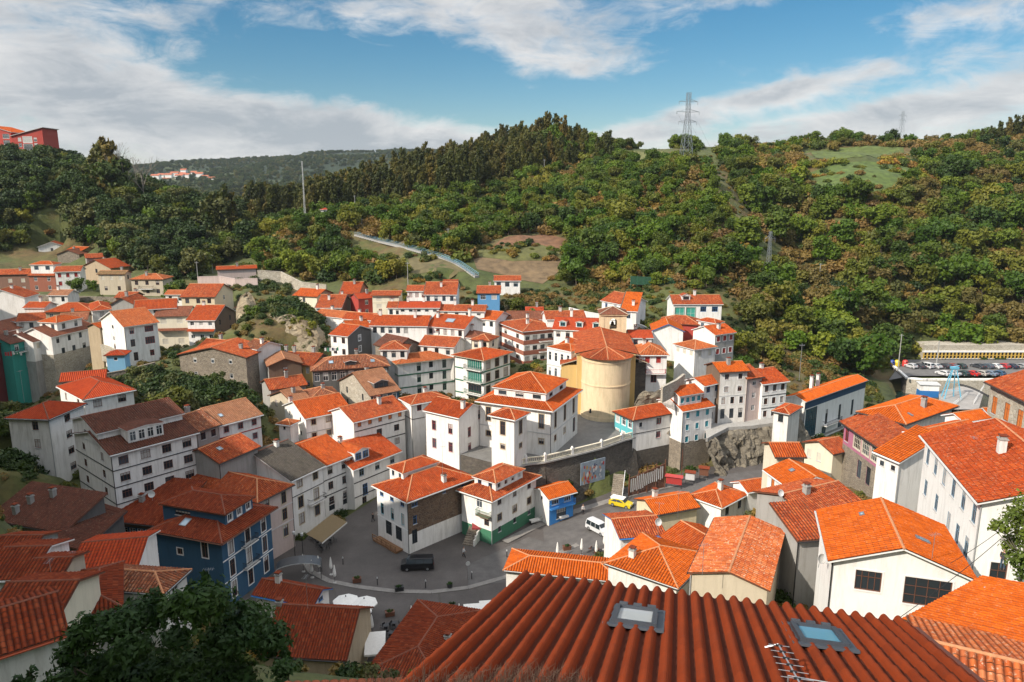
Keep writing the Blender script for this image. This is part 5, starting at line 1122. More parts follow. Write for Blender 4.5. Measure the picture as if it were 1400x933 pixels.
lf_near = leaf('leaf_near', [(.018, .048, .012), (.030, .068, .015), (.05, .09, .02)], .2)
lf_fig = leaf('leaf_fig', [(.11, .16, .03), (.15, .19, .04)], .3)
def crown_lobes(seed, R_, H, n):
    q = random.Random(seed); L = [(q.uniform(-.2, .2) * R_, q.uniform(-.2, .2) * R_, H * q.uniform(.5, .62), R_ * q.uniform(.5, .7), R_ * q.uniform(.5, .7), H * .32)]
    for i in range(n):
        a = i * 2 * math.pi / n + q.uniform(-.4, .4); rr = R_ * q.uniform(.35, .85); s = R_ * q.uniform(.22, .48)
        L.append((rr * math.cos(a), rr * math.sin(a), H * q.uniform(.3, .86), s, s, s * q.uniform(.6, 1.1)))
    L.append((q.uniform(-.3, .3) * R_, q.uniform(-.3, .3) * R_, H * .88, R_ * .38, R_ * .38, H * .14)); return L
def euc_lobes(seed, H):
    q = random.Random(seed); L = []
    for i in range(11):
        t = i / 10; z = H * (.22 + .74 * t); rr = 2.7 * (1 - .5 * t) * q.uniform(.5, 1.1); a = i * 2.4
        s = q.uniform(1.1, 1.9) * (1.15 - .4 * t); L.append((rr * math.cos(a), rr * math.sin(a), z, s, s, s * 1.5))
    return L
PROTO = {}
LIMBS = [(.6, 1.6, .3, 1.6), (.7, -1.4, .8, 1.7), (.8, .3, -1.6, 1.6), (.5, -.6, 1.5, 1.4)]
def build_protos():
    for i in range(4):
        PROTO['broad', i] = (leafmesh('crown', crown_lobes(10 + i, 4.2, 8.0, 11), 1500, .42, lf_broad, i), trunkmesh('trunk', 5.0, .26, LIMBS, m_trunk, i))
        PROTO['dark', i] = (leafmesh('crown', crown_lobes(30 + i, 4.3, 9.5, 12), 1700, .42, lf_dark, 20 + i), trunkmesh('trunk', 6.0, .28, LIMBS, m_trunk, i))
        PROTO['hill', i] = (leafmesh('crown', crown_lobes(50 + i, 3.0, 4.6, 9), 1000, .36, lf_hill, 40 + i), trunkmesh('trunk', 2.6, .16, LIMBS[:3], m_trunk, i))
    for i in range(3):
        PROTO['euc', i] = (leafmesh('crown', euc_lobes(70 + i, 17.0), 1500, .50, lf_euc, 60 + i, 1.5, .8), trunkmesh('trunk', 15.0, .24, [(.5, 1.2, .4, 2.2), (.7, -1.1, .6, 2), (.85, .3, -.9, 1.6)], m_palebark, i, .5))
        PROTO['darkbush', i] = (leafmesh('crown', [(0, 0, .9, 1.5, 1.5, 1.1), (.9, .5, .6, .9, .9, .8), (-.8, .6, .7, 1, .8, .9), (.1, -1, .6, 1, .8, .7)], 520, .25, lf_dark, 85 + i), None)  # bush variant with the banks' shade put into darker leaf colour
        PROTO['bush', i] = (leafmesh('crown', [(0, 0, .7, 1.5, 1.5, .9), (.9, .5, .5, .9, .9, .6), (-.8, .6, .6, 1, .8, .7), (.1, -1, .5, 1, .8, .6)], 420, .27, lf_bush, 80 + i), None)
def tree(kind, i, p, s, rz, name, label, cat, group=None, sz=None):
    cm, tm = PROTO[kind, i]
    root = thing(name, label, cat, p, rz, group); root.scale = (s, s, sz or s)
    o = link('crown', cm, root)
    if tm: link('trunk', tm, root)
    return root
def gn_stuff(name, pts, protos, label_kind='stuff'):
    """one object of vegetation nobody could count: points carrying instances of real plant meshes"""
    n = len(pts); me = bpy.data.meshes.new(name); me.from_pydata([p[0] for p in pts], [], [])
    for an, typ, vals in (('size', 'FLOAT', [p[1] for p in pts]), ('turn', 'FLOAT', [p[2] for p in pts]), ('which', 'INT', [p[3] for p in pts])):
        at = me.attributes.new(an, typ, 'POINT'); at.data.foreach_set('value', vals)
    o = link(name, me); o['kind'] = 'stuff'
    g = bpy.data.node_groups.new(name + '_scatter', 'GeometryNodeTree')
    g.interface.new_socket('Geometry', in_out='INPUT', socket_type='NodeSocketGeometry'); g.interface.new_socket('Geometry', in_out='OUTPUT', socket_type='NodeSocketGeometry')
    N, L = g.nodes, g.links; gi = N.new('NodeGroupInput'); go = N.new('NodeGroupOutput'); jn = N.new('GeometryNodeJoinGeometry')
    def attr(an, dt): a = N.new('GeometryNodeInputNamedAttribute'); a.data_type = dt; a.inputs[0].default_value = an; return a.outputs[0]
    wh = attr('which', 'INT'); sz = attr('size', 'FLOAT'); tu = attr('turn', 'FLOAT')
    cx = N.new('ShaderNodeCombineXYZ'); L.new(tu, cx.inputs[2])
    for k, ob in enumerate(protos):
        oi = N.new('GeometryNodeObjectInfo'); oi.inputs[0].default_value = ob; oi.transform_space = 'ORIGINAL'
        if 'As Instance' in oi.inputs: oi.inputs['As Instance'].default_value = True
        cmp_ = N.new('FunctionNodeCompare'); cmp_.data_type = 'INT'; cmp_.operation = 'EQUAL'
        ia = [s for s in cmp_.inputs if s.type == 'INT']; L.new(wh, ia[0]); ia[1].default_value = k
        ip = N.new('GeometryNodeInstanceOnPoints'); L.new(gi.outputs[0], ip.inputs['Points']); L.new(cmp_.outputs[0], ip.inputs['Selection']); L.new(oi.outputs['Geometry'], ip.inputs['Instance'])
        e2r = N.new('FunctionNodeEulerToRotation'); L.new(cx.outputs[0], e2r.inputs[0]); L.new(e2r.outputs[0], ip.inputs['Rotation']); L.new(sz, ip.inputs['Scale']); L.new(ip.outputs[0], jn.inputs[0])
    L.new(jn.outputs[0], go.inputs[0])
    md = o.modifiers.new('scatter', 'NODES'); md.node_group = g
    return o
FOOTPX = [(0, 348), (45, 330), (95, 338), (130, 348), (180, 368), (235, 385), (262, 385), (300, 362), (345, 350), (362, 372), (420, 384), (520, 388), (560, 384), (600, 376), (650, 384), (690, 372), (760, 396), (800, 402), (832, 396), (900, 392), (1000, 396), (1020, 440), (1060, 482), (1090, 502), (1180, 520), (1222, 496), (1286, 474), (1400, 474)]
FIELD = [(642, 338), (700, 322), (742, 320), (778, 330), (772, 368), (740, 392), (690, 378), (650, 372), (640, 356)]
FIELD2 = [(556, 352), (600, 352), (640, 374), (610, 384), (560, 380)]
PATH = [(486, 322), (520, 332), (560, 342), (605, 354), (628, 364), (652, 380)]
MEADOW = [(1100, 236), (1140, 226), (1185, 222), (1240, 229), (1262, 240), (1225, 262), (1160, 272), (1110, 262)]
MEADOW2 = [(1090, 205), (1190, 200), (1250, 204), (1240, 214), (1180, 222), (1100, 222)]
MEADOW3 = [(842, 206), (900, 203), (985, 205), (985, 212), (920, 222), (880, 228), (848, 224)]
def near_path(px, py):
    for (a, b), (c, d) in zip(PATH, PATH[1:]):
        t = max(0, min(1, ((px - a) * (c - a) + (py - b) * (d - b)) / ((c - a) ** 2 + (d - b) ** 2)))
        if abs(px - a - t * (c - a)) < 7 and -5 < py - b - t * (d - b) < 15: return True
    return False
def build_forest():
    fx = [q[0] for q in FOOTPX]; fy = [q[1] for q in FOOTPX]
    q = random.Random(3); cand = []; bush = []
    foot2 = [[(p.x, p.y) for p in poly] for poly, _, _ in FOOT if poly[0].y > 180]
    def zone(px, py):
        if px < 340 and py > 205: return 'left'
        if 320 < px < 800 and py < float(np.interp(px, [330, 450, 560, 650, 740, 800, 852], [318, 296, 276, 262, 240, 228, 218])): return 'euc'
        if px < 700 or (px < 860 and py < 300): return 'mid'
        return 'right'
    step = 3.7; y = 200.0
    while y < 470:
        x = -.74 * y - 10
        while x < .74 * y + 10:
            X, Y = x + q.uniform(-.45, .45) * step, y + q.uniform(-.45, .45) * step; z = hz(X, Y); px, py, d = proj((X, Y, z)); x += step
            if px < -40 or px > 1440 or py > float(np.interp(px, fx, fy)) or py < 150: continue
            if inpoly(px, py, FIELD) or inpoly(px, py, FIELD2) or near_path(px, py) or inpoly(px, py, MEADOW2) or inpoly(px, py, MEADOW3): continue
            if any(inpoly(X, Y, f) for f in foot2): continue
            z_ = zone(px, py); r = q.random()
            if inpoly(px, py, MEADOW): 
                if r < .34: bush.append((X, Y, z, q.uniform(.5, 1.5)))
                continue
            cut = abs(px - np.interp(py, [225, 300, 340, 400], [972, 1014, 1040, 1050])) < 13 and py < 402
            veil = (640 < px < 772 and 370 < py < 415) or near_path(px, py - 16) or near_path(px, py - 9)
            if veil and z_ != 'left':
                if r < .6: bush.append((X, Y, z, q.uniform(.5, 1.1)))
            elif z_ == 'left':
                if r < .40: cand.append(('dark' if q.random() < .75 else 'broad', X, Y, z, q.uniform(.7, 1.15), d))
                elif r < .95: bush.append((X, Y, z, q.uniform(1.2, 2.2)))
            elif z_ == 'euc':
                if r < .52: cand.append(('euc', X, Y, z, q.uniform(.6, .98) * (1 if px < 745 else .75), d))
                elif r < .85: bush.append((X, Y, z, q.uniform(1.0, 2.2)))
            elif z_ == 'mid':
                if 640 > px > 400 and py < 338 and q.random() < .45: bush.append((X, Y, z, q.uniform(1.0, 2.2)))
                elif r < .38: cand.append(('broad', X, Y, z, q.uniform(.55, 1.1), d))
                elif r < .97: bush.append((X, Y, z, q.uniform(1.0, 2.4)))
            elif cut:
                if r < .45: bush.append((X, Y, z, q.uniform(.4, .8)))
            else:
                big = smooth_noise(X, Y, 40, 9)
                crest = py < 232
                if px < 1010 and r < .34: cand.append(('broad', X, Y, z, q.uniform(.5, 1.05), d))
                elif r < (.16 + .36 * big if not crest else .10): cand.append(('hill' if q.random() < .62 else 'broad', X, Y, z, q.uniform(.75, 1.5) * (1 if not crest else .75), d))
                elif r < .98: bush.append((X, Y, z, q.uniform(1.0, 2.1)))
        y += step
    # tall trees that break the skyline, plotted one by one
    spec = [('euc', 152, 240, 330, 1.5), ('euc', 143, 240, 332, 1.45), ('euc', 134, 240, 333, 1.25), ('dark', 158, 240, 328, 1.9), ('dark', 135, 240, 335, 1.7), ('euc', 296, 305, 316, 1.35), ('euc', 308, 305, 317, 1.3), ('euc', 316, 308, 318, 1.15), ('dark', 5, 225, 345, 1.3), ('dark', 300, 305, 318, 1.9), ('dark', 285, 308, 316, 1.5), ('dark', 318, 312, 322, 1.4), ('euc', 1398, 186, 440, .8), ('euc', 1388, 188, 438, .75), ('euc', 1378, 190, 438, .72), ('euc', 1366, 191, 437, .68), ('euc', 1354, 193, 436, .6), ('euc', 1342, 195, 436, .55), ('euc', 1330, 196, 436, .5), ('euc', 735, 204, 430, 1.1), ('euc', 748, 202, 431, 1.15), ('euc', 760, 203, 430, 1.1), ('euc', 770, 205, 428, 1.0), ('euc', 826, 221, 405, .98), ('euc', 832, 220, 404, .9), ('euc', 818, 222, 406, .85),
            ('broad', 735, 210, 428, 1.5), ('broad', 760, 212, 428, 1.4), ('broad', 780, 222, 420, 1.2), ('hill', 992, 204, 420, .9), ('hill', 1044, 205, 420, 1.0), ('hill', 1140, 203, 420, 1.1), ('hill', 1186, 203, 425, 1.2), ('hill', 1160, 204, 425, .9), ('dark', 1390, 203, 395, 1.0), ('dark', 1372, 205, 400, .95), ('dark', 1345, 206, 405, .8)]
    for k, px, py, Y, s in spec: p = P(px, py, Y); cand.append((k, p.x, Y, hz(p.x, Y), s, Y))
    # trees among the houses
    town = [('broad', 105, 395, 245, .6), ('broad', 128, 398, 244, .5), ('broad', 245, 392, 236, .8), ('broad', 232, 396, 234, .7), ('broad', 330, 366, 250, .7), ('broad', 345, 362, 252, .7), ('dark', 165, 545, 140, 0.4), ('dark', 190, 540, 140, 0.45), ('dark', 215, 536, 140, 0.42), ('dark', 240, 545, 138, 0.4), ('broad', 232, 553, 126, .75), ('broad', 212, 558, 124, .6), ('dark', 300, 545, 135, 0.38), ('dark', 275, 548, 135, 0.35), ('dark', 330, 550, 130, 0.3),
            ('broad', 350, 452, 184, .6), ('broad', 372, 440, 188, .6), ('broad', 398, 456, 184, .6), ('broad', 412, 462, 182, .5), ('broad', 425, 466, 180, .55), ('broad', 340, 470, 178, .45), ('broad', 365, 466, 180, .45), ('broad', 640, 425, 205, .6), ('broad', 720, 418, 210, .75), ('broad', 735, 422, 208, .8), ('broad', 752, 420, 208, .8), ('broad', 705, 416, 214, .6), ('broad', 895, 436, 182, .55), ('broad', 572, 420, 208, .5), ('broad', 508, 398, 226, .5),
            ('dark', 15, 570, 118, 0.35), ('dark', 0, 610, 112, 0.4), ('dark', 20, 630, 108, 0.35), ('dark', 8, 660, 102, 0.3), ('broad', 362, 600, 122, .45), ('broad', 372, 592, 123, .4), ('broad', 1010, 470, 178, .7), ('broad', 1035, 470, 182, .8), ('broad', 1060, 480, 180, .7), ('broad', 1012, 492, 166, .6), ('dark', 1128, 510, 172, 0.3), ('dark', 1190, 512, 178, 0.35), ('dark', 1205, 515, 176, 0.3)]
    key = {'broad': ('broadleaf_tree', 4), 'dark': ('dark_tree', 4), 'hill': ('hillside_tree', 4), 'euc': ('eucalyptus_tree', 3)}
    lab = {('broad', 'mid'): 'rounded broadleaf tree in the green wood above the village centre', ('broad', 'right'): 'rounded broadleaf tree among the scrub of the right hillside', ('broad', 'left'): 'rounded broadleaf tree at the edge of the left wood',
           ('dark', 'left'): 'dark dense tree of the shaded wood on the left hill', ('dark', 'right'): 'dark conifer at the right end of the skyline', ('dark', 'mid'): 'dark dense tree at the foot of the wood', ('hill', 'right'): 'small bushy tree on the sunlit right hillside', ('hill', 'mid'): 'small bushy tree on the central slope',
           ('hill', 'left'): 'small bushy tree on the left slope', ('euc', 'euc'): 'tall slender eucalyptus in the plantation along the central ridge', ('broad', 'euc'): 'rounded tree standing among the eucalyptus on the ridge', ('dark', 'euc'): 'dark tree at the edge of the eucalyptus plantation', ('hill', 'euc'): 'small bushy tree at the foot of the eucalyptus', ('euc', 'right'): 'eucalyptus standing clear of the plantation against the sky'}
    grp = {'left': 'trees of the left hill', 'mid': 'trees of the central slope', 'right': 'trees of the right hillside', 'euc': 'trees of the eucalyptus ridge'}
    protos = []; pidx = {}
    rest = []
    for kind in ('broad', 'dark', 'hill', 'euc'):
        C = sorted([c for c in cand if c[0] == kind], key=lambda c: -c[4] / c[5])
        keep, more = C[:240], C[240:]
        nm, nv = key[kind]
        for j, (k, X, Y, z, s, d) in enumerate(keep):
            px, py, _ = proj((X, Y, z)); zn = zone(px, py)
            o = tree(kind, j % nv, (X, Y, z), s, q.uniform(0, 6.28), nm, lab.get((kind, zn)) or f"{ {'broad': 'rounded broadleaf tree', 'dark': 'dark dense tree', 'hill': 'small bushy tree', 'euc': 'slender eucalyptus'}[kind] } growing { {'left': 'on the left hill', 'mid': 'on the central slope', 'right': 'on the right hillside', 'euc': 'on the eucalyptus ridge'}[zn] }", 'tree', grp[zn] + ', ' + nm.replace('_', ' '), s * q.uniform(.9, 1.15))
            if j < nv: pidx[kind, j % nv] = len(protos); protos.append([c for c in o.children if c.name.startswith('crown')][0])
        for (k, X, Y, z, s, d) in more: rest.append(((X, Y, z), s, q.uniform(0, 6.28), pidx[kind, q.randrange(nv)]))
    print('forest', len(cand), 'rest', len(rest), 'bush', len(bush))
    if rest: gn_stuff('woodland', rest, protos)
    tl = {'broad': 'green broadleaf tree growing between houses of the village', 'dark': 'dark overgrown tree on the steep bank between the left houses'}
    for kind, px, py, Y, s in town:
        p = P(px, py, Y); z = hz(p.x, Y)
        tree(kind, q.randrange(4), (p.x, Y, min(z, p.z + 1.5)), s, q.uniform(0, 6.28), key[kind][0] if kind == 'broad' else 'bank_tree', tl[kind], 'tree', 'trees in the village' if kind == 'broad' else 'trees on the left bank')
    # bushes: the first of each is a thing of its own, the mass is undergrowth
    bp = []
    for i in range(3):
        px, py, Y = ((800, 404, 232), (868, 398, 232), (540, 384, 250))[i]; p = P(px, py, Y)
        o = tree('bush', i, (p.x, Y, hz(p.x, Y)), 1.1, 0, 'hillside_bush', ['low shrub at the foot of the wood left of the white hillside houses', 'low shrub by the green fence above the white hillside houses', 'low shrub below the stairs on the central slope'][i], 'shrub'); bp.append(o.children[0])
    p = P(240, 535, 137); o = tree('darkbush', 0, (p.x, 137, hz(p.x, 137)), 1.3, 0, 'bank_shrub', 'dark shrub in the middle of the shaded bank below the stone gable house', 'shrub'); bp.append(o.children[0])
    pts = [((X, Y, z - .15), s, q.uniform(0, 6.28), 3 if q.random() < (.75 if proj((X, Y, z))[0] < 340 else .12) else q.randrange(3)) for X, Y, z, s in bush]
    # overgrown banks inside the village
    for (a, b, c, d, Y, n) in ((150, 262, 490, 560, 138, 150), (255, 345, 520, 560, 134, 90), (0, 34, 560, 668, 110, 90), (335, 440, 400, 470, 190, 130), (600, 660, 395, 440, 215, 25), (700, 770, 388, 425, 222, 45), (1005, 1075, 430, 500, 185, 80), (1080, 1200, 478, 525, 190, 90), (870, 905, 425, 455, 185, 12), (790, 905, 395, 404, 228, 25), (355, 375, 570, 615, 122, 16), (560, 600, 385, 396, 236, 20), (860, 960, 520, 575, 134, 20), (280, 400, 368, 398, 240, 40), (650, 775, 325, 390, 268, 40), (556, 640, 352, 384, 262, 25)):
        for _ in range(n):
            px, py = q.uniform(a, b), q.uniform(c, d); p = P(px, py, Y + q.uniform(-8, 8)); X, Y_ = p.x, p.y
            if any(inpoly(X, Y_, [(v.x, v.y) for v in poly]) for poly, _, _ in FOOT): continue
            pts.append(((X, Y_, hz(X, Y_) - .1), q.uniform(.5, 1.2), q.uniform(0, 6.28), 3 if (a < 345 or q.random() < .35) else q.randrange(3)))
    feet = [[(v.x, v.y) for v in poly] for poly, _, _ in FOOT]; road = [(v.x, v.y) for v in ROAD]; y = 62.0
    while y < 236:
        x = -.74 * y - 4
        while x < .74 * y + 4:
            X, Y = x + q.uniform(-1, 1), y + q.uniform(-1, 1); x += 2.3
            if q.random() < .35: continue
            if inpoly(X, Y, road) or inpoly(X, Y, TERRACE) or inpoly(X, Y, PARK) or (X > 90 and Y < 222): continue
            z = hz(X, Y); px, py, _d = proj((X, Y, z))
            if inpoly(px, py, FIELD) or inpoly(px, py, FIELD2) or near_path(px, py) or any(inpoly(X + a_, Y + b_, f) for f in feet for a_, b_ in ((0, 0), (0, 1.2))): continue
            pts.append(((X, Y, z - .15), q.uniform(.35, .8), q.uniform(0, 6.28), 3 if q.random() < .5 else q.randrange(3)))
        y += 2.3
    gn_stuff('undergrowth', pts, bp)
    # tree line and hamlet far off
    v, nx, ny = T.far; fp = []
    for _ in range(20000):
        k = q.randrange(len(v) - nx); p = v[k]; px, py, _d = proj(p)
        if not (120 < px < 700) or p[1] > 2760: continue
        if smooth_noise(p[0], p[1], 170, 21) < .30 and p[1] < 2600: continue
        fp.append((p[0] + q.uniform(-9, 9), p[1] + q.uniform(-12, 12), p[2] - 1))
    gn_stuff('distant_woods', [(p, q.uniform(.7, 1.35), q.uniform(0, 6.28), q.randrange(4)) for p in fp], protos[4:8])
def bare_tree(p, h, seed, label):
    q = random.Random(seed); root = thing('bare_tree', label, 'tree', p); M = MB(); B = MB()
    def grow(a, d, L, r, lev):
        b = a + d * L; (M if lev == 0 else B).tube(a, b, r, r * .62, 6 if lev == 0 else 4, 0, False)
        if lev >= 4: return
        for k in range(3 if lev else 4):
            nd = (d + Vector((q.uniform(-.75, .75), q.uniform(-.75, .75), q.uniform(-.1, .5)))).normalized(); grow(a.lerp(b, q.uniform(.55, 1)), nd, L * q.uniform(.5, .72), r * .55, lev + 1)
    grow(Vector((0, 0, -1)), Vector((q.uniform(-.08, .08), 0, 1)).normalized(), h * .5, h * .013, 0)
    lpart('trunk', M, [m_palebark], root); lpart('branches', B, [m_palebark], root)
def build_near_plants():
    for px, Y, h, s_, t in ((172, 330, 27, 3, 'tall leafless tree rising above the left wood, left of two'), (196, 328, 24, 4, 'leafless tree rising above the left wood, right of two'), (160, 333, 25, 6, 'thin leafless tree beside the tall dark trees of the left wood')):
        p = P(px, 250, Y); bare_tree((p.x, Y, hz(p.x, Y)), h, s_, t)
    q = np.random.RandomState(5)
    # big dark tree below the viewpoint, lower left: real leaves on many sprays
    c0 = P(225, 900, 19.0); root = thing('leafy_tree', 'big dark glossy leaved tree in the lower left foreground', 'tree', (c0.x, c0.y, c0.z - 6), 0)
    lob = []
    r = random.Random(11)
    outline = [(85, 925), (100, 880), (120, 850), (160, 840), (200, 825), (240, 815), (280, 812), (310, 822), (340, 838), (370, 860), (385, 900), (380, 930), (240, 860), (180, 870), (310, 860), (150, 900), (230, 910), (330, 910), (120, 910), (280, 890)]
    for k, (px, py) in enumerate(outline):
        p = P(px, py + 14, 19.0 + r.uniform(-1.4, 1.4)); s = r.uniform(.3, .8); lob.append((p.x - c0.x, p.y - c0.y, p.z - (c0.z - 6), s, s, s * .8))
    lob += [(0, 0, 4.9, 2.3, 1.5, 1.0), (-1.3, .3, 4.8, 1.3, 1.1, .9), (1.3, 0, 4.9, 1.3, 1.1, .9)]
    link('crown', leafmesh('crown', lob, 46000, .054, lf_near, 77, 1.6, .25, .3), root)
    sprays = MB(); tips = [(280, 785), (262, 800), (330, 825), (215, 808), (96, 868), (120, 842), (386, 880), (24, 925), (40, 918), (302, 812)]
    lv = []
    for px, py in tips:
        a = P(px + r.uniform(-14, 14), py + 55, 19); b = P(px, py, 19); sprays.tube(a - Vector(c0) + Vector((0, 0, 6)), b - Vector(c0) + Vector((0, 0, 6)), .03, .008, 5)
        for i in range(5): t = .3 + i * .16; p = a.lerp(b, t) - Vector(c0) + Vector((0, 0, 6)); lv.append((p.x, p.y, p.z, .16, .16, .2))
    sprays.tube((0, .4, -2), (0, .3, 4.6), .22, .12, 8)
    for _ in range(12): sprays.tube((0, .3, 3.6), (r.uniform(-2.4, 2.4), r.uniform(-.6, .8), r.uniform(4.4, 6)), .07, .02, 5)
    lpart('trunk', sprays, [m_trunk], root); link('leaf_sprays', leafmesh('leaf_sprays', lv, 900, .08, lf_near, 78, 1.6, .1, .1), root)
    # fig tree at the right edge
    c0 = P(1400, 760, 47); root = thing('fig_tree', 'light green fig tree beside the white doorway at the right edge', 'tree', (c0.x, c0.y, c0.z - 2.6), 0)
    lob = []
    for px, py, s in ((1385, 705, .8), (1400, 690, .9), (1372, 720, .6), (1392, 735, .9), (1388, 760, .8), (1402, 770, .9), (1378, 745, .5), (1410, 720, 1.2), (1362, 715, .35), (1358, 722, .3), (1395, 785, .5)):
        p = P(px, py, 47 + r.uniform(-.5, .5)) - c0; lob.append((p.x, p.y, p.z + 2.6, s, s, s * .9))
    link('crown', leafmesh('crown', lob, 2600, .11, lf_fig, 79, 1.2, .1, .3), root)
    tb = MB(); tb.tube((.3, .3, -1.5), (0, 0, 2.5), .14, .09, 7)
    for l in lob: tb.tube((0, 0, 2.2), l[:3], .05, .015, 5)
    lpart('trunk', tb, [m_palebark], root)
    # dry twigs along the bottom edge
    for nm, lab, x0, x1, y0, n, Yd in (('dry_bush', 'tangle of dry brown twigs in front of the ribbed foreground roof', 615, 800, 900, 420, 6.2), ('dry_shrub', 'second smaller tuft of dry twigs left of the foreground roof', 500, 640, 918, 110, 6.6)):
        c0 = P((x0 + x1) / 2, 990, Yd); root = thing(nm, lab, 'bush', c0, 0); tw = MB(); lv = []
        for i in range(n):
            px = r.uniform(x0, x1); h = r.uniform(.2, 1) * (1 - abs(px - (x0 + x1) / 2) / (x1 - x0) * 1.2)
            a = P(px + r.uniform(-20, 20), 985, Yd + r.uniform(-.3, .3)) - c0; b = P(px + r.uniform(-9, 9), 938 - h * 46 + r.uniform(-8, 14), Yd + r.uniform(-.3, .3)) - c0
            m = a.lerp(b, .6) + Vector((r.uniform(-.03, .03), 0, 0)); tw.tube(a, m, .004, .003, 4, 0, False); tw.tube(m, b, .003, .001, 4, 0, False)
            for _ in range(2): t = r.uniform(.4, .95); p = a.lerp(b, t); tw.tube(p, p + Vector((r.uniform(-.1, .1), 0, r.uniform(.02, .12))), .002, .001, 3, 0, False)
            if r.random() < .5: lv.append((*b, .03, .03, .05))
        lpart('stems', tw, [plain('dry_twig', (.10, .06, .04), .95)], root)
# ---------------------------------------------------------------- church, walls, foreground roof
def ext_tube(mb, pts, r, n=6, m=0):
    for a, b in zip(pts, pts[1:]): mb.tube(a, b, r, n=n, m=m)
def cone_tiles(mb, ctr, apex_z, r, z0, a0, a1, n, m=0, tip=0.0):
    """fan of tiled roof planes over a curved wall, with barrel columns"""
    for i in range(n):
        t0, t1 = a0 + (a1 - a0) * i / n, a0 + (a1 - a0) * (i + 1) / n
        p = [Vector((ctr.x + r * math.cos(t), ctr.y + r * math.sin(t), z0)) for t in (t0, t1)]; ap = Vector((ctr.x, ctr.y, apex_z))
        s = (p[1] - p[0]).length; h = (ap - (p[0] + p[1]) / 2).length; k = 5
        for j in range(k):
            u0, u1 = j / k, (j + 1) / k; um = (u0 + u1) / 2
            A = p[0].lerp(p[1], u0); B = p[0].lerp(p[1], u1); Cc = p[0].lerp(p[1], um) + Vector((0, 0, .06))
            mb.face([A, Cc, ap], m, [(i * s + u0 * s, 0), (i * s + um * s, 0), (i * s + s / 2, h)]); mb.face([Cc, B, ap], m, [(i * s + um * s, 0), (i * s + u1 * s, 0), (i * s + s / 2, h)])
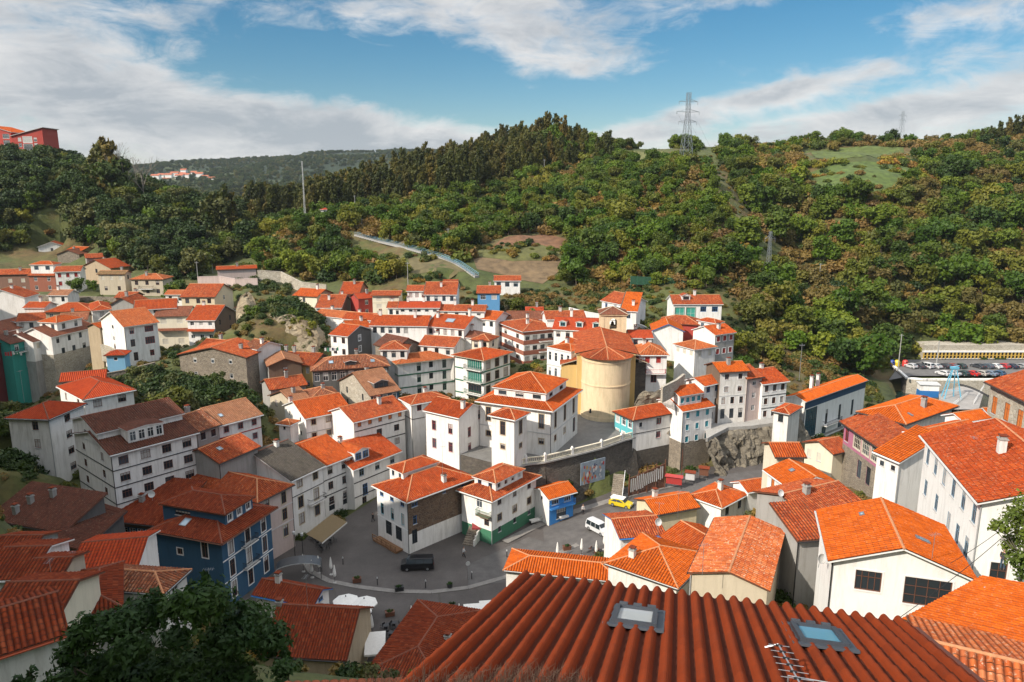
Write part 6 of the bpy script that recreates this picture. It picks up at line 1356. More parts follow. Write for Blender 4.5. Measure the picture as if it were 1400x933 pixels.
def build_church():
    g = 9.4; ax = Vector((math.sin(R(3.6)), math.cos(R(3.6)), 0)); rt = Vector((ax.y, -ax.x, 0))
    c = P(829, 487, 146.5); c = Vector((c.x, c.y, 0)); r = 5.0; ez = 22.4
    root = thing('church', 'yellow church with rounded apse, tiled roof and square belfry above the terrace', 'church', (c.x, c.y, g))
    A = MB(); n = 28
    ang = lambda i: math.pi * (1 + i / n) - R(3.6)
    for (z0, z1, rr) in ((g - 1.5, g + .8, r + .12), (g + .8, 16.6, r), (16.6, 16.85, r + .12), (16.85, 21.4, r), (21.4, 21.7, r + .14), (21.7, ez, r + .02)):
        pts = [Vector((c.x + rr * math.cos(ang(i)), c.y + rr * math.sin(ang(i)), 0)) for i in range(n + 1)]
        for p, q in zip(pts, pts[1:]): A.face([p + Vector((0, 0, z0)), q + Vector((0, 0, z0)), q + Vector((0, 0, z1)), p + Vector((0, 0, z1))], 0, None, True)
        A.face([p + Vector((0, 0, z1)) for p in pts] , 0)
    part('apse_wall', A, [W('apse')], root)
    # nave, wider than the apse, with shoulders
    N = MB(); hw = 6.0; L = 22
    B = lambda s, t, z: c + rt * s + ax * t + Vector((0, 0, z))
    for s in (-1, 1):
        N.face([B(s * hw, 0, g - 2), B(s * hw, L, g - 2), B(s * hw, L, ez), B(s * hw, 0, ez)], 0)
        N.face([B(s * hw, 0, g - 2), B(s * (r - .3), 0, g - 2), B(s * (r - .3), 0, ez), B(s * hw, 0, ez)], 1)
    N.face([B(-hw, L, g - 2), B(hw, L, g - 2), B(hw, L, ez), B(0, L, ez + 1.6), B(-hw, L, ez)], 0)
    N.face([B(-hw, 0, ez), B(hw, 0, ez), B(0, 0, ez + 1.5)], 0)
    part('nave_wall', N, [W('apse'), W('yellow')], root)
    # side chapels left and right
    S = MB(); S.box(B(-hw - 1.6, 5, (g + 19.6) / 2), rt * 1.6, ax * 3.6, (0, 0, (19.6 - g) / 2)); part('side_chapel', S, [W('yellow')], root)
    S = MB(); S.box(B(hw + 1.2, 5, (g + 20.2) / 2), rt * 1.2, ax * 3.2, (0, 0, (20.2 - g) / 2)); part('side_chapel', S, [W('dstone')], root)
    Rf = MB(); tp = 1.5 / (hw + .5)
    toW = lambda s, t, z: c + rt * s + ax * t + Vector((0, 0, z))
    for s in (-1, 1):
        poly = [(s * (hw + .5), -.3), (s * (hw + .5), L), (0, L), (0, -.3)]
        if s < 0: poly = poly[::-1]
        tile_plane(Rf, poly, (-s, 0), (s * (hw + .5), 0), toW, tp, ez - .05, 100, (s * 30 * PER, 0), 0)
    apz = ez - .05 + 1.5 + .2
    cone_tiles(Rf, c - ax * .3, apz, r + .55, ez + .02, math.pi - R(3.6), 2 * math.pi - R(3.6), 26)
    Rf.tube(B(0, -.2, apz), B(0, L, apz), .13, m=1)
    for k in (.28, .5, .72): t = math.pi * (1 + k) - R(3.6); Rf.tube(B(0, -.3, apz), Vector((c.x + (r + .5) * math.cos(t), c.y + (r + .5) * math.sin(t), ez + .12)), .1, m=1)
    Rf.face([B(-hw - .5, -.3, ez - .1), B(-hw - .5, L, ez - .1), B(hw + .5, L, ez - .1), B(hw + .5, -.3, ez - .1)], 2)
    part('roof', Rf, [RF('rust'), m_ridge, W('apse')], root)
    for s, w in ((-1.0, 1.6), (1.0, 1.2)):
        Q = MB(); z = 19.8 if s < 0 else 20.4; a_ = [B(s * (hw - .1), 1, z + 1.1), B(s * (hw - .1), 9, z + 1.1), B(s * (hw + 2 * w + .3), 9, z), B(s * (hw + 2 * w + .3), 1, z)]
        if s > 0: a_ = a_[::-1]
        Q.face(a_, 0, [(0, 3), (8, 3), (8, 0), (0, 0)]); Q.face([p - Vector((0, 0, .15)) for p in a_[::-1]], 1)
        for i in range(4): Q.face([a_[i] - Vector((0, 0, .15)), a_[(i + 1) % 4] - Vector((0, 0, .15)), a_[(i + 1) % 4], a_[i]], 1)
        part('chapel_roof', Q, [RF('rust'), m_sand], root)
    # bell tower with an opening cut through
    tc = P(840, 432, 167); tc = Vector((tc.x, tc.y + 2.9, 0)); hw = 2.9; tz = 26.9
    Tm = MB()
    F = lambda s, t, z: tc + rt * s + ax * t + Vector((0, 0, z))
    for (nrm, d) in ((-ax, rt), (ax, -rt), (rt, ax), (-rt, -ax)):
        O = tc + nrm * hw - d * hw; ow, zb_, zt_ = .85, 23.6, 25.3
        pt = lambda u, z: O + d * u + Vector((0, 0, z))
        u0, u1, W2 = hw - ow, hw + ow, 2 * hw
        for (a, b, e, f) in ((0, u0, g, tz), (u1, W2, g, tz), (u0, u1, g, zb_)): Tm.face([pt(a, e), pt(b, e), pt(b, f), pt(a, f)])
        arc = [(hw + ow * math.cos(t), zt_ + ow * math.sin(t)) for t in [math.pi * i / 8 for i in range(9)]]
        for (a, b) in zip(arc, arc[1:]): Tm.face([pt(*a), pt(a[0], tz), pt(b[0], tz), pt(*b)])
        ring = [(u1, zb_), *arc, (u0, zb_)]
        for (a, b) in zip(ring, ring[1:] + ring[:1]): Tm.face([pt(*a), pt(*b), pt(*b) - nrm * .6, pt(*a) - nrm * .6])
    for s in (-1, 1):
        for t in (-1, 1): Tm.box(F(s * (hw - .35), t * (hw - .35), (g + tz) / 2), rt * .45, ax * .45, (0, 0, (tz - g) / 2 + .01))
    Tm.box(F(0, 0, tz + .1), rt * (hw + .35), ax * (hw + .35), (0, 0, .14)); Tm.box(F(0, 0, 23.4), rt * (hw - .05), ax * (hw - .05), (0, 0, .1))
    tw = part('bell_tower', Tm, [W('apse')], root)
    Tr = MB(); ap = F(0, 0, tz + 1.7); cs = [F(s * (hw + .5), t * (hw + .5), tz + .26) for s, t in ((-1, -1), (1, -1), (1, 1), (-1, 1))]
    for i in range(4):
        L_ = (cs[(i + 1) % 4] - cs[i]).length; Tr.face([cs[i], cs[(i + 1) % 4], ap], 0, [(0, 0), (L_, 0), (L_ / 2, 3.5)]); Tr.tube(cs[i], ap, .09, m=1)
    Tr.face(cs[::-1], 1); q = part('tower_roof', Tr, [RF('brown'), m_sand], root); q.parent = tw
    Bl = MB(); Bl.lathe(F(0, 0, 24.0), [(.55, 0), (.5, .1), (.36, .5), (.28, .85), (.08, 1.0)], 12); Bl.tube(F(-.9, 0, 25.2), F(.9, 0, 25.2), .08); q = part('bell', Bl, [plain('bronze', (.10, .075, .04), .45, .7)], root); q.parent = tw
    w = MB(); a = math.pi * 1.28; put_window(root, c.x + (r + .02) * math.cos(a), c.y + (r + .02) * math.sin(a), 11.4, 0, .9, .9, 'dk', True)
def build_walls():
    # stone retaining wall under the church terrace
    pts = WALLPTS; b0 = pts[3]
    root = thing('retaining_wall', 'tall dark stone retaining wall with the balustrade below the church terrace', 'wall', (b0.x, b0.y, 1.5))
    M = MB()
    for p, q in zip(pts, pts[1:]):
        d = Vector((q.x - p.x, q.y - p.y, 0)); n = Vector((d.y, -d.x, 0)).normalized(); lean = n * 2.0
        for z0, z1, k0, k1 in ((-1, 9.2, 1, 0),):
            M.face([Vector((p.x, p.y, z0)) + lean * k0, Vector((q.x, q.y, z0)) + lean * k0, Vector((q.x, q.y, z1)) + lean * k1, Vector((p.x, p.y, z1)) + lean * k1])
        M.box((Vector((p.x, p.y, 9.3)) + Vector((q.x, q.y, 9.3))) / 2, d / 2, n * .45, (0, 0, .14), 1)
        M.face([Vector((p.x, p.y, -1)) - n * 2, Vector((q.x, q.y, -1)) - n * 2, Vector((q.x, q.y, 9.2)) - n * 2, Vector((p.x, p.y, 9.2)) - n * 2]); M.face([Vector((p.x, p.y, 9.2)), Vector((q.x, q.y, 9.2)), Vector((q.x, q.y, 9.2)) - n * 2, Vector((p.x, p.y, 9.2)) - n * 2])
    e = pts[-1]; n = Vector((1, -.1, 0)); M.face([Vector((e.x, e.y, -1)), Vector((e.x + 4, e.y + 10, -1)), Vector((e.x + 4, e.y + 10, 9.2)), Vector((e.x, e.y, 9.2))])
    part('wall', M, [W('dstone'), W('concrete')], root)
    B = MB(); Ps = MB()
    for p, q in zip(pts, pts[1:]):
        d = q - p; L = d.length; d.normalize(); n = Vector((d.y, -d.x, 0))
        B.box((p + q) / 2 + Vector((0, 0, 1.0)), d * L / 2, n * .17, (0, 0, .08)); B.box((p + q) / 2 + Vector((0, 0, .17)), d * L / 2, n * .17, (0, 0, .07))
        k = int(L / .32)
        for i in range(k): B.tube(p + d * (i + .5) * L / k + Vector((0, 0, .24)), p + d * (i + .5) * L / k + Vector((0, 0, .92)), .075, .055, 6)
        Ps.box(p + Vector((0, 0, .7)), d * .22, n * .22, (0, 0, .62)); Ps.lathe(p + Vector((0, 0, 1.32)), [(.16, 0), (.22, .12), (.12, .26), (.02, .36)], 8)
    part('balustrade', B, [W('cream2')], root); part('balustrade_post', Ps, [W('white')], root)
    # painted panel on it (a generic painting of a crowd)
    q0, q1 = pts[3].lerp(pts[4], .12), pts[3].lerp(pts[4], .95); d = Vector((q1.x - q0.x, q1.y - q0.y, 0)); n = Vector((d.y, -d.x, 0)).normalized(); L = d.length; d.normalize(); zb_, h = 3.9, 4.2
    p0, p1 = q0 + n * 1.55, q1 + n * 1.55
    o = thing('mural', 'large painted panel of red and white figures on the dark retaining wall', 'mural', (p0.x, p0.y, zb_))
    M = MB(); M.box(Vector((p0.x, p0.y, zb_ + h / 2)) + d * L / 2, d * L / 2, n * .05, (0, 0, h / 2)); part('panel', M, [plain('mural_sky', (.30, .36, .42), .6, 0, .4, 1.2)], o)
    rr = random.Random(4); M = MB(); cols = [plain('mural_' + k, v, .6) for k, v in (('red', (.45, .05, .04)), ('white', (.65, .62, .6)), ('skin', (.5, .26, .16)), ('navy', (.05, .07, .16)), ('ochre', (.5, .30, .08)))]
    for i in range(46):
        u, z = rr.uniform(.3, L - .3), rr.uniform(.25, h * .8); s = rr.uniform(.18, .38); q = Vector((p0.x, p0.y, zb_ + z)) + d * u + n * (.06 + i * .0006)
        pts_ = [q + d * s * math.cos(t) * .6 + Vector((0, 0, s * math.sin(t) * 1.2)) for t in [6.283 * k / 9 for k in range(9)]]
        M.face(pts_, rr.choice((0, 0, 1, 1, 2, 3, 4)))
    part('painting', M, cols, o)
    # rock wall under the tall houses
    top = [PZ(966, 603, 9.6), PZ(975, 598, 9.8), PZ(994, 588, 10), PZ(1025, 586, 10), PZ(1055, 582, 10.2), PZ(1095, 563, 10.4)]
    root = thing('rock_wall', 'rough rock wall carrying the tall white houses above the road', 'wall', (top[2].x, top[2].y, 4)); M = MB(); rr = random.Random(8)
    cols_ = 90; rows = 16; grid = []
    for i in range(cols_ + 1):
        t = i / cols_ * (len(top) - 1); k = min(len(top) - 2, int(t)); p = top[k].lerp(top[k + 1], t - k); d = top[k + 1] - top[k]; n = Vector((d.y, -d.x, 0)).normalized()
        grid.append([p + n * ((1 - j / rows) * 4.0 + (smooth_noise(i * .9, j * 1.1, 1.6, 3) - .5) * 1.1 + (smooth_noise(i * .9, j * 1.1, 5, 4) - .5) * 2.2 * (0 < j < rows)) + Vector((0, 0, -(1 - j / rows) * (p.z - 1.5))) for j in range(rows + 1)])
    for i in range(cols_):
        for j in range(rows): M.face([grid[i][j], grid[i + 1][j], grid[i + 1][j + 1], grid[i][j + 1]], 0, None, False)
    for a, b in zip(top, top[1:]): M.box((a + b) / 2 + Vector((0, 0, .2)), (b - a) / 2, Vector((.2, 0, 0)), (0, 0, .35), 1)
    for a, b in zip(top, top[1:]): M.face([a, b, b + Vector((2, 9, 0)), a + Vector((2, 9, 0))], 1)
    part('rock_face', M, [W('rockwall'), W('concrete')], root)
    # bare rock of the knoll
    def outcrop(label, px0, px1, h, seed, mat):
        a, b = P(*px0), P(*px1); d = b - a; n = Vector((d.y, -d.x, 0)).normalized(); root = thing('rock_outcrop', label, 'rock', a - Vector((0, 0, h))); M = MB(); nu, nv = int(d.length / .7), int(h / .6); G = []
        for i in range(nu + 1):
            t = i / nu; cap = math.sin(math.pi * min(1, max(0, t))) ** .5
            G.append([a.lerp(b, t) + n * ((1 - j / nv) ** 1.3 * 4.5 + (smooth_noise(i * .7, j * .7, 3.2, seed) - .5) * 3.0 + (smooth_noise(i, j, 1.3, seed + 1) - .5) * 1.0) + Vector((0, 0, -h + h * j / nv * (.4 + .6 * cap) + (smooth_noise(i, 0, 2.5, seed + 2) - .5) * 2.0 * (j == nv))) for j in range(nv + 1)])
        for i in range(nu):
            for j in range(nv): M.face([G[i][j], G[i + 1][j], G[i + 1][j + 1], G[i][j + 1]])
            M.face([G[i][nv], G[i + 1][nv], G[i + 1][nv] - n * 5 - Vector((0, 0, 2)), G[i][nv] - n * 5 - Vector((0, 0, 2))])
        part('rock_face', M, [W(mat)], root)
    outcrop('pale rock face of the knoll beside the cream house', (320, 398, 205), (352, 402, 207), 9, 31, 'palerock')
    outcrop('rugged rock face on the right of the overgrown knoll', (352, 424, 184), (438, 440, 178), 9, 47, 'palerock')
    outcrop('low rocky bank under the white house with red windows near the church', (872, 520, 143), (925, 540, 139), 7, 53, 'rockwall')
    # stairs with white railing beside it and the screen hung with drying white strips
    s0 = on_road(842, 690); st = thing('stairway', 'stone steps with a white railing climbing beside the retaining wall', 'stairs', (s0.x, s0.y, s0.z)); M = MB(); Rl = MB()
    up = (P(846, 640, 122) - s0); up.z = 0; up.normalize(); sd = Vector((up.y, -up.x, 0))
    for i in range(16): M.box(s0 + up * (i * .34) + Vector((0, 0, .1 + i * .2)), sd * 1.0, up * .17, (0, 0, .1 + i * .02))
    Rl.tube(s0 + sd + Vector((0, 0, 1)), s0 + sd + up * 5.3 + Vector((0, 0, 4.3)), .05)
    for i in range(0, 16, 3): Rl.tube(s0 + sd + up * i * .34 + Vector((0, 0, i * .2)), s0 + sd + up * i * .34 + Vector((0, 0, i * .2 + 1.05)), .035)
    part('steps', M, [W('stone')], st); part('railing', Rl, [m_white], st)
    a, b = on_road(861, 684), on_road(910, 672); d = b - a; d.z = 0; L = d.length; d.normalize(); n = Vector((d.y, -d.x, 0)); base = a + Vector((0, 1.5, 0))
    sc = thing('drying_screen', 'dark timber screen hung with long white strips above the road', 'screen', base); M = MB(); S = MB(); rr = random.Random(5)
    hh = lambda t: 3.4 + 1.8 * t
    for i in range(34): t = i / 33; M.box(base + d * L * t + Vector((0, 0, hh(t) / 2)), d * .07, n * .05, (0, 0, hh(t) / 2 + rr.uniform(-.05, .05)))
    for i in range(5): t = i / 4; M.tube(base + d * L * t + n * .15, base + d * L * t + n * .15 + Vector((0, 0, hh(t) + .8)), .09)
    for t0, t1 in ((0.02, .5), (.5, .98)): M.tube(base + d * L * t0 + n * .2 + Vector((0, 0, hh(t0) + .1)), base + d * L * t1 + n * .2 + Vector((0, 0, hh(t1) + .1)), .05)
    for i in range(17): t = .04 + i / 17 * .93; S.box(base + d * L * t + n * .3 + Vector((0, 0, hh(t) - 1.35)), d * .08, n * .015, (0, 0, rr.uniform(1.0, 1.4)))
    part('timber_screen', M, [m_brown], sc); part('hanging_strips', S, [m_lgrey], sc)
    # white ramp wall, steps and boulders between the two houses on the square
    q = on_road(662, 748); st = thing('stairway', 'worn stone steps with a white side wall between the corner house and green based house', 'stairs', q); M = MB(); Wl = MB(); dr = Vector((.35, 1, 0)).normalized(); sd = Vector((dr.y, -dr.x, 0)); b0_ = Vector((q.x - 2.6, q.y + .6, 0))
    for i in range(14): M.box(b0_ + dr * i * .36 + Vector((0, 0, .1 + i * .11)), sd * .9, dr * .18, (0, 0, .1 + i * .11))
    for i in range(7): Wl.box(b0_ + sd * 1.05 + dr * (i * .72 + .2) + Vector((0, 0, .5 + i * .2)), dr * .36, sd * .12, (0, 0, .5 + i * .2))
    part('steps', M, [W('stone')], st); part('side_wall', Wl, [W('white2')], st)
    # garden and terrace walls
    def wall(label, pxs, z0, h, mat, name='garden_wall', th=.4):
        pts_ = [P(*q) for q in pxs]; root = pts_[0]; M = MB()
        for p, q in zip(pts_, pts_[1:]):
            d = q - p; d.z = 0; n = Vector((d.y, -d.x, 0)).normalized(); M.box((p + q) / 2 + Vector((0, 0, -h / 2 - .5)), (q - p) / 2, n * th / 2, (0, 0, h / 2 + .5)); M.box((p + q) / 2 + Vector((0, 0, .06)), (q - p) / 2, n * (th / 2 + .06), (0, 0, .06))
        o = M.build(name, [W(mat)], None, tuple(root)); tag(o, label, 'wall')
    wall('ruined stone terrace wall above the rocky knoll', [(270, 379, 236), (300, 378, 236), (322, 382, 234), (352, 381, 234)], 0, 3, 'pink')
    wall('second stone terrace wall right of the knoll, below the round wood', [(352, 370, 246), (384, 372, 246), (412, 386, 240), (446, 390, 236)], 0, 2.5, 'lstone')
    wall('white boundary wall above the three dormer house', [(778, 421, 205), (802, 427, 203), (820, 430, 202), (828, 424, 204)], 0, 3, 'white')
    wall('white stepped garden wall right of the belfry', [(866, 441, 186), (880, 446, 185), (890, 452, 184)], 0, 3, 'white')
    wall('pale garden wall running along the foot of the terraced field', [(556, 386, 250), (580, 384, 251), (606, 379, 252)], 0, 1.6, 'lstone')
    wall('low stone wall crossing the terraced field', [(648, 352, 262), (690, 362, 262), (740, 364, 262), (768, 356, 266)], 0, 1.0, 'stone')
    wall('upper dry stone wall of the terraced field', [(655, 340, 276), (700, 336, 280), (760, 334, 282)], 0, .8, 'lstone')
    wall('stone wall below the sky blue house', [(140, 512, 146), (172, 506, 148), (212, 496, 152)], 0, 3, 'stone')
    wall('long stone terrace wall under the upper left row of houses', [(-10, 402, 232), (60, 404, 231), (120, 406, 230), (180, 408, 228), (232, 408, 226)], 0, 2.6, 'stone')
    wall('stone garden wall below the cluster of hipped roofs on the left', [(130, 470, 176), (150, 474, 172), (160, 480, 168)], 0, 3, 'lstone')
    wall('small stone parapet climbing to the tall white houses', [(905, 530, 132), (925, 520, 136), (935, 512, 140)], 0, 2, 'lstone')
    # green mesh fence above the white hillside houses
    a, b = P(862, 388, 226), P(935, 392, 224); f = thing('mesh_fence', 'dark green mesh fence along the slope above the white houses', 'fence', a); M = MB(); G = MB()
    for i in range(9): p = a.lerp(b, i / 8); M.tube(p + Vector((0, 0, -1.5)), p + Vector((0, 0, 2.6)), .06)
    d = b - a; n = Vector((d.y, -d.x, 0)).normalized() * .02; G.box((a + b) / 2 + Vector((0, 0, 1.1)), d / 2, n, (0, 0, 1.3)); part('fence_post', M, [m_green], f); part('mesh', G, [plain('green_mesh', (.015, .07, .035), .8, 0, .3, 2)], f)
def build_foreground():
    A = P(713, 786, 13.4); az = R(13.5); slp = R(18.5)
    ea = Vector((math.cos(az), -math.sin(az), 0)); up = Vector((-math.sin(az) * math.cos(slp), -math.cos(az) * math.cos(slp), math.sin(slp))); nn = ea.cross(up); nn = -nn if nn.z < 0 else nn
    Wd, Ln, per = 7.25, 8.5, .236
    root = thing('foreground_house', 'house under the large ribbed dark red roof filling the bottom of the picture', 'house', (A.x + 3, A.y - 3, A.z - 5))
    # skylights in roof coordinates (u, v)
    def uv_of(px, py):
        b = (py - 466.5) / FPX; a = (px - 700) / FPX; dr = Vector((a, CP - b * SP, -SP - b * CP)); O = Vector((0, 0, CAMZ)); t = (A - O).dot(nn) / dr.dot(nn); q = O + dr * t - A; return q.dot(ea), q.dot(up)
    sk = [uv_of(868, 850), uv_of(1119, 876)]
    M = MB(); RW = .42; ns = 10
    cut = lambda u, v: any(abs(u - s[0]) < .36 and abs(v - s[1]) < .56 for s in sk)
    ncol = int(Wd / per)
    rr = random.Random(2)
    prof = []
    for i in range(ns + 1):
        t = i / ns
        if t < .68: th = math.pi * t / .68; prof.append((t, .078 * math.sin(th) ** .8))
        else: th = math.pi * (t - .68) / .32; prof.append((t, -.018 * math.sin(th)))
    for c in range(ncol):
        jit = [rr.uniform(-.006, .006) for _ in range(int(Ln / RW) + 1)]
        for k in range(int(Ln / RW)):
            um, vm = (c + .5) * per, (k + .5) * RW
            if cut(um, vm): continue
            for (t0, h0), (t1, h1) in zip(prof, prof[1:]):
                u0, u1 = (c + t0) * per, (c + t1) * per; v0, v1 = k * RW - .03, (k + 1) * RW; e = .016 + jit[k]
                tap = lambda u, f: (c + .34) * per + (u - (c + .34) * per) * f
                q = [A + ea * tap(u0, 1.03) + up * v0 + nn * (h0 * 1.06 + e), A + ea * tap(u1, 1.03) + up * v0 + nn * (h1 * 1.06 + e), A + ea * u1 + up * v1 + nn * (h1 * .98), A + ea * u0 + up * v1 + nn * (h0 * .98)]
                M.face(q, 0, [(u0, v0), (u1, v0), (u1, v1), (u0, v1)], True)
                if k == 0: M.face([q[1], q[0], q[0] - nn * .03, q[1] - nn * .03], 1)
    M.face([A - nn * .05, A + ea * Wd - nn * .05, A + ea * Wd + up * Ln - nn * .05, A + up * Ln - nn * .05], 1)
    m, nt, b = newmat('foreground_tile')
    uv = _n(nt, 'ShaderNodeUVMap').outputs[0]; sp = _n(nt, 'ShaderNodeSeparateXYZ'); nt.links.new(uv, sp.inputs[0])
    cb = _n(nt, 'ShaderNodeCombineXYZ'); nt.links.new(mth(nt, 'FLOOR', mth(nt, 'DIVIDE', sp.outputs[0], per)), cb.inputs[0]); nt.links.new(mth(nt, 'FLOOR', mth(nt, 'DIVIDE', sp.outputs[1], RW)), cb.inputs[1])
    wn = _n(nt, 'ShaderNodeTexWhiteNoise'); nt.links.new(cb.outputs[0], wn.inputs[0])
    col = ramp(nt, wn.outputs['Value'], [(0, (.165, .026, .006)), (.5, (.205, .033, .0075)), (1, (.18, .029, .0065))])
    n1, n2, n3 = noise(nt, .9, 6, .65), noise(nt, 14, 5, .7), noise(nt, 60, 3)
    col = mixc(nt, mth(nt, 'MULTIPLY', ramp(nt, n1, [(.4, (0, 0, 0)), (.75, (1, 1, 1))]), .4), col, (.11, .024, .010)); col = mixc(nt, mth(nt, 'MULTIPLY', ramp(nt, n2, [(.5, (0, 0, 0)), (.8, (1, 1, 1))]), .5), col, (.09, .028, .017))
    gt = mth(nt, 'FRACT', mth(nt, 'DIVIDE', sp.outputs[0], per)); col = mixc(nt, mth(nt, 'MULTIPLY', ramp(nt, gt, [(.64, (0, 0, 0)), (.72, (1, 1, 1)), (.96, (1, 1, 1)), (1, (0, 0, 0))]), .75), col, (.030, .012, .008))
    nt.links.new(col, b.inputs['Base Color']); b.inputs['Roughness'].default_value = .85; b.inputs['Specular IOR Level'].default_value = .1; bump(nt, b, n3, .25, .004)
    part('roof', M, [m, plain('tile_edge', (.10, .028, .016), .9)], root)
    Wm = MB(); lo = -7
    cn = [A + ea * .35 + up * .3, A + ea * (Wd - .35) + up * .3, A + ea * (Wd - .35) + up * (Ln - .2), A + ea * .35 + up * (Ln - .2)]
    for i in range(4): p, q = cn[i] - nn * .08, cn[(i + 1) % 4] - nn * .08; Wm.face([Vector((p.x, p.y, A.z + lo)), Vector((q.x, q.y, A.z + lo)), q, p])
    part('wall', Wm, [W('cream2')], root)
    for k, (u, v) in enumerate(sk):
        c = A + ea * u + up * v + nn * .03; F = MB(); w, h = .275, .45
        for s in (-1, 1):
            F.box(c + ea * (w + .035) * s + nn * .05, ea * .04, up * (h + .07), nn * .05); F.box(c + up * (h + .035) * s + nn * .05, ea * w, up * .04, nn * .05)
            F.box(c + ea * (w + .13) * s + nn * .015, ea * .06, up * (h + .14), nn * .018, 1)
        F.box(c - up * (h + .16) + nn * .02, ea * (w + .19), up * .09, nn * .018, 1); F.box(c + up * (h + .13) + nn * .03, ea * (w + .19), up * .06, nn * .018, 1)
        for i in range(3): F.box(c - up * (h + .27) + ea * (i - 1) * per + nn * .05, ea * .07, up * .05, nn * .04, 1)
        o = part('skylight', F, [plain('skylight_frame', (.055, .062, .075), .45, .3), plain('lead_flashing', (.075, .085, .10), .55, .4)], root)
        o['label'] = ['roof window with a pale blind drawn', 'roof window reflecting blue sky'][k]
        G = MB(); G.face([c + ea * w * i + up * h * j + nn * .055 for i, j in ((-1, -1), (1, -1), (1, 1), (-1, 1))])
        gm = plain('blind_glass', (.42, .44, .45), .12, 0, .1, .5) if k == 0 else glass('sky_glass', (.10, .26, .36), .05)
        g = part('pane', G, [gm], root); g.parent = o
    # aerial
    a = P(1064, 881, 8.6); b_ = P(1101, 948, 7.6); d = b_ - a; L = d.length; d.normalize(); r = thing('tv_aerial', 'silver television aerial with many rods over the ribbed foreground roof', 'aerial', a); M = MB(); Rd = MB(); K = MB()
    M.tube(a, b_, .011); M.tube(a, a - ea * .16 - Vector((0, 0, .07)), .012)
    for i in range(7):
        p = a + d * (.03 + i * L / 7.2); hl = .13 + .012 * i; Rd.tube(p - ea * hl, p + ea * hl, .0045, n=5); K.box(p, ea * .04, d * .012, Vector((0, 0, .012)))
    q = P(1078, 924, 8.2); M.tube(q, q + ea * .85 - Vector((0, 0, .03)), .008); M.tube(q, q - Vector((0, 0, .5)), .012); M.tube(q + ea * .85, q + ea * .85 - Vector((0, 0, .3)), .008)
    M.tube(b_ - d * .05, b_ - d * .05 - Vector((0, 0, 1.6)), .018)
    part('boom', M, [m_galv], r); part('rods', Rd, [m_galv], r); part('insulators', K, [m_black], r)
    # near ridge of big tiles along the bottom edge, left of it
    a = P(388, 934, 17); b_ = P(565, 928, 17.2); d = b_ - a; L = d.length; d.normalize(); r = thing('foreground_house', 'low house showing only a ragged row of big tiles at the bottom edge', 'house', a - Vector((0, 0, 4))); M = MB()
    dn = Vector((d.y, -d.x, 0)) * .94 + Vector((0, 0, -.34)); up2 = -dn
    k = int(L / .24); n_ = d.cross(dn); n_ = -n_ if n_.z < 0 else n_
    for i in range(k):
        for j in range(6):
            t0, t1 = math.pi * j / 6, math.pi * (j + 1) / 6
            f = lambda t, v: a + d * (i * .24 + .12 - .12 * math.cos(t)) + dn * v + n_ * (.09 * math.sin(t))
            M.face([f(t0, 2), f(t1, 2), f(t1, 0), f(t0, 0)], 0, None, True); M.face([f(t0, 0), f(t1, 0), f(t1, 0) - n_ * .03, f(t0, 0) - n_ * .03], 0)
    M.face([a - n_ * .02, b_ - n_ * .02, b_ + dn * 2 - n_ * .02, a + dn * 2 - n_ * .02], 0); part('roof', M, [plain('weathered_ridge_tile', (.30, .075, .03), .85, 0, .5, 5)], r)
    Wm = MB(); Wm.box((a + b_) / 2 + dn - Vector((0, 0, 2.4)), d * L / 2 * .97, Vector((d.y, -d.x, 0)) * .8, (0, 0, 2)); part('wall', Wm, [W('grey')], r)
